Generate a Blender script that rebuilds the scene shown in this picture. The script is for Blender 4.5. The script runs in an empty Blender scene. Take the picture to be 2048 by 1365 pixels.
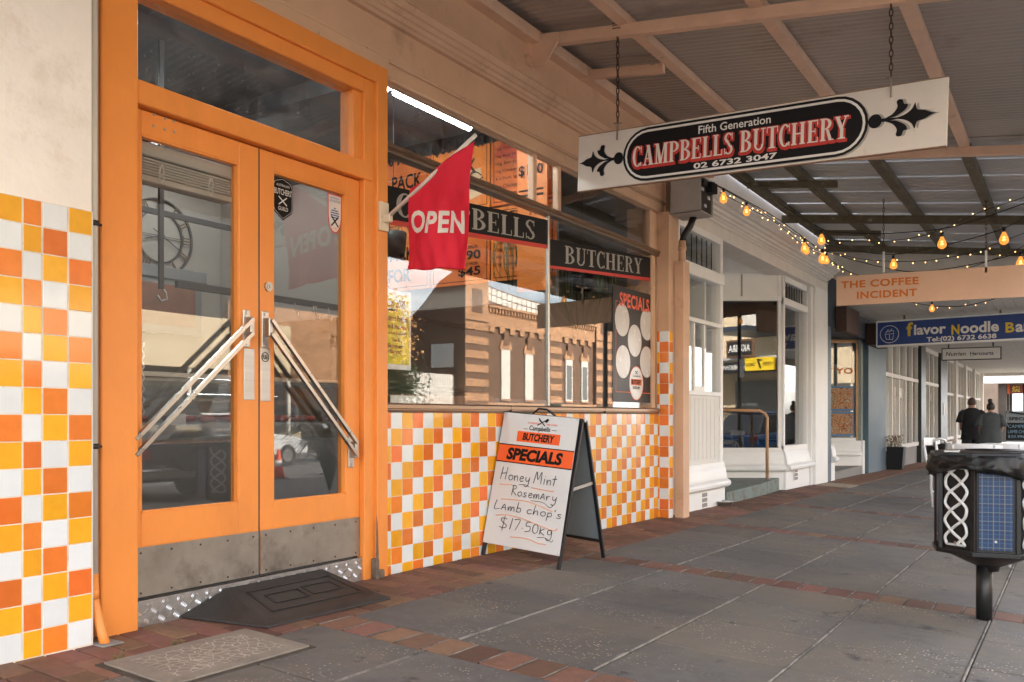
import bpy, bmesh, math, random
from mathutils import Vector, Matrix, noise
random.seed(7)
R=math.radians
S=bpy.context.scene; COL=S.collection
# ---------------------------------------------------------------- camera, world, sun, exposure
cam_d=bpy.data.cameras.new('camera'); cam=bpy.data.objects.new('camera',cam_d); COL.objects.link(cam)
CAMP=Vector((3.707,0,1.0)); TH=math.atan(1124/1743)
cam.location=CAMP; cam.rotation_euler=(R(90),0,TH)
cam_d.sensor_width=36; cam_d.lens=1743/2048*36; cam_d.shift_y=151.5/2048; cam_d.clip_end=2000; cam_d.clip_start=.05
S.camera=cam
SUN_DIR=Vector((.80,-.26,-.50)).normalized()          # the way the light travels
w=bpy.data.worlds.new('World'); S.world=w; w.use_nodes=True
nt=w.node_tree; bg=nt.nodes['Background']; sky=nt.nodes.new('ShaderNodeTexSky'); sky.sky_type='NISHITA'; sky.sun_disc=False
sky.sun_elevation=math.asin(-SUN_DIR.z); sky.sun_rotation=math.atan2(-SUN_DIR.x,-SUN_DIR.y); sky.dust_density=3.0; sky.air_density=1.0; sky.ozone_density=1.0
# thin cloud over the blue
tc=nt.nodes.new('ShaderNodeTexCoord'); nz=nt.nodes.new('ShaderNodeTexNoise'); nz.inputs['Scale'].default_value=3.2; nz.inputs['Detail'].default_value=7
mp=nt.nodes.new('ShaderNodeMapping'); mp.inputs['Scale'].default_value=(1,1,2.6)
cr=nt.nodes.new('ShaderNodeValToRGB'); cr.color_ramp.elements[0].position=.40; cr.color_ramp.elements[1].position=.62
mx=nt.nodes.new('ShaderNodeMix'); mx.data_type='RGBA'; mx.inputs[7].default_value=(10.0,9.8,9.6,1)
nt.links.new(tc.outputs['Generated'],mp.inputs['Vector']); nt.links.new(mp.outputs[0],nz.inputs['Vector']); nt.links.new(nz.outputs['Fac'],cr.inputs[0])
mu=nt.nodes.new('ShaderNodeMath'); mu.operation='MULTIPLY'; mu.inputs[1].default_value=.8; nt.links.new(cr.outputs[0],mu.inputs[0]); nt.links.new(mu.outputs[0],mx.inputs[0])
nt.links.new(sky.outputs[0],mx.inputs[6]); nt.links.new(mx.outputs[2],bg.inputs['Color']); bg.inputs['Strength'].default_value=.14
sd=bpy.data.lights.new('sun','SUN'); sd.energy=4.4; sd.angle=R(.5); sd.color=(1,.93,.82)
so=bpy.data.objects.new('sun',sd); COL.objects.link(so); so.rotation_euler=SUN_DIR.to_track_quat('-Z','Y').to_euler(); so.location=(0,0,30)
S.view_settings.view_transform='Standard'; S.view_settings.look='None'; S.view_settings.gamma=1; S.view_settings.use_curve_mapping=False
S.view_settings.exposure=2.55
S.render.engine='CYCLES'
S.cycles.max_bounces=10; S.cycles.diffuse_bounces=5; S.cycles.glossy_bounces=4; S.cycles.transparent_max_bounces=24
S.cycles.sample_clamp_indirect=8
# ---------------------------------------------------------------- measuring helpers (photo ray to a point on a real plane)
_s,_c=math.sin(TH),math.cos(TH)
def ray(u,v):
    a=(u-1024)/1743; return Vector((-_s+a*_c,_c+a*_s,(834-v)/1743))
def PX(u,v,x=0.):
    r=ray(u,v); return CAMP+r*((x-CAMP.x)/r.x)
def PY(u,v,y):
    r=ray(u,v); return CAMP+r*((y-CAMP.y)/r.y)
def PD(u,v,d): return CAMP+ray(u,v)*d
def gz(x,y): return .043-.045*min(max(x,-.5),4.7)-.012*min(max(y,-10),60)
# ---------------------------------------------------------------- materials
MATS={}
def M(name,col,rough=.6,metal=0.,var=.06,vs=6.,bump=0.,bs=60.,rand=0.,spec=.5,coat=0.,dirt=None,emit=None,dirt2=None,stretch=None):
    if name in MATS: return MATS[name]
    m=bpy.data.materials.new(name); m.use_nodes=True; n=m.node_tree; L=n.links; b=n.nodes['Principled BSDF']
    b.inputs['Roughness'].default_value=rough; b.inputs['Metallic'].default_value=metal; b.inputs['Specular IOR Level'].default_value=spec
    b.inputs['Coat Weight'].default_value=coat; b.inputs['Coat Roughness'].default_value=.08
    c4=(*col,1)
    geo=n.nodes.new('ShaderNodeNewGeometry'); pos=geo.outputs['Position']
    if stretch:
        mm=n.nodes.new('ShaderNodeMapping'); mm.inputs['Scale'].default_value=stretch; L.new(pos,mm.inputs['Vector']); pos=mm.outputs[0]
    cur=None
    rgb=n.nodes.new('ShaderNodeRGB'); rgb.outputs[0].default_value=c4; cur=rgb.outputs[0]
    if var:
        t=n.nodes.new('ShaderNodeTexNoise'); t.inputs['Scale'].default_value=vs; t.inputs['Detail'].default_value=6; t.inputs['Roughness'].default_value=.65; L.new(pos,t.inputs['Vector'])
        mr=n.nodes.new('ShaderNodeMapRange'); mr.inputs['From Min'].default_value=.3; mr.inputs['From Max'].default_value=.7; mr.inputs['To Min'].default_value=1-var; mr.inputs['To Max'].default_value=1+var; L.new(t.outputs['Fac'],mr.inputs[0])
        hs=n.nodes.new('ShaderNodeHueSaturation'); L.new(mr.outputs[0],hs.inputs['Value']); L.new(cur,hs.inputs['Color']); cur=hs.outputs[0]
        r2=n.nodes.new('ShaderNodeMapRange'); r2.inputs['To Min'].default_value=max(rough-.12,.03); r2.inputs['To Max'].default_value=min(rough+.12,1); L.new(t.outputs['Fac'],r2.inputs[0]); L.new(r2.outputs[0],b.inputs['Roughness'])
    if rand:
        oi=n.nodes.new('ShaderNodeObjectInfo'); mr=n.nodes.new('ShaderNodeMapRange'); mr.inputs['To Min'].default_value=1-rand; mr.inputs['To Max'].default_value=1+rand; L.new(oi.outputs['Random'],mr.inputs[0])
        hs=n.nodes.new('ShaderNodeHueSaturation'); L.new(mr.outputs[0],hs.inputs['Value']); L.new(cur,hs.inputs['Color'])
        m7=n.nodes.new('ShaderNodeMath'); m7.operation='MULTIPLY'; m7.inputs[1].default_value=7.31; m8=n.nodes.new('ShaderNodeMath'); m8.operation='FRACT'; L.new(oi.outputs['Random'],m7.inputs[0]); L.new(m7.outputs[0],m8.inputs[0])
        mh=n.nodes.new('ShaderNodeMapRange'); mh.inputs['To Min'].default_value=.5-rand*.05; mh.inputs['To Max'].default_value=.5+rand*.05; L.new(m8.outputs[0],mh.inputs[0]); L.new(mh.outputs[0],hs.inputs['Hue']); cur=hs.outputs[0]
    for dq_ in [q_ for q_ in (dirt,dirt2) if q_]:   # (colour, threshold, softness, scale)
        dc,th_,so_,sc=dq_
        t=n.nodes.new('ShaderNodeTexNoise'); t.inputs['Scale'].default_value=sc; t.inputs['Detail'].default_value=8; t.inputs['Roughness'].default_value=.7; L.new(pos,t.inputs['Vector'])
        mr=n.nodes.new('ShaderNodeMapRange'); mr.inputs['From Min'].default_value=th_; mr.inputs['From Max'].default_value=th_+so_; L.new(t.outputs['Fac'],mr.inputs[0])
        mi=n.nodes.new('ShaderNodeMix'); mi.data_type='RGBA'; L.new(mr.outputs[0],mi.inputs[0]); L.new(cur,mi.inputs[6]); mi.inputs[7].default_value=(*dc,1); cur=mi.outputs[2]
    L.new(cur,b.inputs['Base Color'])
    if bump:
        t=n.nodes.new('ShaderNodeTexNoise'); t.inputs['Scale'].default_value=bs; t.inputs['Detail'].default_value=4; L.new(pos,t.inputs['Vector'])
        bp=n.nodes.new('ShaderNodeBump'); bp.inputs['Strength'].default_value=bump; bp.inputs['Distance'].default_value=.004; L.new(t.outputs['Fac'],bp.inputs['Height']); L.new(bp.outputs[0],b.inputs['Normal'])
    if emit:
        b.inputs['Emission Color'].default_value=(*emit[0],1); b.inputs['Emission Strength'].default_value=emit[1]
    MATS[name]=m; return m
def brickmat(name,col,mort,sc=1.,bump=.3):
    m=M(name,col,.85,var=.16,vs=5); n=m.node_tree; L=n.links; b=n.nodes['Principled BSDF']; src=b.inputs['Base Color'].links[0].from_socket
    g=n.nodes.new('ShaderNodeNewGeometry'); s=n.nodes.new('ShaderNodeSeparateXYZ'); L.new(g.outputs['Position'],s.inputs[0]); a=n.nodes.new('ShaderNodeMath'); a.operation='ADD'; L.new(s.outputs[0],a.inputs[0]); L.new(s.outputs[1],a.inputs[1]); c=n.nodes.new('ShaderNodeCombineXYZ'); L.new(a.outputs[0],c.inputs[0]); L.new(s.outputs[2],c.inputs[1])
    t=n.nodes.new('ShaderNodeTexBrick'); t.inputs['Scale'].default_value=1; t.inputs['Brick Width'].default_value=.24*sc; t.inputs['Row Height'].default_value=.086*sc; t.inputs['Mortar Size'].default_value=.007*sc; t.inputs['Color1'].default_value=(1.15,1.15,1.15,1); t.inputs['Color2'].default_value=(.72,.72,.72,1); t.inputs['Mortar'].default_value=(0,0,0,1); L.new(c.outputs[0],t.inputs['Vector'])
    mu=n.nodes.new('ShaderNodeMix'); mu.data_type='RGBA'; mu.blend_type='MULTIPLY'; mu.inputs[0].default_value=1; L.new(src,mu.inputs[6]); L.new(t.outputs['Color'],mu.inputs[7])
    mi=n.nodes.new('ShaderNodeMix'); mi.data_type='RGBA'; L.new(t.outputs['Fac'],mi.inputs[0]); L.new(mu.outputs[2],mi.inputs[6]); mi.inputs[7].default_value=(*mort,1); L.new(mi.outputs[2],b.inputs['Base Color'])
    bp=n.nodes.new('ShaderNodeBump'); bp.invert=True; bp.inputs['Strength'].default_value=bump; bp.inputs['Distance'].default_value=.01; L.new(t.outputs['Fac'],bp.inputs['Height']); L.new(bp.outputs[0],b.inputs['Normal']); return m
def glassmat(name,tint=(.96,.97,.97),base=.05,haze=0.,hazecol=(.6,.62,.65)):
    m=bpy.data.materials.new(name); m.use_nodes=True; n=m.node_tree; L=n.links
    for x in list(n.nodes): n.nodes.remove(x)
    out=n.nodes.new('ShaderNodeOutputMaterial'); tr=n.nodes.new('ShaderNodeBsdfTransparent'); tr.inputs[0].default_value=(*tint,1)
    gl=n.nodes.new('ShaderNodeBsdfGlossy'); gl.inputs['Roughness'].default_value=.0; gl.inputs['Color'].default_value=(1,1,1,1)
    g=n.nodes.new('ShaderNodeNewGeometry'); d=n.nodes.new('ShaderNodeVectorMath'); d.operation='DOT_PRODUCT'; L.new(g.outputs['Normal'],d.inputs[0]); L.new(g.outputs['Incoming'],d.inputs[1])
    a=n.nodes.new('ShaderNodeMath'); a.operation='ABSOLUTE'; L.new(d.outputs['Value'],a.inputs[0])
    s=n.nodes.new('ShaderNodeMath'); s.operation='SUBTRACT'; s.inputs[0].default_value=1; L.new(a.outputs[0],s.inputs[1])
    p=n.nodes.new('ShaderNodeMath'); p.operation='POWER'; p.inputs[1].default_value=5; L.new(s.outputs[0],p.inputs[0])
    f=n.nodes.new('ShaderNodeMath'); f.operation='MULTIPLY_ADD'; f.inputs[1].default_value=1-base; f.inputs[2].default_value=base; L.new(p.outputs[0],f.inputs[0])
    mi=n.nodes.new('ShaderNodeMixShader'); L.new(f.outputs[0],mi.inputs[0]); L.new(tr.outputs[0],mi.inputs[1]); L.new(gl.outputs[0],mi.inputs[2]); last=mi.outputs[0]
    if haze:
        df=n.nodes.new('ShaderNodeBsdfDiffuse'); df.inputs[0].default_value=(*hazecol,1)
        t=n.nodes.new('ShaderNodeTexNoise'); t.inputs['Scale'].default_value=9; t.inputs['Detail'].default_value=8; t.inputs['Roughness'].default_value=.75
        v=n.nodes.new('ShaderNodeTexVoronoi'); v.inputs['Scale'].default_value=27; L.new(g.outputs['Position'],t.inputs['Vector']); L.new(g.outputs['Position'],v.inputs['Vector'])
        mr=n.nodes.new('ShaderNodeMapRange'); mr.inputs['From Min'].default_value=.4; mr.inputs['From Max'].default_value=.9; mr.inputs['To Max'].default_value=haze; L.new(t.outputs['Fac'],mr.inputs[0])
        mv=n.nodes.new('ShaderNodeMapRange'); mv.inputs['From Min'].default_value=.15; mv.inputs['From Max'].default_value=.08; mv.inputs['To Max'].default_value=haze*2.2; L.new(v.outputs['Distance'],mv.inputs[0])
        ad=n.nodes.new('ShaderNodeMath'); ad.operation='ADD'; L.new(mr.outputs[0],ad.inputs[0]); L.new(mv.outputs[0],ad.inputs[1])
        m2=n.nodes.new('ShaderNodeMixShader'); L.new(ad.outputs[0],m2.inputs[0]); L.new(last,m2.inputs[1]); L.new(df.outputs[0],m2.inputs[2]); last=m2.outputs[0]
    L.new(last,out.inputs[0]); MATS[name]=m; return m
ORANGE=M('orange_paint',(.80,.275,.052),.45,var=.05,vs=5,bump=.35,bs=40,stretch=(1,1,.5),dirt=((.60,.21,.05),.56,.30,1.6),dirt2=((.20,.09,.04),.69,.04,13))
CREAM=M('peach_cream_paint',(.64,.41,.27),.6,var=.08,vs=2.5,bump=.35,bs=30,dirt=((.40,.25,.16),.54,.2,2),dirt2=((.22,.14,.09),.67,.06,12))
RENDER=M('cream_render',(.87,.82,.775),.8,var=.07,vs=1.8,bump=.9,bs=22,dirt=((.6,.5,.40),.55,.25,1.6))
WHITE=M('white_gloss_paint',(.82,.82,.81),.45,var=.04,vs=3,bump=.15,bs=30,dirt=((.42,.38,.34),.68,.12,7))
WHITEDIRTY=M('dirty_white_paint',(.74,.70,.65),.6,var=.08,vs=4,bump=.5,bs=60,dirt=((.20,.14,.09),.60,.12,22))
TY=M('tile_yellow',(.84,.40,.02),.10,var=.06,vs=14,rand=.09,bump=.10,bs=11,dirt=((.50,.25,.05),.70,.06,26)); TO=M('tile_orange',(.74,.19,.03),.10,var=.07,vs=14,rand=.15,bump=.10,bs=11,dirt=((.35,.10,.03),.70,.06,26)); TW=M('tile_white',(.73,.77,.80),.10,var=.03,vs=14,rand=.06,bump=.10,bs=11,dirt=((.42,.38,.33),.70,.06,26))
GROUT=M('tile_grout',(.72,.64,.54),.9,var=.16,vs=9,dirt=((.35,.27,.19),.56,.2,6))
BRICK=M('paver_brick',(.165,.083,.055),.75,var=.2,vs=18,bump=.5,bs=120,rand=.38,dirt=((.085,.055,.042),.54,.25,3))
MORTAR=M('mortar',(.055,.046,.038),.95,var=.15,vs=40,bump=.5,bs=150)
CONC=M('concrete_grey',(.26,.25,.235),.9,var=.14,vs=10,bump=.6,bs=90)
ASPH=M('asphalt',(.11,.106,.10),.85,var=.2,vs=3,bump=.6,bs=200,dirt=((.14,.135,.125),.55,.2,1.2))
STEEL=M('brushed_steel',(.46,.45,.43),.38,1.,var=.12,vs=3,bump=.12,bs=90,stretch=(1,.6,8),dirt=((.20,.17,.14),.6,.25,4))
KICK=M('scuffed_steel_plate',(.36,.325,.285),.45,.85,var=.2,vs=4,bump=.1,bs=60,dirt=((.15,.12,.10),.52,.25,3.5))
CHROME=M('chromed_bar',(.42,.39,.36),.30,1.,var=.15,vs=14)
ALU=M('checker_aluminium',(.50,.49,.48),.42,1.,var=.12,vs=20)
BRONZE=M('anodised_bronze',(.30,.215,.15),.35,.9,var=.06,vs=10)
RUBBER=M('black_rubber',(.028,.026,.025),.55,var=.25,vs=8,bump=.4,bs=150,dirt=((.045,.036,.030),.50,.3,4))
BLACK=M('black_paint',(.012,.012,.013),.4,var=.2,vs=10)
BLACKP=M('black_powder_coat',(.008,.008,.009),.42,var=.2,vs=12,bump=.1,bs=90,dirt=((.035,.032,.03),.66,.1,14))
PRINTW=M('print_white',(.72,.70,.68),.5,var=.02); SIGNW=M('sign_white',(.66,.61,.56),.45,var=.05,vs=3,dirt=((.42,.34,.27),.60,.2,5))
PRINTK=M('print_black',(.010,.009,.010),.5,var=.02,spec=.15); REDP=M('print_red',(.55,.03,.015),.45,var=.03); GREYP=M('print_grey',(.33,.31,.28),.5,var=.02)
FLAGRED=M('flag_red',(.66,.010,.035),.75,var=.06,vs=20,bump=.25,bs=300); ORP=M('print_orange',(.80,.12,.015),.5,var=.03); ORT=M('print_orange_text',(.72,.22,.04),.5,var=.03)
GALV=M('galvanised_sheet',(.50,.46,.42),.42,.45,var=.04,vs=1.5,rand=.07,dirt=((.34,.29,.25),.58,.2,1.1))
GALV2=M('galvanised_sheet_grey',(.56,.56,.56),.42,.45,var=.04,vs=1.5,rand=.06,dirt=((.38,.37,.36),.58,.2,1.1))
OLIVE=M('weathered_timber',(.115,.095,.062),.85,var=.3,vs=8,bump=.6,bs=60,dirt=((.28,.26,.20),.58,.12,14))
RUST=M('rusty_chain',(.10,.06,.04),.6,.7,var=.3,vs=60)
GLASS=glassmat('shop_window_glass',base=.062); GLASSD=glassmat('dusty_fanlight_glass',base=.045,haze=.12); GLASSB=glassmat('door_glass',base=.058,tint=(.90,.90,.89))
def bulbmat():
    m=bpy.data.materials.new('amber_bulb_glass'); m.use_nodes=True; n=m.node_tree; L=n.links
    for x in list(n.nodes): n.nodes.remove(x)
    out=n.nodes.new('ShaderNodeOutputMaterial'); tr=n.nodes.new('ShaderNodeBsdfTransparent'); tr.inputs[0].default_value=(1,.80,.55,1); em=n.nodes.new('ShaderNodeEmission'); em.inputs[0].default_value=(1,.34,.06,1); em.inputs[1].default_value=.34; gl=n.nodes.new('ShaderNodeBsdfGlossy'); gl.inputs[1].default_value=.05
    a=n.nodes.new('ShaderNodeMixShader'); a.inputs[0].default_value=.5; L.new(tr.outputs[0],a.inputs[1]); L.new(em.outputs[0],a.inputs[2]); b=n.nodes.new('ShaderNodeMixShader'); b.inputs[0].default_value=.07; L.new(a.outputs[0],b.inputs[1]); L.new(gl.outputs[0],b.inputs[2]); L.new(b.outputs[0],out.inputs[0]); return m
BULBG=bulbmat()
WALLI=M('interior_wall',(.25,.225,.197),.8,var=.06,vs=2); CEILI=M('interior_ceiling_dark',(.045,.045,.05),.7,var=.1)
TIMB=M('brown_timber',(.16,.075,.035),.5,var=.25,vs=5,stretch=(1,1,6),bump=.2)
GREEN=M('leaf_green',(.07,.11,.03),.5,var=.3,vs=8,rand=.1); GRASSM=M('weed_green',(.16,.17,.05),.6,var=.3,vs=30)
NAVY=M('navy_paint',(.025,.04,.065),.45,var=.1,vs=3); BLUEGREY=M('blue_grey_paint',(.075,.12,.155),.5,var=.12,vs=3,bump=.2,bs=40)
TUBE=M('lit_fluorescent_tube',(.9,.9,.9),.4,var=0,emit=((.93,1.,1.),14)); 
FIL=M('lit_filament',(1,.7,.3),.4,var=0,emit=((1,.55,.20),1.3)); FAIRY=M('lit_fairy_light',(1,.7,.3),.4,var=0,emit=((1,.50,.17),.9))
WIRE=M('black_wire',(.012,.011,.010),.6,var=0)
# ---------------------------------------------------------------- mesh helpers
WL={}
def tag(o,label=None,cat=None,group=None,kind=None):
    if label: o['label']=label
    if cat: o['category']=cat
    if group: o['group']=group
    if kind: o['kind']=kind
    return o
def link(o,name_parent=None,loc=(0,0,0)):
    COL.objects.link(o); pw=WL[name_parent.name] if name_parent else Vector((0,0,0))
    o.parent=name_parent; o.location=Vector(loc)-pw; WL[o.name]=Vector(loc); return o
def thing(name,loc,label,cat,group=None):
    o=bpy.data.objects.new(name,None); o.empty_display_size=.2; link(o,None,loc); return tag(o,label,cat,group)
class MB:
    def __init__(s): s.v=[]; s.f=[]; s.sm=[]
    def add(s,vs,fs,sm=False):
        k=len(s.v); s.v+= [Vector(q) for q in vs]; s.f+=[tuple(i+k for i in f) for f in fs]; s.sm+=[sm]*len(fs); return s
    def box(s,x0,x1,y0,y1,z0,z1):
        v=[(x,y,z) for x in (x0,x1) for y in (y0,y1) for z in (z0,z1)]
        return s.add(v,[(0,1,3,2),(4,6,7,5),(0,4,5,1),(2,3,7,6),(0,2,6,4),(1,5,7,3)])
    def bbox(s,x0,x1,y0,y1,z0,z1,b=.004):       # box with chamfered edges
        cx,cy,cz=(x0+x1)/2,(y0+y1)/2,(z0+z1)/2; hx,hy,hz=abs(x1-x0)/2,abs(y1-y0)/2,abs(z1-z0)/2; b=min(b,hx*.8,hy*.8,hz*.8)
        bm=bmesh.new(); bmesh.ops.create_cube(bm,size=2); 
        for v in bm.verts: v.co=Vector((v.co.x*hx,v.co.y*hy,v.co.z*hz))
        bmesh.ops.bevel(bm,geom=bm.edges[:],offset=b,segments=1,affect='EDGES')
        bm.verts.index_update(); s.add([v.co+Vector((cx,cy,cz)) for v in bm.verts],[tuple(v.index for v in f.verts) for f in bm.faces]); bm.free(); return s
    def obox(s,a,b,wx,wz,up=Vector((0,0,1))):     # bar from a to b, width wx (sideways) and wz (up)
        a,b=Vector(a),Vector(b); d=(b-a).normalized(); side=d.cross(up)
        if side.length<1e-4: side=d.cross(Vector((0,1,0)))
        side.normalize(); u2=side.cross(d).normalized()
        v=[]
        for p in (a,b):
            for i,j in ((-1,-1),(1,-1),(1,1),(-1,1)): v.append(p+side*(i*wx/2)+u2*(j*wz/2))
        return s.add(v,[(0,1,2,3),(7,6,5,4),(0,4,5,1),(1,5,6,2),(2,6,7,3),(3,7,4,0)])
    def tube(s,path,r,n=8,cap=True,sm=True):
        P=[Vector(p) for p in path]; rr=r if isinstance(r,(list,tuple)) else [r]*len(P); rings=[]
        up=Vector((0,0,1)); d0=(P[1]-P[0]).normalized(); 
        if abs(d0.dot(up))>.95: up=Vector((1,0,0))
        u=d0.cross(up).normalized()
        for i,p in enumerate(P):
            d=(P[min(i+1,len(P)-1)]-P[max(i-1,0)]).normalized(); u=(u-d*u.dot(d)).normalized(); w_=d.cross(u)
            rings.append([p+(u*math.cos(2*math.pi*k/n)+w_*math.sin(2*math.pi*k/n))*rr[i] for k in range(n)])
        v=[q for r_ in rings for q in r_]; f=[]
        for i in range(len(P)-1):
            for k in range(n): f.append((i*n+k,i*n+(k+1)%n,(i+1)*n+(k+1)%n,(i+1)*n+k))
        if cap: f.append(tuple(range(n))[::-1]); f.append(tuple(range((len(P)-1)*n,len(P)*n)))
        return s.add(v,f,sm)
    def lathe(s,prof,c=(0,0,0),n=16,sm=True,sq=1.):
        c=Vector(c); v=[]; f=[]
        for r,z in prof:
            for k in range(n): a=2*math.pi*(k+.5)/n; v.append(c+Vector((r*math.cos(a),r*math.sin(a)*sq,z)))
        for i in range(len(prof)-1):
            for k in range(n): f.append((i*n+k,i*n+(k+1)%n,(i+1)*n+(k+1)%n,(i+1)*n+k))
        f.append(tuple(range(n))[::-1]); f.append(tuple(range((len(prof)-1)*n,len(prof)*n)))
        return s.add(v,f,sm)
    def prism(s,poly,o,ax,ay,ext):                # polygon (a,b) placed at o+a*ax+b*ay, extruded by vector ext
        o,ax,ay,ext=Vector(o),Vector(ax),Vector(ay),Vector(ext); n=len(poly)
        v=[o+ax*a+ay*b for a,b in poly]; v+=[q+ext for q in v]
        return s.add(v,[tuple(range(n))[::-1],tuple(range(n,2*n))]+[(i,(i+1)%n,n+(i+1)%n,n+i) for i in range(n)])
    def poly(s,pts): return s.add(pts,[tuple(range(len(pts)))])
    def prof_y(s,poly,y0,y1): return s.prism(poly,(0,y0,0),(1,0,0),(0,0,1),(0,y1-y0,0))
    def build(s,name,mat,parent=None,label=None,kind=None,loc=None,bevel=0,cat=None,group=None):
        me=bpy.data.meshes.new(name); pl=WL[parent.name] if parent else Vector((0,0,0)); o0=Vector(loc) if loc is not None else pl
        me.from_pydata([tuple(q-o0) for q in s.v],[],s.f)
        me.polygons.foreach_set('use_smooth',s.sm); me.materials.append(mat)
        bm=bmesh.new(); bm.from_mesh(me); bmesh.ops.recalc_face_normals(bm,faces=bm.faces); bm.to_mesh(me); bm.free()
        o=bpy.data.objects.new(name,me); link(o,parent,o0); tag(o,label,cat,group,kind)
        if bevel:
            md=o.modifiers.new('bevel','BEVEL'); md.width=bevel; md.segments=2; md.limit_method='ANGLE'
        return o
def inst(src,parent,loc,rz=0,scale=None,name=None):
    o=src.copy(); o.name=name or src.name.split('.')[0]; COL.objects.link(o); o.parent=parent; pw=WL[parent.name] if parent else Vector((0,0,0))
    o.location=Vector(loc)-pw; o.rotation_euler=(0,0,rz); WL[o.name]=Vector(loc)
    if scale: o.scale=scale
    return o
def copy_tree(o,loc,rz=0,label=None,parent=None):
    c=o.copy(); COL.objects.link(c)
    if parent: c.parent=parent
    else: c.location=loc; c.rotation_euler=(0,0,rz)
    WL[c.name]=Vector(loc)
    if label: c['label']=label
    for ch in o.children: copy_tree(ch,loc,parent=c)
    return c
def proto_mesh(name,mb,mat):
    me=bpy.data.meshes.new(name); me.from_pydata([tuple(q) for q in mb.v],[],mb.f); me.polygons.foreach_set('use_smooth',mb.sm); me.materials.append(mat)
    bm=bmesh.new(); bm.from_mesh(me); bmesh.ops.recalc_face_normals(bm,faces=bm.faces); bm.to_mesh(me); bm.free(); return me
def put(name,me,parent,loc,rot=(0,0,0),scale=(1,1,1)):
    o=bpy.data.objects.new(name,me); COL.objects.link(o); o.parent=parent; o.location=Vector(loc)-(WL[parent.name] if parent else Vector((0,0,0))); o.rotation_euler=rot; o.scale=scale; WL[o.name]=Vector(loc); return o
# ---------------------------------------------------------------- lettering
def text_polys(body,bold=0.,shear=0.,spacing=1.):
    cu=bpy.data.curves.new('t','FONT'); cu.body=body; cu.size=1; cu.offset=bold; cu.shear=shear; cu.space_character=spacing; cu.resolution_u=3
    o=bpy.data.objects.new('t',cu); COL.objects.link(o); bpy.context.view_layer.update()
    me=bpy.data.meshes.new_from_object(o.evaluated_get(bpy.context.evaluated_depsgraph_get()))
    v=[Vector((q.co.x,q.co.y)) for q in me.vertices]; f=[tuple(p.vertices) for p in me.polygons]
    bpy.data.objects.remove(o); bpy.data.curves.remove(cu); bpy.data.meshes.remove(me); return v,f
def lay(v,f,o,ax,ay,w,h,mat,parent,name='lettering',lift=0.,keep=False):
    o,ax,ay=Vector(o),Vector(ax),Vector(ay); 
    if not v: return None
    x0=min(q.x for q in v); x1=max(q.x for q in v); y0=min(q.y for q in v); y1=max(q.y for q in v)
    sx=w/max(x1-x0,1e-6); sy=h/max(y1-y0,1e-6) if h else sx
    nrm=ax.normalized().cross(ay.normalized()).normalized()
    mb=MB(); mb.add([o+ax*((q.x-x0)*sx)+ay*((q.y-y0)*sy)+nrm*lift for q in v],f)
    return mb.build(name,mat,parent)
def write(body,o,ax,ay,w,h,mat,parent,bold=0.,shear=0.,spacing=1.,lift=.0015,name='lettering'):
    v,f=text_polys(body,bold,shear,spacing); return lay(v,f,o,ax,ay,w,h,mat,parent,name,lift)
# serif capitals drawn by hand: thick stems, thin bars, slab serifs
def _arc(cx,cy,rx,ry,a0,a1,tx,ty,n=16):
    P=[]
    for i in range(n):
        for a in (R(a0+(a1-a0)*i/n),R(a0+(a1-a0)*(i+1)/n)): pass
        a=R(a0+(a1-a0)*i/n); b=R(a0+(a1-a0)*(i+1)/n)
        P.append([(cx+rx*math.cos(a),cy+ry*math.sin(a)),(cx+rx*math.cos(b),cy+ry*math.sin(b)),(cx+(rx-tx)*math.cos(b),cy+(ry-ty)*math.sin(b)),(cx+(rx-tx)*math.cos(a),cy+(ry-ty)*math.sin(a))])
    return P
def _b(x0,x1,y0,y1): return [(x0,y0),(x1,y0),(x1,y1),(x0,y1)]
def _d(x0,y0,x1,y1,w): return [(x0-w/2,y0),(x0+w/2,y0),(x1+w/2,y1),(x1-w/2,y1)]
T_=.055; ST=.17
def _stem(x): return [_b(x,x+ST,0,1),_b(x-.06,x+ST+.06,0,T_),_b(x-.06,x+ST+.06,1-T_,1)]
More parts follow.
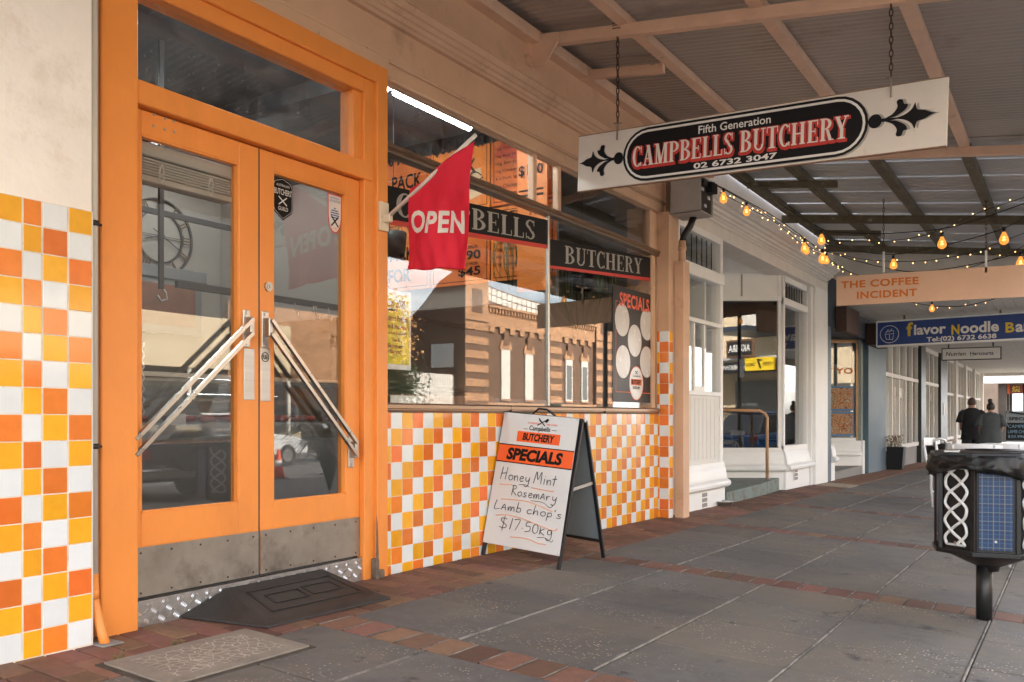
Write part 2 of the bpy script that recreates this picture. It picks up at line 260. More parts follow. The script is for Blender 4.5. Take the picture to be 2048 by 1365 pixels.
SER={
 'C':(.60,_arc(.32,.5,.32,.52,48,312,.17,.06)+[_b(.53,.57,.66,1.0),_b(.51,.57,.02,.2)]),
 'A':(.68,[_d(.12,0,.33,1,.06),_d(.54,0,.33,1,.19),_b(.18,.48,.30,.35),_b(.0,.24,0,T_),_b(.38,.70,0,T_)]),
 'M':(.86,[_b(.10,.16,0,1),_b(.62,.79,0,1),_d(.40,0,.16,1,.18),_d(.40,0,.64,1,.07),_b(.0,.26,0,T_),_b(.56,.86,0,T_),_b(.0,.2,1-T_,1),_b(.62,.86,1-T_,1)]),
 'P':(.62,_stem(.06)+_arc(.24,.74,.36,.26,-90,90,.17,.05,10)),
 'B':(.64,_stem(.06)+_arc(.24,.76,.32,.24,-90,90,.16,.05,10)+_arc(.24,.27,.38,.27,-90,90,.17,.05,10)),
 'E':(.60,_stem(.06)+[_b(.2,.55,0,T_),_b(.2,.55,1-T_,1),_b(.2,.42,.48,.53),_b(.51,.55,0,.24),_b(.51,.55,.76,1),_b(.39,.42,.38,.63)]),
 'L':(.56,_stem(.06)+[_b(.2,.54,0,T_),_b(.50,.54,0,.28)]),
 'S':(.54,_arc(.27,.745,.25,.265,35,180,.13,.06)+_arc(.27,.255,.25,.265,-145,0,.13,.06)+[[(.02,.745),(.15,.745),(.52,.255),(.39,.255)],[(.02,.745),(.15,.745),(.30,.60),(.10,.58)],[(.39,.255),(.52,.255),(.44,.42),(.26,.42)],_b(.45,.49,.70,1.0),_b(.03,.07,.0,.30)]),
 'U':(.70,[_b(.08,.25,.25,1),_b(.54,.60,.25,1),_b(.0,.33,1-T_,1),_b(.44,.70,1-T_,1)]+_arc(.34,.27,.26,.29,180,360,.11,.07)),
 'T':(.62,[_b(.225,.395,0,1),_b(.13,.49,0,T_),_b(.0,.62,1-T_,1),_b(.0,.04,.72,1),_b(.58,.62,.72,1)]),
 'H':(.78,_stem(.06)+_stem(.50)+[_b(.2,.5,.47,.53)]),
 'R':(.70,_stem(.06)+_arc(.24,.75,.34,.25,-90,90,.16,.05,10)+[[(.30,.5),(.44,.5),(.62,.0),(.46,.0)],_b(.46,.70,0,T_)]),
 'Y':(.68,[_b(.255,.425,0,.48),_d(.34,.42,.10,1,.18),_d(.34,.42,.56,1,.07),_b(.16,.52,0,T_),_b(.0,.26,1-T_,1),_b(.44,.68,1-T_,1)]),
 ' ':(.28,[])}
def serif(body,o,ax,ay,w,h,mat,parent,lift=.0015,name='lettering',fat=0.):
    v=[];f=[];x=0;k=0; zs=[]
    for ch in body:
        wd,ps=SER[ch]
        for p in ps:
            if fat:
                cx=sum(a for a,b in p)/len(p); cy=sum(b for a,b in p)/len(p)
                p=[(a+fat*(1 if a>cx else -1),b+fat*(1 if b>cy else -1)) for a,b in p]
            f.append(tuple(range(len(v),len(v)+len(p)))); v+=[(x+a,b) for a,b in p]; zs+=[(k%9)*.00012]*len(p); k+=1
        x+=wd+.07
    o,ax,ay=Vector(o),Vector(ax),Vector(ay); n=ax.normalized().cross(ay.normalized()).normalized(); tw=x-.07
    mb=MB(); mb.add([o+ax*(a/tw*w)+ay*(b*h)+n*(lift+z) for (a,b),z in zip(v,zs)],f)
    return mb.build(name,mat,parent)
# handwriting: strokes in a unit box
HW={'H':[[(0,0),(.12,1.1)],[(.5,0),(.6,1.1)],[(.05,.5),(.6,.6)]],'o':[[(.3,.45),(.1,.35),(.08,.12),(.25,0),(.45,.12),(.45,.38),(.3,.45)]],'n':[[(.05,.45),(.1,0),(.12,.3),(.3,.45),(.4,.35),(.42,0)]],
'e':[[(.1,.22),(.4,.3),(.35,.45),(.15,.42),(.08,.15),(.22,0),(.45,.08)]],'y':[[(.1,.45),(.12,.15),(.3,.08),(.45,.3)],[(.48,.45),(.4,-.2),(.2,-.4),(.0,-.3)]],'M':[[(0,0),(.2,1.05),(.38,.35),(.7,1.05),(.72,0)]],
'i':[[(.1,.5),(.08,0)],[(.12,.68),(.13,.72)]],'t':[[(.25,.9),(.15,0)],[(.0,.55),(.42,.62)]],'R':[[(.05,0),(.12,1)],[(.0,.95),(.35,1.0),(.45,.75),(.12,.5),(.55,.05)]],'s':[[(.4,.42),(.15,.4),(.2,.25),(.38,.15),(.3,0),(.05,.05)]],
'm':[[(.02,.4),(.06,0),(.15,.38),(.28,.4),(.3,0),(.4,.38),(.55,.4),(.58,0)]],'a':[[(0,0),(.25,.6),(.42,0)],[(.08,.22),(.38,.25)]],'r':[[(.05,.42),(.08,0),(.12,.3),(.35,.42)]],'L':[[(.15,.95),(.02,.02),(.5,.1)]],
'b':[[(.15,1),(.05,0),(.1,.35),(.35,.42),(.4,.1),(.2,0),(.05,.08)]],'c':[[(.42,.4),(.2,.42),(.05,.2),(.2,0),(.45,.08)]],'h':[[(.12,.95),(.02,0),(.15,.35),(.35,.4),(.38,0)]],'p':[[(.1,.45),(.02,-.4)],[(.1,.35),(.35,.42),(.4,.15),(.2,.02),(.06,.1)]],
"'":[[(.1,.8),(.06,.6)]],'S':[[(.45,.55),(.15,.5),(.2,.25),(.42,.1),(.3,-.2),(.0,-.15)]],'$':[[(.5,.8),(.1,.85),(.05,.6),(.5,.3),(.4,.05),(-.05,.08)],[(.3,1.05),(.2,-.2)]],'1':[[(.2,.95),(.08,0)]],'7':[[(.0,.85),(.45,.9),(.15,0)]],
'.':[[(.1,.25),(.14,.27)]],'5':[[(.5,.85),(.15,.82),(.1,.5),(.4,.5),(.42,.15),(.05,.02)]],'0':[[(.3,.8),(.1,.6),(.08,.2),(.25,.02),(.45,.2),(.46,.6),(.3,.8)]],'k':[[(.1,.6),(.05,0)],[(.4,.5),(.08,.25),(.42,.0)]],'g':[[(.4,.45),(.12,.42),(.1,.15),(.3,.12),(.4,.4),(.38,-.2),(.15,-.4),(.0,-.25)]],' ':[]}
HWW={'M':.95,'H':.8,'m':.75,' ':.35,'i':.3,"'":.2,'.':.3,'1':.38,'L':.65,'$':.75,'R':.65}
def smooth(pts,n=4):
    if len(pts)<3: return pts
    out=[]
    for i in range(len(pts)-1):
        p0=pts[max(i-1,0)];p1=pts[i];p2=pts[i+1];p3=pts[min(i+2,len(pts)-1)]
        for k in range(n):
            t=k/n; out.append(tuple(.5*((2*p1[j])+(-p0[j]+p2[j])*t+(2*p0[j]-5*p1[j]+4*p2[j]-p3[j])*t*t+(-p0[j]+3*p1[j]-3*p2[j]+p3[j])*t**3) for j in range(len(p1))))
    out.append(pts[-1]); return out
def hand(body,o,ax,ay,w,h,mat,parent,r=.0022,lift=.002,name='handwriting'):
    st=[];x=0
    for ch in body:
        for s_ in HW[ch]: st.append(smooth([(x+a,b) for a,b in s_]))
        x+=HWW.get(ch,.58)
    o,ax,ay=Vector(o),Vector(ax),Vector(ay); n=ax.normalized().cross(ay.normalized()).normalized(); mb=MB()
    for s_ in st: mb.tube([o+ax*(a/x*w)+ay*(b*h)+n*lift for a,b in s_],r,4,sm=False)
    return mb.build(name,mat,parent)
UX,UY,UZ=Vector((1,0,0)),Vector((0,1,0)),Vector((0,0,1))
# ================================================================ GROUND
def slope_sheet(name,x0,x1,y0,y1,mat,dz=0.,nx=2,ny=8,f=gz,kind='structure'):
    mb=MB(); v=[];fs=[]
    for i in range(nx+1):
        for j in range(ny+1):
            x=x0+(x1-x0)*i/nx; y=y0+(y1-y0)*j/ny; v.append((x,y,f(x,y)+dz))
    for i in range(nx):
        for j in range(ny): a=i*(ny+1)+j; fs.append((a,a+1,a+ny+2,a+ny+1))
    mb.add(v,fs); o=mb.build(name,mat); o['kind']=kind; return o
def rz(x,y): return gz(4.7,y)-.13-.008*min(x-4.9,4)*0
base=slope_sheet('footpath',-.5,4.75,-14,62,MORTAR,-.012,4,20)
slope_sheet('road',4.9,18.6,-60,120,ASPH,-.13,2,12,lambda x,y:gz(4.7,y))
slope_sheet('ground',-300,400,-300,500,M('far_ground',(.12,.12,.09),.95,var=.2,vs=.4),-.62,10,10,lambda x,y:gz(4.7,max(min(y,60),-10)) if False else -.5)
k=MB()
for y in range(-14,62,2): 
    z0,z1=gz(4.7,y),gz(4.7,y+2); k.add([(4.75,y,z0),(4.92,y,z0),(4.92,y+2,z1),(4.75,y+2,z1),(4.75,y,z0-.3),(4.92,y,z0-.3),(4.92,y+2,z1-.3),(4.75,y+2,z1-.3)],[(0,1,2,3),(1,5,6,2),(0,4,5,1),(3,2,6,7)])
k.build('kerb',CONC,kind='structure')
opp=slope_sheet('opposite_footpath',18.6,22.6,-60,120,CONC,0,2,10,lambda x,y:gz(4.7,y)+.0)
xr=slope_sheet('cross_street',-40,18,54.5,62,ASPH,-.1)
# road markings
rm=MB()
for y in range(-30,60,6): z=gz(4.7,y+1.5)-.124; rm.add([(11.6,y,z),(11.75,y,z),(11.75,y+3,z-.036),(11.6,y+3,z-.036)],[(0,1,2,3)])
for y in range(-20,50,3):
    for xa,xb in ((5.0,7.6),(15.8,18.5)): z=gz(4.7,y)-.124; rm.add([(xa,y,z),(xb,y,z),(xb,y+.1,z-.001),(xa,y+.1,z-.001)],[(0,1,2,3)])
rm.build('road_markings',M('road_paint',(.6,.6,.58),.7,var=.2),kind='structure')
# slabs: concrete with exposed aggregate
def slabmat():
    m=M('paving_slab',(.108,.100,.094),.82,var=.22,vs=9,bump=.45,bs=230,rand=.14,dirt=((.175,.142,.108),.44,.22,.55),dirt2=((.052,.047,.043),.60,.08,4.5)); n=m.node_tree; L=n.links; b=n.nodes['Principled BSDF']
    src=b.inputs['Base Color'].links[0].from_socket; g=n.nodes.new('ShaderNodeNewGeometry')
    v=n.nodes.new('ShaderNodeTexVoronoi'); v.inputs['Scale'].default_value=58; v.inputs['Randomness'].default_value=1; L.new(g.outputs['Position'],v.inputs['Vector'])
    ms=n.nodes.new('ShaderNodeTexNoise'); ms.inputs['Scale'].default_value=2.1; ms.inputs['Detail'].default_value=2; L.new(g.outputs['Position'],ms.inputs['Vector'])
    r=n.nodes.new('ShaderNodeMapRange'); r.inputs['From Min'].default_value=.34; r.inputs['From Max'].default_value=.22; L.new(v.outputs['Distance'],r.inputs[0])
    q=n.nodes.new('ShaderNodeMapRange'); q.inputs['From Min'].default_value=.46; q.inputs['From Max'].default_value=.60; L.new(ms.outputs['Fac'],q.inputs[0])
    c_=n.nodes.new('ShaderNodeSeparateColor'); L.new(v.outputs['Color'],c_.inputs[0]); gt=n.nodes.new('ShaderNodeMath'); gt.operation='GREATER_THAN'; gt.inputs[1].default_value=.62; L.new(c_.outputs[0],gt.inputs[0])
    a=n.nodes.new('ShaderNodeMath'); a.operation='MULTIPLY'; L.new(r.outputs[0],a.inputs[0]); L.new(q.outputs[0],a.inputs[1]); a2=n.nodes.new('ShaderNodeMath'); a2.operation='MULTIPLY'; L.new(a.outputs[0],a2.inputs[0]); L.new(gt.outputs[0],a2.inputs[1])
    mi=n.nodes.new('ShaderNodeMix'); mi.data_type='RGBA'; L.new(a2.outputs[0],mi.inputs[0]); L.new(src,mi.inputs[6]); mi.inputs[7].default_value=(.42,.35,.27,1); L.new(mi.outputs[2],b.inputs['Base Color']); return m
SLAB=slabmat()
def tile_mesh(name,lx,ly,t,b,mat):
    return proto_mesh(name,MB().bbox(-lx/2,lx/2,-ly/2,ly/2,-t,0,b),mat)
SX,SY=math.atan(-.045),math.atan(-.012)
XS=[.585,1.262,1.975,2.625,3.30,3.975,4.74]
bandY=[.38+2.7*i for i in range(-3,20)]     # bands at .38, 3.08, 5.78, 8.48 ...
slabs={}
for i in range(6):
    lx=XS[i+1]-XS[i]-.014; slabs[i]=tile_mesh('slab',lx,.602,.05,.004,SLAB)
n_s=0; stuff=MB()
rr=random.Random(3)
for by in bandY:
    for q in range(4):
        y=by+.245+.614*(q+.5)
        for i in range(6):
            xc=(XS[i]+XS[i+1])/2; z=gz(xc,y)
            if abs(y-2.4)<.55 and xc<.95: pass
            if -.6<y<33.6 and n_s<300 and not(y>31): 
                put('slab',slabs[i],base,(xc,y,z+rr.uniform(-.0015,.0015)),(SY+rr.uniform(-.0012,.0012),-SX+rr.uniform(-.001,.001),0)); n_s+=1
            elif y>20: stuff.box(XS[i]+.007,XS[i+1]-.007,y-.3,y+.3,z-.02,z)
st_=stuff.build('slab_paving',SLAB,base,kind='stuff')
bandobj=thing('brick_bands',(.58,0,0),None,None); bandobj['kind']='structure'; bm_=tile_mesh('brick',.150,.232,.05,.003,BRICK); nb=0; st=MB()
for by in bandY:
    if by<0 or by>46: continue
    for i in range(26):
        x=.585+.16*i+.08; y=by+.12; z=gz(x,y)
        if nb<300 and by<30: put('brick',bm_,bandobj,(x,y,z+rr.uniform(-.001,.002)),(SY,-SX,rr.uniform(-.01,.01))); nb+=1
        else: st.box(x-.075,x+.075,y-.115,y+.115,z-.02,z)
st.build('brick_paving',BRICK,bandobj,kind='stuff')
edge=thing('brick_edging',(0,0,0),None,None); edge['kind']='structure'
bms={l:tile_mesh('brick',l-.008,.117,.05,.003,BRICK) for l in (.28,.14)}; nb=0; st=MB()
for j in range(-4,330):
    y=.42+.125*j; ls=[.28,.28] if j%2 else [.14,.28,.14]; x=0.02
    for l in ls:
        xc=x+l/2; z=gz(xc,y); x+=l
        if 3.3<0: pass
        if nb<300 and y>.6 and y<16: put('brick',bms[l],edge,(xc,y,z+rr.uniform(-.002,.002)),(SY+rr.uniform(-.004,.004),-SX,rr.uniform(-.006,.006))); nb+=1
        elif y>1: st.box(xc-l/2+.004,xc+l/2-.004,y-.058,y+.058,z-.02,z)
st.build('brick_paving',BRICK,edge,kind='stuff')
gg=MB()
for i,x in enumerate(XS[1:6]):
    for by in bandY:
        if by<-3 or by>40: continue
        y0,y1=by+.25,by+2.7; gg.tube([(x,y0,gz(x,y0)+.0),(x+rr.uniform(-.004,.004),(y0+y1)/2,gz(x,(y0+y1)/2)+.0),(x,y1,gz(x,y1)+.0)],.0065,5)
o=gg.build('grout_lines',M('pale_joint',(.22,.195,.17),.9,var=.3,vs=9,dirt=((.085,.078,.072),.47,.12,4)),base)
# cross joints of the band bricks (pale)
gg=MB()
for by in bandY:
    if 0<by<30:
        for i in range(27): x=.585+.16*i; gg.tube([(x,by+.01,gz(x,by)+.0005),(x,by+.235,gz(x,by+.235)+.0005)],.0035,4)
gg.build('grout_lines',MATS['pale_joint'],base)

# ================================================================ BUTCHER SHOP
shop=thing('butcher_shop',(0,5,0),'peach and orange butcher shop with checkerboard tiles, double glass doors and a wide display window','shop')
RB=random.Random(11)
def stripmb(): return MB()
# walls
mb=MB(); mb.box(-.35,-.02,-8,2.27,0-.3,4.6); mb.box(-.02,.115,-8,2.195,1.87,4.05); mb.box(-.02,.115,-8,2.185,-.3,1.87); mb.build('wall',RENDER,shop)
mb=MB(); mb.box(-.35,-.03,2.27,4.2,3.22,4.6); mb.box(-.12,-.03,4.2,9.05,3.22,4.6); mb.box(-.35,-.001,8.585,9.05,-.3,3.22); mb.build('wall',CREAM,shop,label='peach painted upper wall above the shopfront')
mb=MB(); mb.box(-.35,-.02,-8,9.05,4.6,7.6); mb.box(-.4,.12,-8,9.05,7.6,7.8); mb.build('wall',RENDER,shop)  # unseen wall above the awning, added to block the sun
mb=MB(); mb.box(-12,-.36,-8,9.2,7.0,7.2); mb.box(-12.2,-12,-8,9.2,-.5,7.2); mb.build('roof',GALV,shop)
# fascia band, beads and cornice
mb=MB(); mb.box(-.03,.035,2.2,9.05,3.265,3.52); mb.box(-.03,.028,4.215,9.05,3.15,3.262); mb.box(-.03,.06,2.2,4.215,3.195,3.262)
mb.build('fascia',CREAM,shop)
mb=MB(); 
for z,x in ((3.262,.052),(3.283,.046)): mb.tube([(x-.008,2.2,z),(x-.008,9.05,z)],.009,8)
mb.tube([(.03,4.215,3.16),(.03,8.5,3.16)],.012,8)
prof=[(0,3.50),(.07,3.50),(.085,3.515),(.10,3.52),(.115,3.54),(.13,3.545),(.15,3.565),(.165,3.57),(.19,3.60),(.20,3.60),(.20,3.615),(0,3.64)]
mb.prof_y(prof,-3,9.05); mb.build('cornice',CREAM,shop)
mb=MB(); mb.box(-.03,.03,-3,9.05,3.62,4.3); mb.build('frieze',CREAM,shop)
# left pier tiles
def tilemesh(w,h,axis,mat,nm='tile'):
    if axis=='x': b=MB().bbox(-.012,0,-w/2,w/2,-h/2,h/2,.0016)
    else: b=MB().bbox(-w/2,w/2,0,.012,-h/2,h/2,.0016)
    return proto_mesh(nm,b,mat)
cache={}
def tile(parent,x,y,z,w,h,ci,axis='x'):
    k_=(round(w,4),round(h,4),ci,axis)
    if k_ not in cache: cache[k_]=tilemesh(w,h,axis,(TY,TO,TW)[ci])
    r_=lambda:RB.uniform(-.005,.005)
    put('tile',cache[k_],parent,(x+RB.uniform(-.0006,.0006),y,z),(r_(),r_(),r_()) if axis=='x' else (r_(),0,r_()))
def tile_stuff(mbs,x,y,z,w,h,ci): mbs[ci].bbox(x-.012,x,y-w/2,y+w/2,z-h/2,z+h/2,.0016)
pier=MB().box(-.02,.1296,.9,2.1895,-.2,1.889).build('tiled_pier',GROUT,shop)
cols=[(1.781,1.889,0),(1.893,1.969,1),(1.973,2.079,2),(2.083,2.188,0)]
cols=[(1.781-.11*k_-.108+.108,1.889-.11*k_,(0-k_)%3) for k_ in (5,4,3,2,1)]+cols
allc=cols
edges=[1.889]+[1.783-.1105*i for i in range(17)]+[.004]
for r in range(len(edges)-1):
    zt,zb=edges[r]-.002,edges[r+1]+.002
    if zt-zb<.02: continue
    for c,(ya,yb,ci) in enumerate(allc):
        base_i={0:0,1:1,2:2,3:3}
        idx=(c-5-r)%3
        tile(pier,.131,(ya+yb)/2,(zt+zb)/2,yb-ya-.003,zt-zb,idx)
# pier corner return (orange trim side is behind conduit)
MB().box(-.02,.128,2.1895,2.194,.004,1.889).build('tile_trim',PRINTW,shop)
# dado under the window
dado=MB().box(-.05,.0087,4.2225,8.575,-.2,1.0305).box(-.04,.0,4.217,4.222,-.1,1.03).build('tiled_dado',GROUT,shop)
MB().box(-.02,.014,4.2135,4.2195,0,1.03).build('tile_trim',M('cream_plastic_trim',(.66,.55,.42),.4,var=.02),shop)
yc=[4.2205]+[4.297+.11*n for n in range(39)]+[8.582]
zc=[1.031]+[.923-.1100*i for i in range(9)]+[-.12]
cnt=0; sm=[MB(),MB(),MB()]
for c in range(len(yc)-1):
    ya,yb=yc[c]+.0018,yc[c+1]-.0018
    for r in range(10):
        zt=zc[r]-.0018; zb=zc[r+1]+.0018
        g=gz(0,(ya+yb)/2)
        if zb<g-.05: zb=g-.01
        if zt-zb<.015: continue
        ci=(c+r+1)%3
        if cnt<140: tile(dado,.010,(ya+yb)/2,(zt+zb)/2,yb-ya,zt-zb,ci); cnt+=1
        else: tile_stuff(sm,.010,(ya+yb)/2,(zt+zb)/2,yb-ya,zt-zb,ci)
for i,m_ in enumerate(sm): m_.build('tile_field',(TY,TO,TW)[i],dado,kind='stuff')
# right tiled pier
rp=MB().box(-.3,.1308,8.5825,8.70,-.2,1.895).build('tiled_pier',GROUT,shop)
for r in range(18):
    zt=1.902-.1105*r-.0018; zb=zt-.107
    if zb<-.07: zb=-.068
    tile(rp,.105-.0,8.580,(zt+zb)/2,.047,zt-zb,(2,0,1)[r%3],'y') if False else None
    tile(rp,.079,8.581,(zt+zb)/2,.098,zt-zb,(2,1,1)[r%3] if r%3 else 2,'y')
    tile(rp,.014,8.581,(zt+zb)/2,.026,zt-zb,(1,2,0)[r%3],'y')
    tile(rp,.132,8.648,(zt+zb)/2,.092,zt-zb,(0,1,2)[r%3])
MB().box(-.3,.128,8.59,8.70,1.897,3.16).build('pilaster',CREAM,shop)
MB().box(-.3,.05,8.70,9.05,-.2,3.5).build('pilaster',CREAM,shop)
# window: sill, glass, bars
sill=MB().prof_y([(-.06,1.031),(.030,1.031),(.034,1.045),(.034,1.05),(.045,1.055),(.045,1.078),(.03,1.088),(-.06,1.092)],4.215,8.56).build('window_sill',BRONZE,shop)
for y in (5.67,7.28): MB().box(-.02,.0462,y,y+.004,1.032,1.087).build('joint',BLACK,sill)
MB().box(-.026,-.018,4.216,6.32,1.09,2.69).build('window_pane',GLASS,shop)
MB().box(-.026,-.018,6.34,8.53,1.09,2.69).build('window_pane',GLASS,shop)
MB().bbox(-.03,-.002,6.318,6.346,1.09,2.69,.004).build('mullion',STEEL,shop)
tb=MB().prof_y([(-.04,2.682),(.03,2.69),(.036,2.70),(.03,2.712),(.045,2.722),(.045,2.745),(.03,2.752),(-.04,2.762)],4.212,8.56).build('transom_bar',BRONZE,shop)
for ya,yb in ((4.216,6.06),(6.115,6.465),(6.52,8.37)): MB().box(-.026,-.018,ya,yb,2.765,3.15).build('window_pane',GLASSD if ya<5 else GLASS,shop)
for y in (6.085,6.49): MB().bbox(-.05,.01,y-.026,y+.026,2.76,3.15,.006).build('mullion',CREAM,shop)
MB().box(-.05,.01,8.372,8.44,2.76,3.16).build('mullion',CREAM,shop)
MB().box(-.28,.0,8.44,8.59,1.09,3.2).build('pilaster',CREAM,shop)
MB().bbox(-.045,.01,8.532,8.556,1.09,2.69,.003).build('mullion',BRONZE,shop)
MB().box(-.28,-.045,8.535,8.60,1.05,2.69).build('reveal',CREAM,shop)
MB().box(-.05,-.01,4.216,8.4,3.146,3.2).build('head_frame',CREAM,shop)
# black vinyl bands with serif lettering on the glass
def band(y0,y1,za0,za1,zb0,zb1,zc0,zc1):
    x=-.0165
    MB().add([(x,y0,za0),(x,y1,za1),(x,y1,zb1),(x,y0,zb0)],[(0,1,2,3)]).build('sign_band',PRINTK,shop)
    MB().add([(x,y0,zb0),(x,y1,zb1),(x,y1,zc1),(x,y0,zc0)],[(0,1,2,3)]).build('sign_band',REDP,shop,label='red stripe along the foot of the black window band')
band(4.217,6.318,2.488,2.656,2.270,2.446,2.236,2.412); band(6.346,8.53,2.502,2.669,2.279,2.459,2.255,2.425)
sl=.168/2.1; ay=Vector((0,0,1)); ax=Vector((0,1,sl))
serif('CAMPBELLS',(-.0155,4.375,2.300+.165*sl),ax,ay,1.745,.155,GREYP,shop)
serif('BUTCHERY',(-.0155,6.62,2.312+.28*sl),ax,ay,1.61,.155,GREYP,shop)
# orange frame round the doors
MB().bbox(-.1,.058,2.276,2.460,-.02,3.20,.005).build('door_post',ORANGE,shop)
MB().bbox(-.1,.033,4.018,4.118,-.02,3.10,.004).build('door_post',ORANGE,shop)
MB().bbox(-.1,.058,4.112,4.212,-.01,3.20,.005).build('door_post',ORANGE,shop)
MB().bbox(-.1,.058,2.460,4.112,3.085,3.20,.005).bbox(-.1,.036,2.460,4.02,3.0,3.088,.006).build('door_head',ORANGE,shop)
MB().bbox(-.1,.045,2.462,4.085,2.463,2.575,.005).build('door_transom',ORANGE,shop)
MB().box(-.035,-.028,2.46,3.95,2.575,3.0).build('fanlight_pane',GLASSD,shop)
MB().bbox(-.1,.01,3.945,4.02,2.575,3.0,.004).build('door_post',ORANGE,shop)
# rotten splinter at foot of the right post
MB().add([(.062,4.088,0),(.062,4.125,0),(.060,4.112,.33),(.060,4.10,.40),(.060,4.098,.28)],[(0,1,2,3,4)]).build('bare_timber',M('grey_rotten_wood',(.16,.12,.09),.9,var=.4,vs=30,bump=.8,bs=80),shop)
MB().bbox(.03,.085,4.075,4.105,-.01,.12,.008).bbox(.04,.08,4.10,4.16,-.01,.045,.008).build('bare_timber',MATS['grey_rotten_wood'],shop)
# doors
def door(y0,y1,ga,gb,gz0,gz1,side):
    d=MB().bbox(-.07,-.002,y0,ga,.385,2.455,.003).bbox(-.07,-.002,gb,y1,.385,2.455,.003).bbox(-.07,-.0025,ga,gb,gz1,2.455,.003).bbox(-.07,-.0025,ga,gb,.385,gz0,.003).box(-.07,-.004,y0,y1,.150,.386).build('door',ORANGE,shop)
    MB().box(-.040,-.034,ga,gb,gz0,gz1).build('glass_pane',GLASSB,d)
    # glazing bead
    b=MB()
    for (a,b_,c_,e) in ((ga,ga+.008,gz0,gz1),(gb-.008,gb,gz0,gz1)): b.box(-.034,-.006,a,b_,c_,e)
    b.box(-.034,-.006,ga,gb,gz0,gz0+.008).box(-.034,-.006,ga,gb,gz1-.008,gz1).build('glazing_bead',ORANGE,d)
    MB().box(-.004,.0005,y0+.003,y1-.003,.146,.382).build('kick_plate',KICK,d)
    n=MB()
    for i in range(5):
        yy=y0+.04+(y1-y0-.08)*i/4
        for zz in (.165,.355): n.lathe([(.006,0),(.004,.002)],(0,0,0),8) if 0 else n.prism([(.0055*math.cos(a),.0055*math.sin(a)) for a in [k_*.785 for k_ in range(8)]],(.0005,yy,zz),UY,UZ,(.002,0,0))
    n.build('rivet',M('dark_rivet',(.08,.05,.035),.5,.6),d)
    return d
dl=door(2.470,3.222,2.513,3.090,.545,2.338,1); dr=door(3.230,4.016,3.325,3.895,.530,2.353,-1)
MB().box(-.06,-.02,2.47,4.01,.1327,.150).build('door_gap_shade',BLACK,shop)  # black strip put in as the shade under the doors
MB().box(-.06,-.004,3.2215,3.2305,.15,2.455).build('door_gap_shade',BLACK,shop)  # black filler stands for the shade between the two doors
# crossed push bars
def bars(d,yi,yo,zi,zo,s):
    for dz in (0,-.075):
        MB().obox((.052,yi,zi+dz),(.052,yo,zo+dz),.019,.022,up=Vector((1,0,0))).build('push_bar',CHROME,d)
    for (y,z) in ((yi,zi-.035),(yo,zo-.035)):
        p=MB().bbox(-.002,.006,y-.024,y+.024,z-.115,z+.085,.003).build('handle_plate',STEEL,d)
        MB().bbox(.006,.052,y-.014,y+.014,z-.01-.045,z+.045,.004).build('bracket',STEEL,p)
        q=MB()
        for zz in (z-.095,z+.068): q.prism([(.008*math.cos(k_*.785),.008*math.sin(k_*.785)) for k_ in range(8)],(.006,y,zz),UY,UZ,(.004,0,0))
        q.build('screw',CHROME,p)
bars(dl,3.135,2.448,1.52,.895,1); bars(dr,3.262,3.935,1.525,.84,-1)
MB().bbox(-.002,.003,3.118,3.190,1.09,1.365,.002).build('push_plate',STEEL,dl)
pp=MB().bbox(-.002,.003,3.232,3.300,1.085,1.375,.002).build('push_plate',STEEL,dr)
def ringmb(cy,cz,r0,r1,x,n=24,sq=1.):
    m=MB(); v=[]
    for k_ in range(n):
        a=2*math.pi*k_/n; v+= [(x,cy+r0*math.cos(a)*sq,cz+r0*math.sin(a)),(x,cy+r1*math.cos(a)*sq,cz+r1*math.sin(a))]
    return m.add(v,[(2*k_,2*k_+1,(2*k_+3)%(2*n),(2*k_+2)%(2*n)) for k_ in range(n)])
ringmb(3.262,1.325,.022,.027,.0042).build('badge_ring',BLACK,pp); write('PUSH',(.0032,3.244,1.312),UY,UZ,.036,.026,BLACK,pp,bold=.03,lift=.001)
MB().lathe([(.028,0),(.026,.01),(.015,.012)],(0,0,0),16).v and None
lk=MB(); lk.prism([(.026*math.cos(k_*.5236),.026*math.sin(k_*.5236)) for k_ in range(12)],(-.002,3.285,1.712),UY,UZ,(.012,0,0)); lk.prism([(.015*math.cos(k_*.5236),.015*math.sin(k_*.5236)) for k_ in range(12)],(.010,3.285,1.712),UY,UZ,(.004,0,0)); lko=lk.build('door_lock',STEEL,dr); MB().box(.0135,.0145,3.283,3.287,1.702,1.722).build('key_slot',BLACK,lko)
n=MB()
for (u,v) in ((308,230),(330,238),(347,243),(307,252),(329,259),(348,264)):
    p=PX(u,v,-.0025); n.prism([(.0065*math.cos(k_*.785),.0065*math.sin(k_*.785)) for k_ in range(8)],p,UY,UZ,(.005,0,0))
n.build('bolt',STEEL,dl)
# rolled blind behind the left door pane
bl=thing('rolled_blind',(-.12,2.8,2.2),'white slatted blind rolled up tight behind the left door pane','blind')
MB().bbox(-.13,-.06,2.50,3.10,2.265,2.33,.006).build('head_rail',M('blind_white',(.55,.53,.5),.6,var=.05),bl)
for i in range(6): MB().bbox(-.125,-.065,2.51,3.09,2.175+.014*i,2.186+.014*i,.003).build('slat',MATS['blind_white'],bl)
MB().bbox(-.125,-.06,2.505,3.095,2.14,2.17,.004).build('bottom_rail',MATS['blind_white'],bl)
for yy in (2.66,2.95): 
    m=MB(); q=random.Random(5)
    for k_ in range(7): m.tube([(-.055,yy+q.uniform(-.012,.012),2.24),(-.05,yy+q.uniform(-.02,.02),2.2),(-.052,yy+q.uniform(-.02,.02),2.165),(-.05,yy+q.uniform(-.012,.012),2.14)],.002,4)
    m.build('cord',PRINTW,bl)
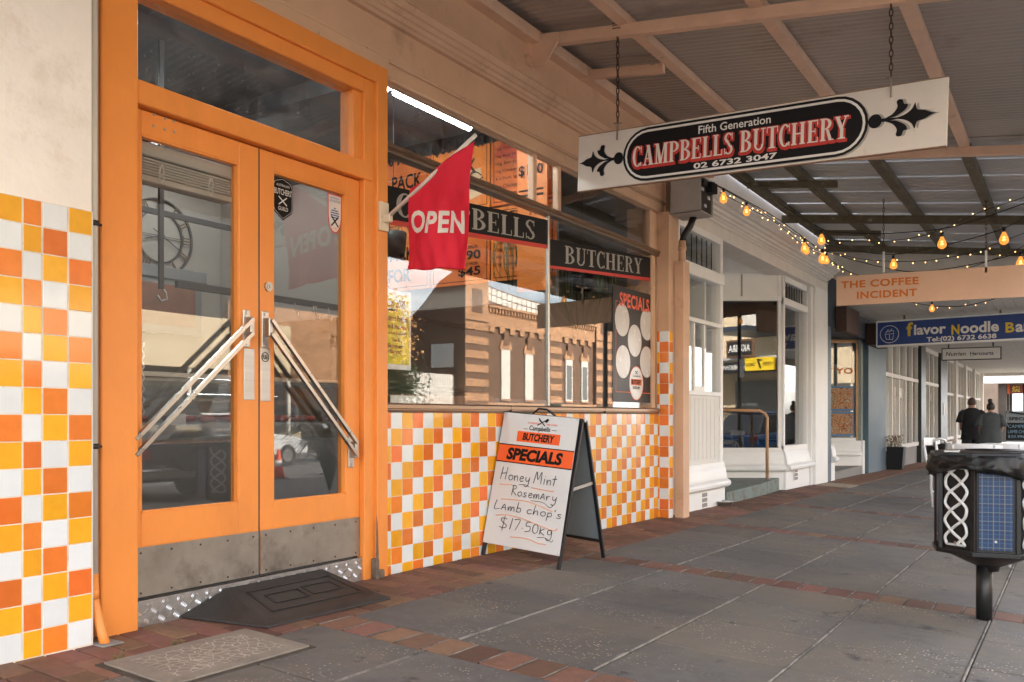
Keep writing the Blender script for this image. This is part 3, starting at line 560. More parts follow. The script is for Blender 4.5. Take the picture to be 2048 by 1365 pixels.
# aluminium checker plate on the step
step=MB().box(-.4,.012,2.462,4.085,-.05,.128).build('door_step',CONC,shop)
tp=MB().box(.012,.0165,2.464,4.082,-.02,.130).box(-.06,.0165,2.464,4.082,.1302,.1325).build('tread_plate',ALU,step)
m=MB(); 
for i in range(40):
    for j in range(4):
        cy=2.485+.042*i; cz=.118-.042*j
        if cy>4.07: continue
        a=R(58) if (i+j)%2 else R(-52)
        if cz<gz(0,cy)-.0: continue
        dx,dz=math.cos(a),math.sin(a)
        for k_ in range(-2,3):
            oy,oz=-dz*k_*.0078,dx*k_*.0078; L_=.015-abs(k_)*.0012
            y_,z_=cy+oy,cz+oz
            p=[(y_-dx*L_,z_-dz*L_),(y_-dz*.0017,z_+dx*.0017),(y_+dx*L_,z_+dz*L_),(y_+dz*.0017,z_-dx*.0017)]
            if max(q[1] for q in p)>.1295: continue
            m.add([(.0165,a_,b_) for a_,b_ in p]+[(.0190,y_,z_)],[(0,1,4),(1,2,4),(2,3,4),(3,0,4)])
m.build('tread_bars',M('polished_bars',(.85,.84,.82),.28,1.,var=.05),step,kind='stuff')
# stickers on the right pane
def shield(mb_,cy,top,w,h,x,inset=0.):
    w2=w/2-inset; pts=[(x,cy-w2,top-inset),(x,cy+w2,top-inset),(x,cy+w2,top-h*.55)]
    for k_ in range(1,9):
        a=math.pi*k_/8; pts.append((x,cy+w2*math.cos(a),top-h*.55-(h*.45-inset)*math.sin(a)))
    pts=pts[:3]+[p for p in pts[3:]]; return mb_.poly(pts)
gl=thing('guild_sticker',(-.033,3.41,2.2),'black shield sticker of a butchers guild at the top corner of the right door pane','sticker')
m=MB(); 
pts=[(3.345,2.30),(3.36,2.325),(3.42,2.345),(3.48,2.325),(3.495,2.30),(3.495,2.18),(3.485,2.15),(3.42,2.105),(3.355,2.15),(3.345,2.18)]
m.poly([(-.0325,a,b) for a,b in pts]); m.build('backing',PRINTK,gl)
m=MB(); cpts=[(3.42+(a-3.42)*.92,2.225+(b-2.225)*.92) for a,b in pts]+[(3.42+(pts[0][0]-3.42)*.92,2.225+(pts[0][1]-2.225)*.92)]; m.tube([(-.0318,a,b) for a,b in cpts],.0012,4); m.obox((-.0316,3.39,2.19),(-.0316,3.45,2.235),.006,.001,UX); m.obox((-.0316,3.45,2.19),(-.0316,3.39,2.235),.006,.001,UX); m.build('crest_lines',PRINTW,gl)
write('AUSTRALIAN',(-.0318,3.372,2.292),UY,UZ,.096,.014,PRINTW,gl); write("BUTCHERS'",(-.0318,3.356,2.246),UY,UZ,.128,.034,PRINTW,gl,bold=.01); write('GUILD',(-.0318,3.385,2.158),UY,UZ,.072,.022,PRINTW,gl,bold=.01)
ls=thing('local_butcher_sticker',(-.033,3.83,2.2),'white shield sticker with red rim and striped roundel by the right door pane edge','sticker')
m=MB(); shield(m,3.830,2.338,.118,.235,-.0325); m.build('rim',REDP,ls); m=MB(); shield(m,3.830,2.338,.118,.235,-.0320,.008); m.build('face',PRINTW,ls)
BLU=M('print_blue',(.02,.10,.28),.4,var=.02)
write('INDEPENDENT',(-.0315,3.790,2.308),UY,UZ,.08,.012,BLU,ls); write('LOCAL BUTCHER',(-.0315,3.785,2.29),UY,UZ,.09,.013,BLU,ls,bold=.01)
m=MB()
for k_ in range(6):
    z=2.180+.014*k_; hw=math.sqrt(max(.036**2-(z-2.215)**2,0)); m.add([(-.0314,3.83-hw,z),(-.0314,3.83+hw,z),(-.0314,3.83+hw,z+.007),(-.0314,3.83-hw,z+.007)],[(0,1,2,3)])
m.build('roundel',BLU,ls)
m=MB().obox((-.0312,3.80,2.145),(-.0312,3.86,2.205),.009,.001,UX).obox((-.0310,3.86,2.145),(-.0310,3.80,2.205),.009,.001,UX); m.build('crossed_cleavers',PRINTK,ls)
write('MEMBER',(-.0315,3.812,2.128),UY,UZ,.036,.009,ORP,ls)
# conduit by the left pier
cd=thing('conduit_pipe',(.09,2.215,0),'thin grey pipe down the pier edge, lower end painted orange and kicked out','pipe')
MB().tube([(.085,2.222,.31),(.085,2.222,4.0)],.0195,12).build('upper_pipe',M('pvc_grey',(.52,.50,.46),.5,var=.05),cd)
MB().tube([(.085,2.222,.31),(.086,2.224,.20),(.10,2.228,.14),(.135,2.232,.05),(.16,2.236,-.01)],.021,12).tube([(.085,2.222,.20),(.085,2.222,.25)],.024,12).build('lower_pipe',ORANGE,cd)
for z in (1.85,.87): MB().tube([(.085,2.222,z-.012),(.085,2.222,z+.012)],.023,12).tube([(.085,2.222,z),(.085,2.26,z-.002)],.006,6).build('saddle_clip',M('dark_bolt',(.05,.05,.05),.5,.6),cd)
MB().bbox(.10,.21,2.19,2.29,gz(.15,2.2)-.002,gz(.15,2.2)+.004,.002).build('mortar_patch',CONC,cd)
# ================================================================ AWNING
zr=lambda x:4.135-.128*x                    # underside of the sheets
aw=thing('street_awning',(2.3,3,4),'peach timber awning with corrugated iron roof sheltering the butcher shop footpath','awning')
PEACH=M('peach_awning_timber',(.76,.50,.35),.6,var=.1,vs=4,bump=.35,bs=45,dirt=((.19,.12,.08),.61,.14,6))
def sheet_mesh(nm,wd,mat,x0=.02,x1=4.62,zf=zr):
    n=int(wd/.076*8); v=[];f=[]
    for i in range(n+1):
        y=i*.0095; dz=.013*max(-.75,min(.75,1.25*math.sin(2*math.pi*y/.076)))
        v+=[(x0,y,zf(x0)+dz+.012),(x1,y,zf(x1)+dz+.012)]
    for i in range(n): f.append((2*i,2*i+1,2*i+3,2*i+2))
    mb=MB(); mb.add(v,f,True); return proto_mesh(nm,mb,mat)
sh=sheet_mesh('roof_sheet',.836,GALV)
for i in range(14): 
    put('roof_sheet',sh,aw,(0,-.76+.76*i,.0006*(i%3)),(0,0,0))
for y in (-.7,2.3,6.0,9.85):
    MB().prism([(0,zr(0)-.155-.0),(4.55,zr(4.55)-.155),(4.55,zr(4.55)-.045-.02),(0,zr(0)-.065)],(0,y-.035,0),UX,UZ,(0,.07,0)).build('tie_beam',PEACH,aw,bevel=.004)
    g_=MB(); z=zr(.15)-.06
    g_.prism([(.06,z+.0),(.30,z-.03),(.30,z-.10),(.18,z-.27),(.10,z-.27),(.06,z-.2)],(0,y-.052,0),UX,UZ,(0,.012,0)).box(.03,.062,y-.10,y-.02,z-.25,z)
    for bx,bz in ((.12,z-.07),(.24,z-.08)): g_.prism([(bx+.011*math.cos(k_*1.047),bz+.011*math.sin(k_*1.047)) for k_ in range(6)],(0,y-.058,0),UX,UZ,(0,.008,0))
    g_.build('gusset_plate',PEACH,aw)
for x in (.86,1.87,2.78,3.72,4.5):
    z=zr(x); MB().box(x-.045,x+.045,-.75,9.88,z-.075,z-.004).build('purlin',PEACH,aw,bevel=.004)
MB().box(.03,.13,-.75,9.9,3.98,4.075).build('wall_plate',PEACH,aw,bevel=.004)
MB().box(-.02,.028,-.75,9.1,4.1,4.22).build('wall_plate',PEACH,aw)
for (x,y) in ((.44,6.8),(.44,3.9)): MB().prism([(.03,3.975),(.83,3.87),(.83,3.945),(.03,4.05)],(0,y-.03,0),UX,UZ,(0,.06,0)).build('noggin',PEACH,aw,bevel=.004)
MB().box(4.60,4.64,-.76,9.9,3.33,3.62).build('fascia_board',PEACH,aw)
for y in (-.6,8.95): MB().lathe([(.06,-.2),(.06,.3),(.05,.32),(.045,3.3)],(4.45,y,0),12).build('post',BLACKP,aw)
# neighbouring awning
aw2=thing('cafe_awning',(2.3,13,4),'older awning with weathered olive beams and grey corrugated iron hung with string lights','awning')
sh2=sheet_mesh('roof_sheet',.836,GALV2,zf=lambda x:zr(x)-.01)
for i in range(9): put('roof_sheet',sh2,aw2,(0,9.75+.76*i,.002))
for y in (13.3,16.0):
    MB().prism([(0,zr(0)-.20),(4.55,zr(4.55)-.20),(4.55,zr(4.55)-.09),(0,zr(0)-.09)],(0,y-.035,0),UX,UZ,(0,.07,0)).build('tie_beam',OLIVE,aw2)
for x in (.15,.9,1.87,2.78,3.72,4.5):
    z=zr(x)-.01; MB().box(x-.05,x+.05,9.9,16.6,z-.095,z-.004).build('purlin',OLIVE,aw2)
for y,x1 in ((11.0,1.3),(14.4,1.2)): MB().prism([(.2,zr(.2)-.19),(x1,zr(x1)-.19),(x1,zr(x1)-.11),(.2,zr(.2)-.11)],(0,y-.03,0),UX,UZ,(0,.06,0)).build('noggin',OLIVE,aw2)
MB().box(4.60,4.64,9.92,16.6,3.33,3.62).build('fascia_board',OLIVE,aw2)
MB().lathe([(.06,-.3),(.06,.3),(.045,3.3)],(4.45,16.3,0),12).build('post',BLACKP,aw2)
# far lined awning
aw3=thing('lined_awning',(2.3,30,3),'pale board lined awning ceiling over the far shopfronts','awning')
CEILW=M('white_board_ceiling',(.60,.57,.52),.7,var=.08,vs=2,dirt=((.35,.31,.26),.62,.2,5))
m=MB()
for i in range(29): x=-.25+.17*i; m.box(x,x+.164,16.7,46.5,3.05,3.07)
m.box(-.3,4.7,16.7,46.5,3.075,3.1); m.build('ceiling_boards',CEILW,aw3,kind='stuff')
MB().box(-.3,4.7,16.62,16.7,3.02,4.45).build('fascia_board',CEILW,aw3); MB().box(4.6,4.7,16.7,46.5,2.85,3.3).build('fascia_board',CEILW,aw3); MB().box(0,4.7,46.5,46.6,2.9,3.35).build('fascia_board',CEILW,aw3)
MB().box(-.3,4.7,16.7,46.5,3.35,3.4).build('roof',GALV2,aw3)
# ================================================================ hanging sign
sg=thing('hanging_sign',(1.75,6,2.95),'long white hanging sign with black rounded panel lettered Campbells Butchery','sign')
A,B_,C_,D_=[PY(*q,6.0) for q in ((1155,383),(1893,291),(1896,154),(1155,275))]
o_=A.copy(); axx=(B_-A); W_=axx.length; axx.normalize(); ayy=Vector((-axx.z,0,axx.x)); H_=.422
def sp(a,b,l=0): return o_+axx*a+ayy*b+Vector((0,-l,0))
m=MB().prism([(0,0),(W_,0),(W_,H_),(0,H_)],o_,axx,ayy,(0,.028,0)); m.build('board',SIGNW,sg,bevel=.002)
m=MB().prism([(0,0),(W_,0),(W_,.006),(0,.006)],o_+Vector((0,.0,0))-ayy*.006,axx,ayy,(0,.028,0)).prism([(0,0),(W_,0),(W_,.006),(0,.006)],o_+ayy*H_,axx,ayy,(0,.028,0)); m.build('edge_trim',M('rusty_trim',(.28,.16,.10),.7,var=.3,vs=20),sg)
def rr_(x0,x1,y0,y1,l,mat,nm='panel_face'):
    r=(y1-y0)/2; pts=[]
    for k_ in range(13): a=-math.pi/2+math.pi*k_/12; pts.append((x1-r+r*math.cos(a),(y0+y1)/2+r*math.sin(a)))
    for k_ in range(13): a=math.pi/2+math.pi*k_/12; pts.append((x0+r+r*math.cos(a),(y0+y1)/2+r*math.sin(a)))
    return MB().poly([sp(a,b,l) for a,b in pts]).build(nm,mat,sg)
xa,xb=.385,2.135
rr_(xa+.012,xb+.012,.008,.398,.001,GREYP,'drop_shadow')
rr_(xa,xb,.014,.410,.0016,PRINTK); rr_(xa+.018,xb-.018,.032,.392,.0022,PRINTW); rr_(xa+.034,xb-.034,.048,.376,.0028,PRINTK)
RED2=M('sign_red',(.50,.025,.015),.45,var=.03)
serif('CAMPBELLS BUTCHERY',sp(.462,.118),axx,ayy,1.545,.155,RED2,sg,lift=.0034,name='red_lettering',fat=.055)
serif('CAMPBELLS BUTCHERY',sp(.475,.113),axx,ayy,1.545,.155,RED2,sg,lift=.0038,name='red_lettering',fat=.05)
serif('CAMPBELLS BUTCHERY',sp(.468,.128),axx,ayy,1.545,.148,M('sign_lettering_cream',(.70,.66,.60),.5,var=.02),sg,lift=.0055)
write('Fifth Generation',sp(.98,.302),axx,ayy,.52,.058,PRINTW,sg,bold=.012,lift=.0035); write('02 6732 3047',sp(.95,.055),axx,ayy,.60,.042,PRINTW,sg,bold=.025,lift=.0035)
def fleur(x0,s,mat,l):
    m=MB(); cx=lambda a:x0+s*a
    def P(pts): m.poly([sp(cx(a),.211+b,l+P.k) for a,b in (pts if s>0 else pts[::-1])]); P.k+=.0001
    P.k=0
    P([(.038+.042*math.cos(k_*.4488),.046*math.sin(k_*.4488)) for k_ in range(14)])
    sc=1.0
    P([(.07,-.012),(.14,-.008),(.20,0),(.14,.008),(.07,.012)])
    for sg_ in (1,-1):
        c_=smooth([(.08,.004*sg_),(.14,.03*sg_),(.17,.07*sg_),(.165,.105*sg_),(.18,.118*sg_),(.20,.112*sg_),(.21,.085*sg_),(.232,.078*sg_),(.215,.045*sg_),(.16,.012*sg_)])
        P(c_ if sg_<0 else c_[::-1])
        c_=smooth([(.14,0),(.21,.015*sg_),(.255,.045*sg_),(.275,.082*sg_),(.287,.04*sg_),(.33,.028*sg_),(.37,.008*sg_),(.40,.0)])
        P(c_ if sg_<0 else c_[::-1])
    m.build('fleur_ornament',mat,sg)
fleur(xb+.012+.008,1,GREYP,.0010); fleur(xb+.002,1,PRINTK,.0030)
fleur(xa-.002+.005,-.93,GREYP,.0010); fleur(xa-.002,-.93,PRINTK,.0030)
def chain(parent,x,y,z0,z1,n,mat=RUST,r=.0042,name='chain'):
    m=MB(); p=(z1-z0)/n
    for i in range(n):
        zc=z0+p*(i+.5); pts=[]; 
        for k_ in range(9):
            a=2*math.pi*k_/8; w_=math.cos(a)*.011; h_=math.sin(a)*p*.62
            pts.append((x+w_,y,zc+h_) if i%2 else (x,y+w_,zc+h_))
        m.tube(pts,r,5,cap=False)
    return m.build(name,mat,parent)
for a in (.345,2.27):
    p=sp(a,H_-.05); zt=zr(p.x)-.10
    chain(sg,p.x,6.0-.02,p.z+.10,zt,int((zt-p.z-.1)/.042)); 
    MB().obox(p+Vector((0,-.035,-.03)),p+Vector((0,-.02,.09)),.016,.008,UX).tube([p+Vector((-.03,-.03,.10)),p+Vector((.035,-.02,.095))],.005,6).build('eye_bolt',M('galv_bolt',(.30,.26,.22),.5,.6,var=.2),sg)
    m=MB()
    for k_ in range(3): m.tube([(p.x-.03,5.95,zt+.02*k_),(p.x+.03,5.95,zt+.025*k_),(p.x+.02,6.05,zt-.02)],.003,5)
    m.build('wire_tie',RUST,sg)
# coffee sign
c2=thing('hanging_sign',(2.2,12.2,2.65),'long peach hanging board lettered The Coffee Incident behind the string lights','sign')
y=12.2; P=lambda u,v:PY(u,v,y)
a,b=P(1673,612),P(1673,554); r0,r1=P(2048,594),P(2048,529); ex=(r0-a)/(r0.x-a.x); ex2=(r1-b)/(r1.x-b.x); L_=2.6
MB().prism([(0,0),(L_,0),(L_,b.z-a.z),(0,b.z-a.z)],a,ex,UZ,(0,.03,0)).build('board',M('sign_peach',(.80,.52,.36),.55,var=.08,vs=1.5),c2)
ORT2=M('coffee_lettering',(.74,.19,.015),.5,var=.02)
write('THE COFFEE',a+ex*.06+UZ*.225,ex,UZ,.95,.098,ORT2,c2,bold=.03,spacing=1.1,lift=.003); write('INCIDENT',a+ex*.26+UZ*.075,ex,UZ,.73,.098,ORT2,c2,bold=.03,spacing=1.1,lift=.003)
for u in (1767,1972):
    q=P(u,545); m_=MB().box(q.x-.012,q.x+.012,y+.0,y+.02,q.z,q.z+.27).build('hanger_strap',WHITE,c2); chain(c2,q.x,y+.01,q.z+.27,zr(q.x)-.08,12,RUST,.004)
# noodle sign
c3=thing('lightbox_sign',(1.8,19,2.7),'blue lightbox sign with yellow and white Flavor Noodle Bar lettering','sign')
y=19.; a,b=P(1752,695),P(1752,643); hh=b.z-a.z
def PP(u,v): return PY(u,v,19.)
a,b=PP(1752,695),PP(1752,643); hh=b.z-a.z; r0=PP(2048,680); ex=(r0-a)/(r0.x-a.x); L_=3.0
MB().prism([(0,0),(L_,0),(L_,hh),(0,hh)],a,ex,UZ,(0,.2,0)).build('case',WHITE,c3,bevel=.01)
MB().prism([(.03,.035),(L_-.03,.035),(L_-.03,hh-.035),(.03,hh-.035)],a,ex,UZ,(0,-.004,0)).build('face',M('sign_blue',(.012,.045,.20),.4,var=.15,vs=1.2),c3)
YEL=M('print_yellow',(.70,.48,.03),.5,var=.02)
def rel(u,v): 
    q=PP(u,v); return q.x-a.x,(q-a-ex*(q.x-a.x)).z
for body,u0,u1,v0,v1,mt in (('f',1813,1826,673,646,YEL),('lavor',1828,1892,671,651,PRINTW),('N',1903,1919,670,651,YEL),('oodle',1921,1998,668,647,PRINTW),('B',2011,2029,666,647,YEL),('ar',2031,2062,665,650,PRINTW),('Tel:(02) 6732 6638',1853,1993,687,675,PRINTW)):
    q0=rel(u0,v0); q1=rel(u1,v0); h_=(v0-v1)/1743*(PP(u0,v0)-CAMP).length*.93
    write(body,a+ex*q0[0]+UZ*q0[1],ex,UZ,q1[0]-q0[0],h_,mt,c3,bold=.03,lift=.007)
cx,cz=rel(1779,669); cc=a+ex*cx+UZ*cz
m=MB()
for r_ in (.175,): m.tube([cc+Vector((r_*math.cos(k_*.2618),-.007,r_*math.sin(k_*.2618))) for k_ in range(25)],.006,4)
for s_ in ([(-.08,.0),(-.06,-.10),(.06,-.11),(.08,.01),(-.08,.0)],[(-.08,0),(-.05,.06),(.08,.07),(.08,.01)],[(.0,-.01),(.0,-.105)],[(-.06,.03),(-.02,.10)],[(-.01,.04),(.05,.11)]): m.tube([cc+Vector((p,-.007,q)) for p,q in s_],.006,4)
m.build('logo_lines',PRINTW,c3)
for px_,hx in ((.5,0),(2.2,0)): MB().box(a.x+px_,a.x+px_+.04,19.08,19.12,a.z+hh-.1,3.1).build('hanger',BRONZE,c3)
# small estate agent sign
c4=thing('hanging_sign',(1.5,25,2.6),'small white hanging sign in dark frame reading Nutrien Harcourts','sign')
Q=lambda u,v:PY(u,v,25.)
a=Q(1883,722); b=Q(1883,697); r0=Q(2003,719); ex=(r0-a)/(r0.x-a.x); L_=r0.x-a.x; hh=b.z-a.z
MB().prism([(0,0),(L_,0),(L_,hh),(0,hh)],a,ex,UZ,(0,.05,0)).build('frame',BLACKP,c4); MB().prism([(.025,.025),(L_-.025,.025),(L_-.025,hh-.025),(.025,hh-.025)],a+Vector((0,-.003,0)),ex,UZ,(0,.003,0)).build('face',PRINTW,c4)
write('Nutrien',a+ex*.10+UZ*.12,ex,UZ,.46,.10,PRINTK,c4,bold=.01,shear=.2,lift=.006); write('Harcourts',a+ex*.66+UZ*.12,ex,UZ,.52,.09,M('print_navy',(.015,.03,.09),.5,var=0),c4,bold=.02,lift=.006); MB().box(a.x+.66,a.x+.73,24.99,24.993,a.z+.09,a.z+.105).build('underline',M('print_cyan',(.05,.4,.6),.5,var=0),c4)
for px_ in (.15,L_-.2): MB().box(a.x+px_,a.x+px_+.03,25.0,25.04,a.z+hh,3.06).build('hanger',BLACKP,c4)
# ================================================================ OPEN flag
fl=thing('open_flag',(.06,4.14,2.24),'red cloth flag reading OPEN on a white pole angled from the door post','flag')
MB().bbox(.058,.078,4.118,4.198,2.165,2.345,.003).bbox(.078,.13,4.14,4.176,2.215,2.262,.004).build('wall_bracket',M('bracket_cream',(.66,.56,.42),.5,var=.06),fl)
p0=Vector((.085,4.155,2.235)); p1=PY(952,270,4.16); MB().tube([p0,p1],.0125,12).build('pole',M('pole_white',(.68,.64,.58),.45,var=.05),fl)
TL,TR,BR,BL_=[PY(*q,4.15) for q in ((820,378),(946,282),(930,538),(812,541))]
nx_,ny_=40,44; m=MB(); v=[];f=[]
def flagp(s,t):
    top=TL.lerp(TR,s); bot=BL_.lerp(BR,s); q=top.lerp(bot,t)
    ph=s*7.0+t*1.5; q.y+= .016*math.sin(ph+1.0)*(.25+.75*t)+.010*math.sin(s*15+t*9)*(.1+t*.6)+.004*math.sin(s*31-t*13)*t+.012*math.sin((s*1.2-t)*6); q.z+= .005*math.sin(s*11+.6)*t; q.x+=.004*math.sin(t*9+s*3)*(1 if s>.5 else -1)*abs(s-.5)*2
    return q
for i in range(nx_+1):
    for j in range(ny_+1): v.append(flagp(i/nx_,j/ny_))
for i in range(nx_):
    for j in range(ny_): a=i*(ny_+1)+j; f.append((a,a+1,a+ny_+2,a+ny_+1))
m.add(v,f,True); fo=m.build('cloth',FLAGRED,fl); sd_=fo.modifiers.new('thickness','SOLIDIFY'); sd_.thickness=.0012; sd_.offset=0
m=MB(); m.tube([flagp(i/40,.992)+Vector((0,-.002,0)) for i in range(41)],.0022,4); m.tube([flagp(.004,j/40)+Vector((0,-.001,0)) for j in range(41)],.0020,4); m.tube([flagp(.996,j/40)+Vector((0,-.001,0)) for j in range(41)],.0020,4); m.build('hem',FLAGRED,fl)
tv,tf=text_polys('OPEN',.035,spacing=1.1); x0=min(q.x for q in tv); x1=max(q.x for q in tv); y0=min(q.y for q in tv); y1=max(q.y for q in tv)
# subdivide the letters so that they drape with the cloth
bm=bmesh.new(); vs=[bm.verts.new((q.x,q.y,0)) for q in tv]
for q in tf:
    try: bm.faces.new([vs[i] for i in q])
    except: pass
bmesh.ops.triangulate(bm,faces=bm.faces); 
for _ in range(3): bmesh.ops.subdivide_edges(bm,edges=[e for e in bm.edges if e.calc_length()>.06],cuts=1)
bm.verts.index_update()
def L2(q):
    s=.055+(q.x-x0)/(x1-x0)*.86; tt=(q.y-y0)/(y1-y0)
    vT=(420+(s)*2); # target rows in the cloth
    top_t=(421-(378-(378-282)*s))/((540)-(378-(378-282)*s)); bot_t=(467-(378-(378-282)*s))/((540)-(378-(378-282)*s))
    return flagp(s,bot_t+(top_t-bot_t)*tt)+Vector((0,-.0022,0))
mm_=MB(); mm_.add([L2(v_.co) for v_ in bm.verts],[tuple(v_.index for v_ in f_.verts) for f_ in bm.faces],True); bm.free()
mm_.build('lettering',M('flag_white',(.70,.66,.60),.8,var=.05,vs=30,bump=.2,bs=300),fl)
# ================================================================ A-frame sign
af=thing('a_frame_sign',(.42,5.45,0),'white A-frame specials board with orange headings and handwritten lamb price on the footpath','sandwich board')
FL,FR,BRt=Vector((.035,5.30,gz(.03,5.3))),Vector((.727,5.21,gz(.73,5.2))),Vector((.742,5.865,gz(.74,5.86)))
BLt=BRt-(FR-FL)
TR_=PY(1186,841,5.535); TL_=PY(1026,826,5.60)
TR_=Vector((.735,5.54,TR_.z)); TL_=Vector((.045,5.61,TL_.z))
m=MB(); m.obox(FL,TL_,.026,.022).obox(FR,TR_,.026,.022).obox(TL_,TR_,.022,.022).obox(FL.lerp(TL_,.10),FR.lerp(TR_,.10),.022,.022); m.build('front_frame',BLACKP,af,bevel=.002)
TR2,TL2=TR_+Vector((.01,.03,-.005)),TL_+Vector((.01,.03,-.005))
m=MB(); m.obox(BLt,TL2,.026,.022).obox(BRt,TR2,.026,.022).obox(TL2,TR2,.022,.022).obox(BLt.lerp(TL2,.13),BRt.lerp(TR2,.13),.026,.022); m.build('back_frame',BLACKP,af,bevel=.002)
up=(TL_-FL); ax=(FR-FL).normalized(); n_=ax.cross(up.normalized()).normalized(); 
if n_.y>0: n_=-n_
b0=FL.lerp(TL_,.085)+n_*.016; b1=FR.lerp(TR_,.085)+n_*.016; b2=TR_+n_*.016; b3=TL_+n_*.016
b0-=ax*.012; b3-=ax*.012
n_=(b1-b0).cross(b3-b0).normalized(); n_=-n_ if n_.y>0 else n_
b2=b2-n_*((b2-b0).dot(n_))
m=MB(); bk=-n_*.003; m.add([b0,b1,b2,b3,b0+bk,b1+bk,b2+bk,b3+bk],[(0,1,2,3),(7,6,5,4),(0,4,5,1),(1,5,6,2),(2,6,7,3),(3,7,4,0)]); m.build('front_panel',M('whiteboard',(.62,.64,.65),.4,var=.03,vs=2,dirt=((.50,.48,.45),.62,.2,6)),af)
q=[BLt.lerp(TL2,.14),BRt.lerp(TR2,.14),TR2,TL2]; m=MB(); n2=Vector((0,-1,.3)).normalized()*.004; m.add([p for p in q]+[p+n2 for p in q],[(3,2,1,0),(4,5,6,7),(0,1,5,4),(1,2,6,5),(2,3,7,6),(3,0,4,7)]); m.build('back_panel',M('panel_back_grey',(.20,.23,.25),.6,var=.06,vs=2),af)
MB().tube([TL_.lerp(TR_,.36)+UZ*.012,TL_.lerp(TR_,.44)+UZ*.055,TL_.lerp(TR_,.54)+UZ*.055,TL_.lerp(TR_,.66)+UZ*.012],.008,8).build('carry_handle',BLACKP,af)
sa=FR.lerp(TR_,.52); sb=BRt.lerp(TR2,.56); MB().obox(sa,sb,.004,.022).build('stay_bar',STEEL,af)
MB().prism([(.016*math.cos(k_*.785),.016*math.sin(k_*.785)) for k_ in range(8)],TR_+Vector((.014,.01,0)),UY,UZ,(.008,0,0)).build('pivot_bolt',STEEL,af)
# print on the panel: u,v in panel space 0..1
def pp_(u,v,l=.0012): return b0.lerp(b1,u).lerp(b3.lerp(b2,u),v)+n_*l
pu=ax; pv=(b3-b0).normalized(); PH=(b3-b0).length; PW=(b1-b0).length
def quad(u0,u1,v0,v1,mat,l,nm='stripe'): return MB().poly([pp_(u0,v0,l),pp_(u1,v0,l),pp_(u1,v1,l),pp_(u0,v1,l)]).build(nm,mat,af)
vv=lambda y:1-y   # y measured from the top
ORB=M('board_orange',(.80,.105,.012),.5,var=.03)
quad(0,1,vv(.385),vv(.243),PRINTK,.0008); quad(0,1,vv(.377),vv(.251),ORB,.0014)
quad(.23,.80,vv(.216),vv(.135),ORB,.0010)
# text plane normal follows pu x pv; make sure it is towards the viewer
SGN=1 if pu.cross(pv).dot(n_)>0 else -1
def wr(body,u0,u1,ya,yb,mat,**k):
    v,f=text_polys(body,**k); a0=min(q.x for q in v); a1=max(q.x for q in v); c0=min(q.y for q in v); c1=max(q.y for q in v)
    return MB().add([pp_(u0+(q.x-a0)/(a1-a0)*(u1-u0),vv(yb)+(q.y-c0)/(c1-c0)*(yb-ya),.0024) for q in v],f).build('lettering',mat,af)
wr('SPECIALS',.13,.87,.268,.362,PRINTK,bold=.05,shear=.12); wr('BUTCHERY',.31,.73,.146,.204,PRINTK,bold=.04,shear=.1)
wr('Campbells',.38,.66,.085,.133,PRINTK,bold=.015); wr('5TH GENERATION',.35,.50,.060,.072,ORP,bold=.02); wr('FAMILY OWNED',.60,.74,.060,.072,ORP,bold=.02)
m=MB()
for (a_,b_) in (((.48,.080),(.60,.030)),((.58,.080),(.49,.026))): m.obox(pp_(a_[0],vv(a_[1]),.002),pp_(b_[0],vv(b_[1]),.002),.008,.001,n_)
m.poly([pp_(.565,vv(.045),.0026),pp_(.60,vv(.022),.0026),pp_(.63,vv(.030),.0026),pp_(.60,vv(.056),.0026)]).poly([pp_(.48,vv(.018),.0027),pp_(.515,vv(.040),.0027),pp_(.54,vv(.062),.0027),pp_(.50,vv(.045),.0027)]); m.obox(pp_(.30,vv(.115),.002),pp_(.36,vv(.115),.002),.003,.001,n_).obox(pp_(.68,vv(.108),.002),pp_(.74,vv(.108),.002),.003,.001,n_)
m.build('knife_and_cleaver',PRINTK,af)
def hw(body,u0,u1,yb,hh):
    m=MB(); x=0; st=[]
    for ch in body:
        for s_ in HW[ch]: st.append(smooth([(x+a_,b_) for a_,b_ in s_]))
        x+=HWW.get(ch,.58)
    for s_ in st: m.tube([pp_(u0+a_/x*(u1-u0),vv(yb)+b_*hh,.0024) for a_,b_ in s_],.0026,4,sm=False)
    return m.build('handwriting',PRINTK,af)
hw('Honey Mint',.10,.86,.515,.085); hw('Rosemary',.28,.88,.625,.075); hw("Lamb chop's",.08,.98,.742,.072); hw('$17.50kg',.20,.90,.875,.088)
OU=M('marker_orange',(.85,.28,.05),.5,var=0)
m=MB()
for pts in ([(.10,.555),(.18,.552),(.27,.548)],[(.53,.550),(.62,.553),(.72,.556),(.82,.556)],[(.16,.665),(.3,.657),(.5,.655),(.66,.672),(.84,.700)],[(.12,.79),(.26,.775),(.45,.782),(.65,.805),(.88,.832),(.93,.815)],[(.36,.930),(.50,.922),(.62,.925),(.72,.94),(.82,.937)]):
    m.tube([pp_(u_,vv(y_),.0025) for u_,y_ in smooth(pts)],.0024,4)
m.build('marker_underline',OU,af)
m=MB()
for pts in ([(.36,.540),(.44,.535),(.50,.548)],[(.55,.645),(.70,.645),(.80,.675),(.84,.655)],[(.70,.90),(.80,.893),(.88,.915),(.90,.895)]): m.tube([pp_(u_,vv(y_),.0025) for u_,y_ in smooth(pts)],.0018,4)
m.build('marker_flourish',PRINTK,af)
m=MB()
for u_,y_ in ((.02,.01),(.98,.012),(.02,.99),(.98,.988)): m.prism([(.004*math.cos(k_*1.047),.004*math.sin(k_*1.047)) for k_ in range(6)],pp_(u_,vv(y_),.001),pu,pv,n_*.003)
m.build('rivet',STEEL,af)
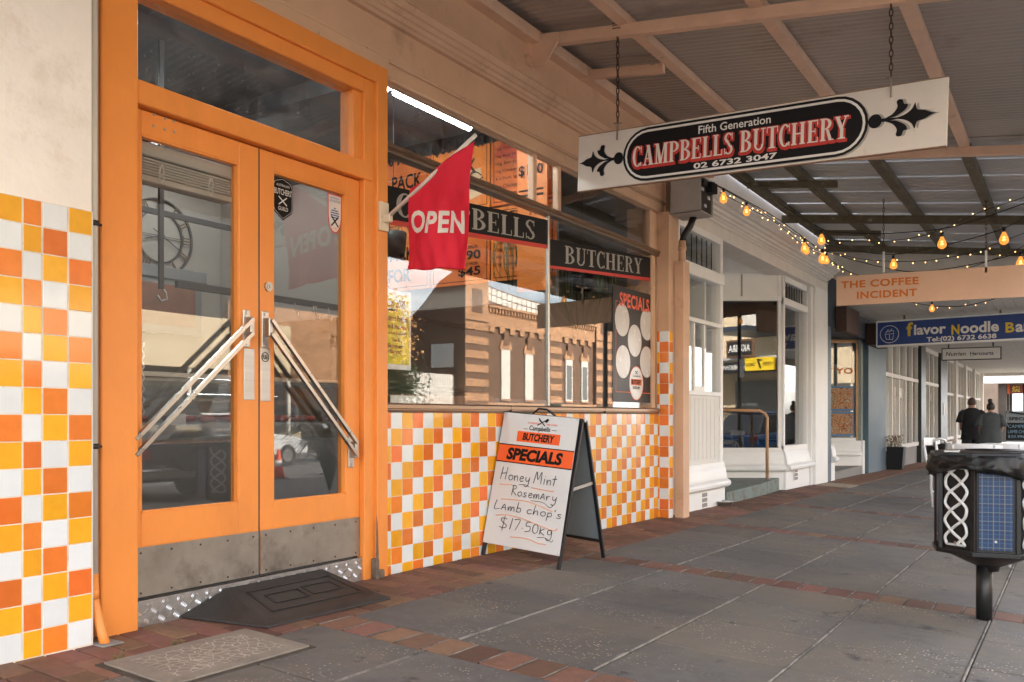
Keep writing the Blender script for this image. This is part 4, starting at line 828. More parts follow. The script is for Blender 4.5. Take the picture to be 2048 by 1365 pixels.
# ================================================================ rubber ramp, pit cover, small ground things
rp_=thing('rubber_ramp',(.25,3.3,0),'black rubber wedge ramp against the door step with sloping ends and grooved top','ramp')
ga=lambda x,y:gz(x,y)
q={'a':(.018,2.715),'b':(.475,2.86),'c':(.49,3.735),'d':(.018,3.86)}
t1=(.03,2.99,.128); t2=(.03,3.66,.128); t3=(.455,3.70,.026); t4=(.44,2.90,.026)
T=[Vector((x,y,z+ (gz(x,y) if z<.05 else -.012))) for x,y,z in (t1,t2,t3,t4)]
Bq=[Vector((q['a'][0],q['a'][1],gz(*q['a'])+.002)),Vector((q['d'][0],q['d'][1],gz(*q['d'])+.002)),Vector((q['c'][0],q['c'][1],gz(*q['c'])+.001)),Vector((q['b'][0],q['b'][1],gz(*q['b'])+.001))]
B2=[p+UZ*.012 for p in Bq]
m=MB(); m.add(Bq+B2+T,[(3,2,1,0),(0,1,5,4),(1,2,6,5),(2,3,7,6),(3,0,4,7),(4,5,9,8),(5,6,10,9),(6,7,11,10),(7,4,8,11),(8,9,10,11)]); m.build('wedge',RUBBER,rp_,bevel=.004)
def rt(s,t): return T[0].lerp(T[1],s).lerp(T[3].lerp(T[2],s),t)+UZ*.001
GRV=M('rubber_groove',(.008,.008,.009),.5,var=.1)
m=MB()
def loop(s0,s1,t0,t1,w=.004):
    P4=[rt(s0,t0),rt(s1,t0),rt(s1,t1),rt(s0,t1)]
    for i in range(4): m.obox(P4[i],P4[(i+1)%4],.016,.002)
loop(.10,.92,.22,.80); loop(.20,.50,.38,.62); loop(.56,.84,.36,.60); m.build('groove_ribs',GRV,rp_)
write('ACCESS',rt(.885,.93),(T[1]-T[0]).normalized(),(T[0]-T[3]).normalized(),.07,.02,GRV,rp_,lift=-.0 if False else .001)
pc=thing('pit_cover',(.63,2.42,0),'pale concrete pit lid with crazed crackle pattern set in the paving by the door','pit cover')
PCM=M('pit_lid_concrete',(.235,.20,.165),.85,var=.18,vs=8,bump=.4,bs=120,dirt=((.10,.085,.07),.56,.2,3))
n=PCM.node_tree; L=n.links; b=n.nodes['Principled BSDF']; src=b.inputs['Base Color'].links[0].from_socket
vo=n.nodes.new('ShaderNodeTexVoronoi'); vo.feature='DISTANCE_TO_EDGE'; vo.inputs['Scale'].default_value=24; g=n.nodes.new('ShaderNodeNewGeometry'); L.new(g.outputs['Position'],vo.inputs['Vector'])
mr=n.nodes.new('ShaderNodeMapRange'); mr.inputs['From Min'].default_value=.055; mr.inputs['From Max'].default_value=.025; L.new(vo.outputs['Distance'],mr.inputs[0])
sx=n.nodes.new('ShaderNodeSeparateXYZ'); L.new(g.outputs['Position'],sx.inputs[0])
def rng(sock,a,b_):
    x=n.nodes.new('ShaderNodeMath'); x.operation='GREATER_THAN'; x.inputs[1].default_value=a; L.new(sock,x.inputs[0]); y_=n.nodes.new('ShaderNodeMath'); y_.operation='LESS_THAN'; y_.inputs[1].default_value=b_; L.new(sock,y_.inputs[0]); z_=n.nodes.new('ShaderNodeMath'); z_.operation='MULTIPLY'; L.new(x.outputs[0],z_.inputs[0]); L.new(y_.outputs[0],z_.inputs[1]); return z_.outputs[0]
k1=n.nodes.new('ShaderNodeMath'); k1.operation='MULTIPLY'; L.new(rng(sx.outputs[0],.475,.785),k1.inputs[0]); L.new(rng(sx.outputs[1],2.14,2.70),k1.inputs[1])
k2=n.nodes.new('ShaderNodeMath'); k2.operation='MULTIPLY'; L.new(k1.outputs[0],k2.inputs[0]); L.new(mr.outputs[0],k2.inputs[1])
mi=n.nodes.new('ShaderNodeMix'); mi.data_type='RGBA'; L.new(k2.outputs[0],mi.inputs[0]); L.new(src,mi.inputs[6]); mi.inputs[7].default_value=(.44,.38,.31,1); L.new(mi.outputs[2],b.inputs['Base Color'])
def slopebox(name,x0,x1,y0,y1,h0,h1,mat,par,bev=0,fz=None):
    m=MB(); v=[(x,y,(fz or gz)(x,y)+h) for h in (h0,h1) for x,y in ((x0,y0),(x1,y0),(x1,y1),(x0,y1))]
    m.add(v,[(3,2,1,0),(4,5,6,7),(0,1,5,4),(1,2,6,5),(2,3,7,6),(3,0,4,7)]); return m.build(name,mat,par,bevel=bev)
FRM=M('pit_frame_grime',(.06,.048,.038),.9,var=.3,vs=20)
slopebox('frame',.400,.865,2.035,2.795,-.05,.004,FRM,pc); slopebox('lid',.420,.845,2.06,2.775,-.02,.012,PCM,pc,.003)
slopebox('centre_plate',.60,.66,2.40,2.49,.012,.0135,M('lid_plate',(.33,.28,.22),.8,var=.1),pc)
write('C',(.645,2.425,gz(.64,2.44)+.0145),UY,-UX,.035,.032,FRM,pc,lift=0,bold=.03)
pc2=thing('pit_cover',(.4,15.2,0),'small tan rectangular pit lid in the paving before the cafe pilaster','pit cover'); slopebox('lid',.10,.62,14.95,15.7,-.02,.008,M('tan_lid',(.30,.25,.18),.9,var=.1),pc2)
wd=random.Random(4)
for cx_,cy_ in ((.39,2.42),(.40,2.14)):
    m=MB()
    for i in range(14):
        a=wd.uniform(0,6.28); l_=wd.uniform(.015,.05); p=Vector((cx_+wd.uniform(-.012,.012),cy_+wd.uniform(-.02,.02),gz(cx_,cy_))); m.tube([p,p+Vector((math.cos(a)*l_*.4,math.sin(a)*l_*.4,l_*.6)),p+Vector((math.cos(a)*l_,math.sin(a)*l_,l_*.8))],[.0015,.001,.0003],4)
    o=m.build('weed_tuft',GRASSM); tag(o,'thin grass weed sprouting beside the crazed pit lid near the ramp' if cy_>2.3 else 'tiny grass weed at the near corner of the crazed pit lid','weed')
# leaves and paper scraps lying about
lt=random.Random(8); m=MB()
for i in range(40):
    x=lt.uniform(.2,3.3); y=lt.uniform(2.6,12); r_=lt.uniform(.004,.011); a=lt.uniform(0,3); z=gz(x,y)+.003
    m.add([(x+r_*math.cos(a+k_*1.57)*(1 if k_%2 else .5),y+r_*math.sin(a+k_*1.57)*(1 if k_%2 else .5),z+lt.uniform(0,.002)) for k_ in range(4)],[(0,1,2,3)])
o=m.build('litter',M('pale_litter',(.42,.38,.32),.8,var=.3,vs=40),kind='stuff'); tag(o,'pale specks of litter and grit scattered on the paving','litter')
# ================================================================ meter box and downpipe
mbx=thing('meter_box',(.2,8.85,3.2),'open grey electrical meter box with black panel high on the end pilaster','meter box')
GREYB=M('box_grey',(.42,.39,.36),.5,var=.08,vs=6)
x0,x1,y0,y1,z0,z1=.13,.47,8.62,8.98,3.13,3.50
MB().box(x0,x1,y0,y0+.012,z0,z1).box(x0,x1,y1-.012,y1,z0,z1).box(x0,x1,y0,y1,z0,z0+.012).box(x0,x1,y0,y1,z1-.012,z1).box(x0,x0+.01,y0,y1,z0,z1).build('casing',GREYB,mbx,bevel=.003)
MB().box(x0+.2,x1-.02,y0+.012,y1-.012,z0+.012,z1-.012).build('meter_panel',M('bakelite',(.035,.022,.015),.35,var=.2),mbx)
for a,b_ in ((8.68,3.36),(8.86,3.30),(8.76,3.20)): MB().box(x1-.021,x1-.012,a,a+.06,b_,b_+.03).build('label_plate',PRINTW,mbx)
for i in range(4): MB().bbox(x1-.03,x1+.05+.01*(i%2),8.82+.035*i,8.845+.035*i,3.36,3.47,.003).build('fuse',BLACKP,mbx)
MB().bbox(x1-.03,x1+.02,8.66,8.78,3.40,3.47,.006).build('meter_dial',BLACKP,mbx)
dp=thing('downpipe',(.2,8.8,0),'peach painted square downpipe boxing with black hose elbow at the end of the shopfront','downpipe')
MB().bbox(.135,.235,8.73,8.90,-.12,2.655,.004).build('box_cover',CREAM,dp); MB().tube([(.185,8.82,2.65),(.185,8.82,2.88)],.04,12).tube([(.185,8.82,2.78),(.185,8.82,2.82)],.047,12).build('pipe',CREAM,dp)
MB().tube([(.185,8.82,2.86),(.20,8.84,2.94),(.26,8.86,3.04),(.29,8.88,3.14)],.036,12).build('hose_elbow',BLACKP,dp)
# ================================================================ CAFE
cafe=thing('cafe_building',(0,12,0),'white painted cafe shopfront with angled bay window and leadlight panes beside the butcher','cafe')
PANELW=M('beadboard_white',(.68,.66,.63),.5,var=.04,vs=3)
# left pier with narrow window
MB().box(-.25,.03,9.06,10.50,.44,1.26).build('panel_wall',PANELW,cafe)
for i in range(9): MB().box(.03,.034,9.2+.13*i,9.31+.13*i,.50,1.22).build('plank',PANELW,cafe)
MB().bbox(-.25,.05,9.06,9.10,.44,3.2,.004).bbox(-.25,.05,10.41,10.50,.44,3.2,.004).bbox(-.25,.05,9.10,10.41,1.25,1.30,.004).bbox(-.25,.05,9.10,10.41,2.09,2.14,.004).bbox(-.25,.065,9.06,10.52,2.62,2.76,.01).bbox(-.25,.05,9.10,10.41,3.12,3.2,.004).build('window_frame',WHITE,cafe)
for z0,z1 in ((1.30,2.09),(2.14,2.62),(2.76,3.12)): MB().box(-.012,-.006,9.10,10.41,z0,z1).build('window_pane',GLASS,cafe)
for y in (9.52,10.05): MB().bbox(-.25,-.02,y,y+.05,1.30,2.62,.003).build('mullion',WHITE,cafe)
MB().bbox(-.05,.01,9.62,9.66,1.36,2.09,.002).bbox(-.05,.01,9.95,9.98,1.36,2.09,.002).bbox(-.05,.01,9.62,9.98,1.30,1.36,.002).build('sash',WHITE,cafe)
DKL=M('lead_came',(.05,.05,.05),.6,.3)
for i in range(7): MB().box(-.016,-.004,9.26+.165*i,9.268+.165*i,2.76,3.12).build('lead_bar',DKL,cafe)
PL=[(-.3,-.5),(.06,-.5),(.06,.13),(.10,.135),(.135,.16),(.14,.19),(.13,.215),(.10,.235),(.085,.245),(.085,.27),(.07,.36),(.055,.40),(.05,.44),(-.3,.44)]
MB().prof_y(PL,9.06,10.52).build('plinth',WHITE,cafe)
MB().prism(PL[:],(0,10.52,0),(1,0,0),UZ,(0,.02,0)).build('plinth_end',WHITE,cafe)
def vent(y,z,x,par):
    m=MB()
    for i in range(5):
        for j in range(3): m.box(x,x+.004,y+.034*i,y+.022+.034*i,z+.06*j,z+.045+.06*j)
    m.build('air_vent',M('vent_shadow',(.30,.29,.28),.8),par)
vent(9.75,-.06,.0602,cafe); MB().bbox(.06,.09,9.10,9.22,-.03,.10,.02).build('rubber_flap',BLACKP,cafe)
# recess: floor, soffit, walls
step=MB(); G2=M('green_step_paint',(.17,.22,.20),.7,var=.14,vs=4,bump=.4,bs=60,dirt=((.13,.08,.06),.50,.15,9))
pl=[(.085,10.56),(.03,12.0),(-.09,13.42),(-.12,13.55),(-1.8,13.55),(-1.8,10.56)]
v=[(x,y,-.3) for x,y in pl]+[(x,y,.06) for x,y in pl]; step.add(v,[tuple(range(6)),tuple(range(6,12))]+[(i,(i+1)%6,6+(i+1)%6,6+i) for i in range(6)]); step.build('entry_step',G2,cafe,bevel=.012)
MB().box(-2.2,.02,10.5,15.1,3.225,3.26).build('soffit',WHITE,cafe); MB().box(-2.2,-1.9,9.1,12.6,-.3,3.3).build('back_wall',WHITE,cafe); MB().box(-1.9,-.26,10.44,10.50,0,3.22).build('return_wall',WHITE,cafe)
P1=Vector((-1.55,12.60,0)); P2=Vector((-.10,13.58,0)); dd=(P2-P1).normalized(); nn=Vector((dd.y,-dd.x,0))
def dg(a,b,z0,z1,o0,o1): # slab along the diagonal a..b metres from P2 backwards
    m=MB(); pa=P2-dd*a; pb=P2-dd*b
    v=[pa+nn*o0+UZ*z0,pb+nn*o0+UZ*z0,pb+nn*o1+UZ*z0,pa+nn*o1+UZ*z0]; v+=[q+UZ*(z1-z0) for q in v]
    return m.add(v,[(0,1,2,3),(4,5,6,7),(0,1,5,4),(1,2,6,5),(2,3,7,6),(3,0,4,7)])
LD=(P2-P1).length
dg(0,LD,2.86,3.225,-.05,0).build('panel',WHITE,cafe)
dg(.0,LD,2.79,2.86,-.05,.03).build('window_head',WHITE,cafe,bevel=.004); dg(.0,LD,.46,.52,-.05,.03).build('window_sill',WHITE,cafe,bevel=.004)
dg(0,.05,.5,3.2,-.05,.012).build('corner_post',WHITE,cafe,bevel=.004); dg(.60,.625,2.86,3.2,0,.008).build('batten',M('batten_grey',(.35,.34,.32),.6),cafe)
dg(.05,LD,.52,2.79,-.02,-.014).build('window_pane',GLASS,cafe)
def plinth_diag():
    m=MB(); n=len(PL); v=[]
    for a in (0,LD):
        for x,z in PL: v.append(P2-dd*a+nn*(x-.02)+UZ*(z+.02)+ (dd*(x*.35) if a==0 else Vector((0,0,0))))
    return m.add(v,[tuple(range(n)),tuple(range(n,2*n))]+[(i,(i+1)%n,n+(i+1)%n,n+i) for i in range(n)])
plinth_diag().build('plinth',WHITE,cafe)
# front bay
MB().prism([(a-.06,b_+.02) for a,b_ in PL],(-.03,13.58,0),UX,UZ,(0,1.53,0)).build('plinth',WHITE,cafe)
MB().bbox(-.16,-.06,13.58,13.66,.5,3.2,.004).bbox(-.16,-.06,14.98,15.12,.5,3.2,.004).bbox(-.16,-.05,13.58,15.12,2.74,2.85,.006).bbox(-.16,-.05,13.58,15.12,.46,.55,.006).bbox(-.16,-.06,13.6,15.1,3.1,3.22,.005).build('window_frame',WHITE,cafe)
MB().box(-.12,-.114,13.66,14.98,.55,2.74).build('window_pane',GLASS,cafe); MB().box(-.12,-.114,13.66,14.98,2.85,3.1).build('window_pane',GLASS,cafe)
for i in range(8): MB().box(-.124,-.108,13.80+.15*i,13.81+.15*i,2.85,3.1).build('lead_bar',DKL,cafe)
vent(14.0,.0,-.0,cafe)
MB().bbox(-.2,.055,15.10,15.95,-.4,3.2,.008).bbox(-.2,.0,15.0,15.12,-.4,3.2,.004).build('pilaster',WHITE,cafe)
MB().box(-.3,.045,9.06,15.98,3.19,3.43).build('frieze',WHITEDIRTY,cafe)
prof=[(0,3.40),(.06,3.40),(.075,3.42),(.10,3.425),(.11,3.45),(.14,3.46),(.15,3.49),(.185,3.50),(.20,3.53),(.235,3.54),(.25,3.575),(.26,3.60),(.0,3.66)]
MB().prof_y(prof,9.06,15.98).build('cornice',WHITEDIRTY,cafe); MB().tube([(.045,9.06,3.36),(.045,15.98,3.36)],.012,8).build('bead_moulding',WHITEDIRTY,cafe)
MB().box(-.3,-.02,9.05,16.0,3.6,7.2).build('upper_wall',RENDER,cafe); MB().box(-12,-.3,9.2,46,6.8,7.0).build('roof',GALV2,cafe)
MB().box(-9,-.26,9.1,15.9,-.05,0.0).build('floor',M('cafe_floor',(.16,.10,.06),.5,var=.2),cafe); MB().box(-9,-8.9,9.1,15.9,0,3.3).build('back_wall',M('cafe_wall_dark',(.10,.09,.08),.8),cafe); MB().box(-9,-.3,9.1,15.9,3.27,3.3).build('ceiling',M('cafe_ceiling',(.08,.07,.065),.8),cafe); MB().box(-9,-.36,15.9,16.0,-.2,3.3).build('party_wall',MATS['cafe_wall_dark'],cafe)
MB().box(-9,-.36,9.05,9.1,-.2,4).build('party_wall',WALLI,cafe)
# folding stools inside the bay
for i,(sx_,sy_) in enumerate(((-1.0,13.75),(-.45,14.2))):
    st=thing('folding_stool',(sx_,sy_,.0),'dark folding stool behind the cafe window, '+('nearer the doorway' if i==0 else 'nearer the corner post'),'stool')
    MB().bbox(sx_-.18,sx_+.18,sy_-.15,sy_+.15,.60,.63,.01).build('seat',BLACKP,st)
    for s_ in (-1,1):
        MB().tube([(sx_-.18,sy_+.14*s_,.6),(sx_+.18,sy_+.14*s_,0.01)],.012,6).build('leg',BLACKP,st); MB().tube([(sx_+.18,sy_+.13*s_,.6),(sx_-.18,sy_+.13*s_,0.01)],.012,6).build('leg',BLACKP,st)
# handrail and dog bowl
hr=thing('handrail',(-.35,12.3,0),'tan painted tubular handrail rising from the green cafe step','handrail')
hp=pz=None
hb=Vector((-.17,13.09,.06))
pts=[hb,hb+UZ*.93,hb+Vector((-.03,-.02,.99)),hb+Vector((-.10,-.06,1.03)),hb+Vector((-.9,-.55,1.05))]
MB().tube(pts,.024,12).build('rail',M('rail_tan',(.52,.30,.16),.5,var=.1),hr); MB().lathe([(.05,0),(.05,.01),(.03,.02)],hb,12).build('base_plate',STEEL,hr)
bw=thing('pet_bowl',(.12,10.33,0),'small ribbed foil dish left on the bricks by the cafe plinth','bowl')
MB().lathe([(.085,.0),(.115,.055),(.125,.058),(.112,.05),(.08,.006)],(.118,10.33,gz(.12,10.3)+.003),20).build('dish',M('foil',(.6,.6,.6),.35,.9),bw)
# ================================================================ NOODLE SHOP
nsh=thing('noodle_shop',(0,18,0),'blue grey noodle shop with brass framed angled windows and white plinth','shop')
MB().bbox(-.3,.03,15.98,16.32,-.4,3.4,.01).build('pilaster',BLUEGREY,nsh); MB().bbox(-.3,.06,19.55,21.6,-.5,3.05,.01).build('pilaster',BLUEGREY,nsh)
MB().box(-.3,.05,15.98,21.6,2.62,3.5).build('frieze',NAVY,nsh); MB().box(-.3,.0,16,46,3.4,7.0).build('upper_wall',RENDER,nsh)
MB().prof_y([(a-.03,b_+.04) for a,b_ in PL],16.32,16.60).build('plinth',WHITE,nsh); MB().bbox(-.3,-.01,19.37,19.55,-.5,.5,.01).build('plinth_block',WHITE,nsh)
BRASS=M('brass_frame',(.26,.16,.09),.4,.7,var=.1)
MB().box(-.12,-.112,16.35,16.56,.48,2.6).build('window_pane',GLASS,nsh)
MB().bbox(-.14,-.08,16.56,16.60,.45,2.62,.004).bbox(-.14,-.08,16.32,16.35,.45,2.62,.004).build('window_frame',BRASS,nsh)
Q1=Vector((-1.6,18.25,0)); Q2=Vector((-.12,19.35,0)); de=(Q2-Q1).normalized(); ne=Vector((de.y,-de.x,0)); LE=(Q2-Q1).length
def dq(a,b,z0,z1,o0,o1):
    m=MB(); pa=Q2-de*a; pb=Q2-de*b; v=[pa+ne*o0+UZ*z0,pb+ne*o0+UZ*z0,pb+ne*o1+UZ*z0,pa+ne*o1+UZ*z0]; v+=[q+UZ*(z1-z0) for q in v]
    return m.add(v,[(0,1,2,3),(4,5,6,7),(0,1,5,4),(1,2,6,5),(2,3,7,6),(3,0,4,7)])
dq(0,.05,.3,2.62,-.03,.03).build('window_frame',BRASS,nsh); dq(0,LE,.50,.56,-.04,.03).build('window_sill',WHITE,nsh); dq(.05,LE,.56,2.55,-.01,0).build('window_pane',GLASS,nsh); dq(0,LE,2.55,2.62,-.04,.03).build('window_head',BRASS,nsh)
dq(-.02,LE,-.5,.18,-.3,.12).build('plinth',WHITE,nsh); dq(-.02,LE,.18,.28,-.3,.17).build('plinth_roll',WHITE,nsh,bevel=.03); dq(-.02,LE,.28,.50,-.3,.10).build('plinth_rail',WHITE,nsh,bevel=.01)
MB().box(-2,-.02,16.6,19.3,-.5,-.02).build('entry_step',CONC,nsh)
MB().box(-.2,-.05,19.37,19.55,.3,2.62).build('blind_panel',M('frosted_panel',(.30,.36,.36),.5,var=.05),nsh)
MB().box(-3,-2.5,16.3,21,-.2,3).build('back_wall',M('noodle_wall',(.20,.20,.19),.8),nsh); MB().box(-3,-.2,16.3,21.5,2.7,2.75).build('ceiling',NAVY,nsh)
def foodmat():
    m=bpy.data.materials.new('noodle_photo'); m.use_nodes=True; n=m.node_tree; L=n.links; b=n.nodes['Principled BSDF']; g=n.nodes.new('ShaderNodeNewGeometry'); v=n.nodes.new('ShaderNodeTexNoise'); v.inputs['Scale'].default_value=7; v.inputs['Detail'].default_value=4; v.inputs['Distortion'].default_value=3.5; L.new(g.outputs['Position'],v.inputs['Vector'])
    r=n.nodes.new('ShaderNodeValToRGB'); e=r.color_ramp.elements; e[0].position=.3; e[0].color=(.03,.02,.012,1); e[1].position=.72; e[1].color=(.75,.66,.55,1)
    for p,c in ((.42,(.30,.08,.02,1)),(.5,(.60,.30,.13,1)),(.57,(.10,.10,.03,1))): q=e.new(p); q.color=c
    L.new(v.outputs['Fac'],r.inputs[0]); L.new(r.outputs[0],b.inputs['Base Color']); b.inputs['Roughness'].default_value=.5; return m
FOOD=foodmat(); PBLUE=M('poster_blue',(.03,.17,.38),.4,var=0)
for z0,z1,w_ in ((.62,1.08,''),(1.15,1.62,'')):
    fp=thing('food_poster',tuple(Q2-de*.4+UZ*z0),'blue framed photo poster of '+('noodles, the upper of two' if z0>1 else 'noodles, the lower of two')+' in the angled noodle shop window','poster')
    dq(.08,.86,z0-.02,z1+.02,.003,.006).build('border',PBLUE,fp); dq(.11,.83,z0+.015,z1-.015,.007,.009).build('photo',FOOD,fp)
    dq(.92,1.4,z0,z1,.003,.006).build('side_photo',FOOD,fp)
pcg=thing('framed_calligraphy',(-2.4,19,1.9),'brown framed Chinese calligraphy on the noodle shop wall','picture')
fz=MB(); 
c0=Q2-de*.55
dq(.62,1.15,2.10,2.42,-.6,-.58).build('frame',TIMB,pcg); dq(.65,1.12,2.13,2.39,-.575,-.57).build('paper',M('rice_paper',(.45,.36,.24),.7),pcg)
MB().v
m=MB()
for s_ in ([(.95,2.05),(.98,1.98)],[(.88,2.02),(1.0,2.02)],[(.9,1.97),(.99,1.97)],[(.86,1.90),(1.02,1.90)],[(.94,2.05),(.94,1.90)],[(.78,2.04),(.72,1.96)],[(.70,2.0),(.82,2.0)],[(.70,1.92),(.83,1.92)],[(.76,2.04),(.76,1.92)]): m.tube([Q2-de*a_+ne*-.566+UZ*(b_+.29) for a_,b_ in s_],.007,4)
m.build('brush_strokes',BLACK,pcg)
write('HAPPY YO',Q2-de*1.3+ne*.004+UZ*1.90,de,UZ,1.2,.13,ORT,nsh,bold=.02,lift=.004)
sc=thing('shutter_box',(0,17,2.5),'dark brown roller shutter box hanging from the noodle shop fascia','shutter box'); MB().bbox(.06,.26,16.5,17.6,2.55,3.0,.01).build('case',M('dark_brown_slats',(.07,.035,.025),.6,var=.3,vs=20,stretch=(1,6,1)),sc); sc2=thing('shutter_box',(0,20,2.5),'dark shutter box further along above the blue pilaster','shutter box'); MB().bbox(.06,.26,19.3,20.6,2.5,2.95,.01).build('case',MATS['dark_brown_slats'],sc2)
# ================================================================ FAR SHOPFRONTS
far=thing('far_shopfronts',(0,34,0),'row of tall white framed shop windows with black pillars receding along the footpath','shops')
FW=M('far_frame_white',(.66,.63,.58),.5,var=.05); FBK=M('far_pillar_black',(.014,.016,.018),.35,var=.1); GRP=M('grey_dado',(.22,.20,.19),.7,var=.1)
MB().box(-.12,.0,21.6,26.7,-.5,.28).build('dado',GRP,far); MB().box(-.12,.0,28.1,31.0,-.5,.28).build('dado',GRP,far); MB().box(-.12,.0,32.6,46.3,-.5,.12).build('dado',FW,far)
for y0,y1,x in ((26.7,27.6,.12),(31.0,32.6,.12)): MB().bbox(-.3,x,y0,y1,-.6,3.06,.01).build('pillar',FBK,far)
MB().bbox(-.2,.04,27.6,28.1,-.5,3.06,.01).build('pillar',GRP,far)
MB().bbox(.10,.14,31.5,31.75,1.05,1.45,.004).build('notice',PRINTW,far)
for a,b_,zt in ((21.6,26.7,1.95),(28.1,31.0,1.95),(32.6,46.3,1.75)):
    n_=max(int((b_-a)/.85),2)
    MB().box(-.06,-.052,a,b_,.15,3.0).build('window_pane',GLASS,far)
    for i in range(n_+1): yy=a+(b_-a)*i/n_; MB().box(-.05,.03,yy-.05,yy+.05,.2,3.05).build('mullion',FW,far)
    MB().box(-.05,.045,a,b_,zt,zt+.09).build('transom',FW,far); MB().box(-.05,.05,a,b_,.2,.30).build('window_sill',FW,far); MB().box(-.05,.04,a,b_,2.93,3.05).build('head',FW,far)
for y in (35.2,38.6,42.2,46.1): MB().bbox(-.1,.14,y,y+.32,-.6,3.06,.01).build('pier',FW,far)
fn=random.Random(3)
for a,b_ in ((21.7,26.6),(28.2,30.9)):
    for i in range(9):
        yy=fn.uniform(a,b_-.3); zz=fn.choice((.45,.8,1.15,1.5)); MB().box(-.05,-.047,yy,yy+.28,zz,zz+.24).build('notice',PRINTW,far)
MB().box(-4,-3.9,21.6,46,-.5,3.1).build('back_wall',M('far_interior',(.25,.24,.22),.8),far); MB().box(-4,-.1,21.6,46,3.0,3.05).build('ceiling',MATS['far_interior'],far); MB().box(-4,-.1,21.6,46,-.5,-.4).build('floor',MATS['far_interior'],far)
# beyond the cross street
ex_=thing('white_canopy_front',(1,48,3),'sunlit white canopy board with script lettering and white pipe beneath it','canopy')
MB().box(-.2,8,50.0,50.2,2.80,3.6).build('board',M('canopy_white',(.8,.8,.8),.6,var=.03),ex_); write('your Style',(.2,49.98,3.02),UX,UZ,1.5,.22,M('script_tan',(.45,.30,.20),.6),ex_,shear=.35,lift=.004)
MB().tube([(-.35,49.9,-.6),(-.35,49.9,2.6),(-.28,49.9,2.69),(-.18,49.9,2.73),(8,49.9,2.73)],.07,10).build('pipe',MATS['canopy_white'],ex_)
MB().box(-.62,-.5,49.8,50,-.6,3.4).build('corner_trim',MATS['canopy_white'],ex_)
fb=thing('far_corner_building',(0,70,0),'shadowed shops under a dark awning beyond the side street','building')
DKB=M('far_dark_brown',(.09,.07,.055),.8,var=.3,vs=.6); 
MB().box(-.3,8,62.5,72,3.1,3.2).build('awning_soffit',DKB,fb); MB().box(-8,-.3,62.0,70,-.6,6.5).build('wall',M('far_brown_wall',(.20,.14,.10),.8,var=.2,vs=1),fb)
for y in (63,66,69): MB().box(-.3,.1,y,y+1.2,-.6,3.1).build('pillar',DKB,fb)
for y in (64,71): MB().tube([(1.1,y,-.6),(1.1,y,3.1)],.11,8).build('post',BLACKP,fb)
wb=thing('white_building',(3,110,0),'bright sunlit white building closing the view at the far end','building')
MB().box(-4,14,112,120,-.8,9).build('wall',MATS['canopy_white'],wb); MB().box(-.6,.3,111.95,112.0,1.0,2.6).build('window',M('far_window',(.30,.25,.22),.5),wb); MB().box(-.6,.3,111.9,111.96,-.6,.9).build('shopfront',M('far_grey',(.45,.45,.45),.6),wb)
ks=thing('restaurant_sign',(2,56,2),'red restaurant sign with yellow characters hanging under the dark far awning','sign')
KP=lambda u,v:PY(u,v,64.)
a=KP(2015,788); b=KP(2015,770); MB().box(a.x,a.x+3,64,64.1,a.z,b.z).build('board',M('sign_dark_red',(.20,.03,.015),.5),ks); MB().box(a.x-.02,a.x+.12,63.97,64.12,a.z-.02,b.z+.02).build('end_frame',ORP,ks)
write('\u70e7',(a.x+.25,63.97,a.z+.1),UX,UZ,.45,b.z-a.z-.18,YEL,ks,bold=.02,lift=.01); write('RE',(a.x+.9,63.97,a.z+.15),UX,UZ,.6,b.z-a.z-.3,YEL,ks,bold=.03,lift=.01); MB().tube([(a.x+.6,64,b.z),(a.x+.6,64,3.1)],.015,6).build('hanger',STEEL,ks)
bb=thing('a_frame_sign',(2,30,0),'distant A-frame blackboard chalked with lamb chop price beyond the chairs','sandwich board')
BP=lambda u,v:PY(u,v,31.)
a=BP(2010,884); z0=a.z; m=MB().prism([(0,0),(.95,0),(.93,1.0),(.02,1.0)],(a.x,31,z0),UX,Vector((0,.22,.95)),(0,.02,0)).build('board',M('grey_board',(.30,.33,.34),.5),bb); MB().prism([(.03,.05),(.9,.05),(.9,.62),(.03,.62)],(a.x,30.98,z0),UX,Vector((0,.22,.95)),(0,.01,0)).build('chalk_area',BLACKP,bb)
for i,t_ in enumerate(('CAMPBELLS','LAMB CHOPS','$20.99kg')): write(t_,(a.x+.08,30.96+.22*(.45-.17*i),z0+.95*(.45-.17*i)),UX,Vector((0,.22,.95)).normalized(),.72-.1*i,.10,M('chalk_blue',(.25,.40,.50),.8),bb,lift=.01)
write('SPECIALS',(a.x+.1,30.96+.22*.7,z0+.95*.7),UX,Vector((0,.22,.95)).normalized(),.7,.1,PRINTK,bb,bold=.02,lift=.01); MB().tube([(a.x+.1,31.15,z0+.93),(a.x+.45,31.13,z0+.86),(a.x+.9,31.15,z0+.90)],.02,6).build('logo_swoosh',BLACKP,bb)
MB().obox((a.x,31.45,z0),(a.x+.02,31.22,z0+.95),.03,.03).obox((a.x+.95,31.45,z0),(a.x+.93,31.22,z0+.95),.03,.03).build('back_leg',BLACKP,bb)
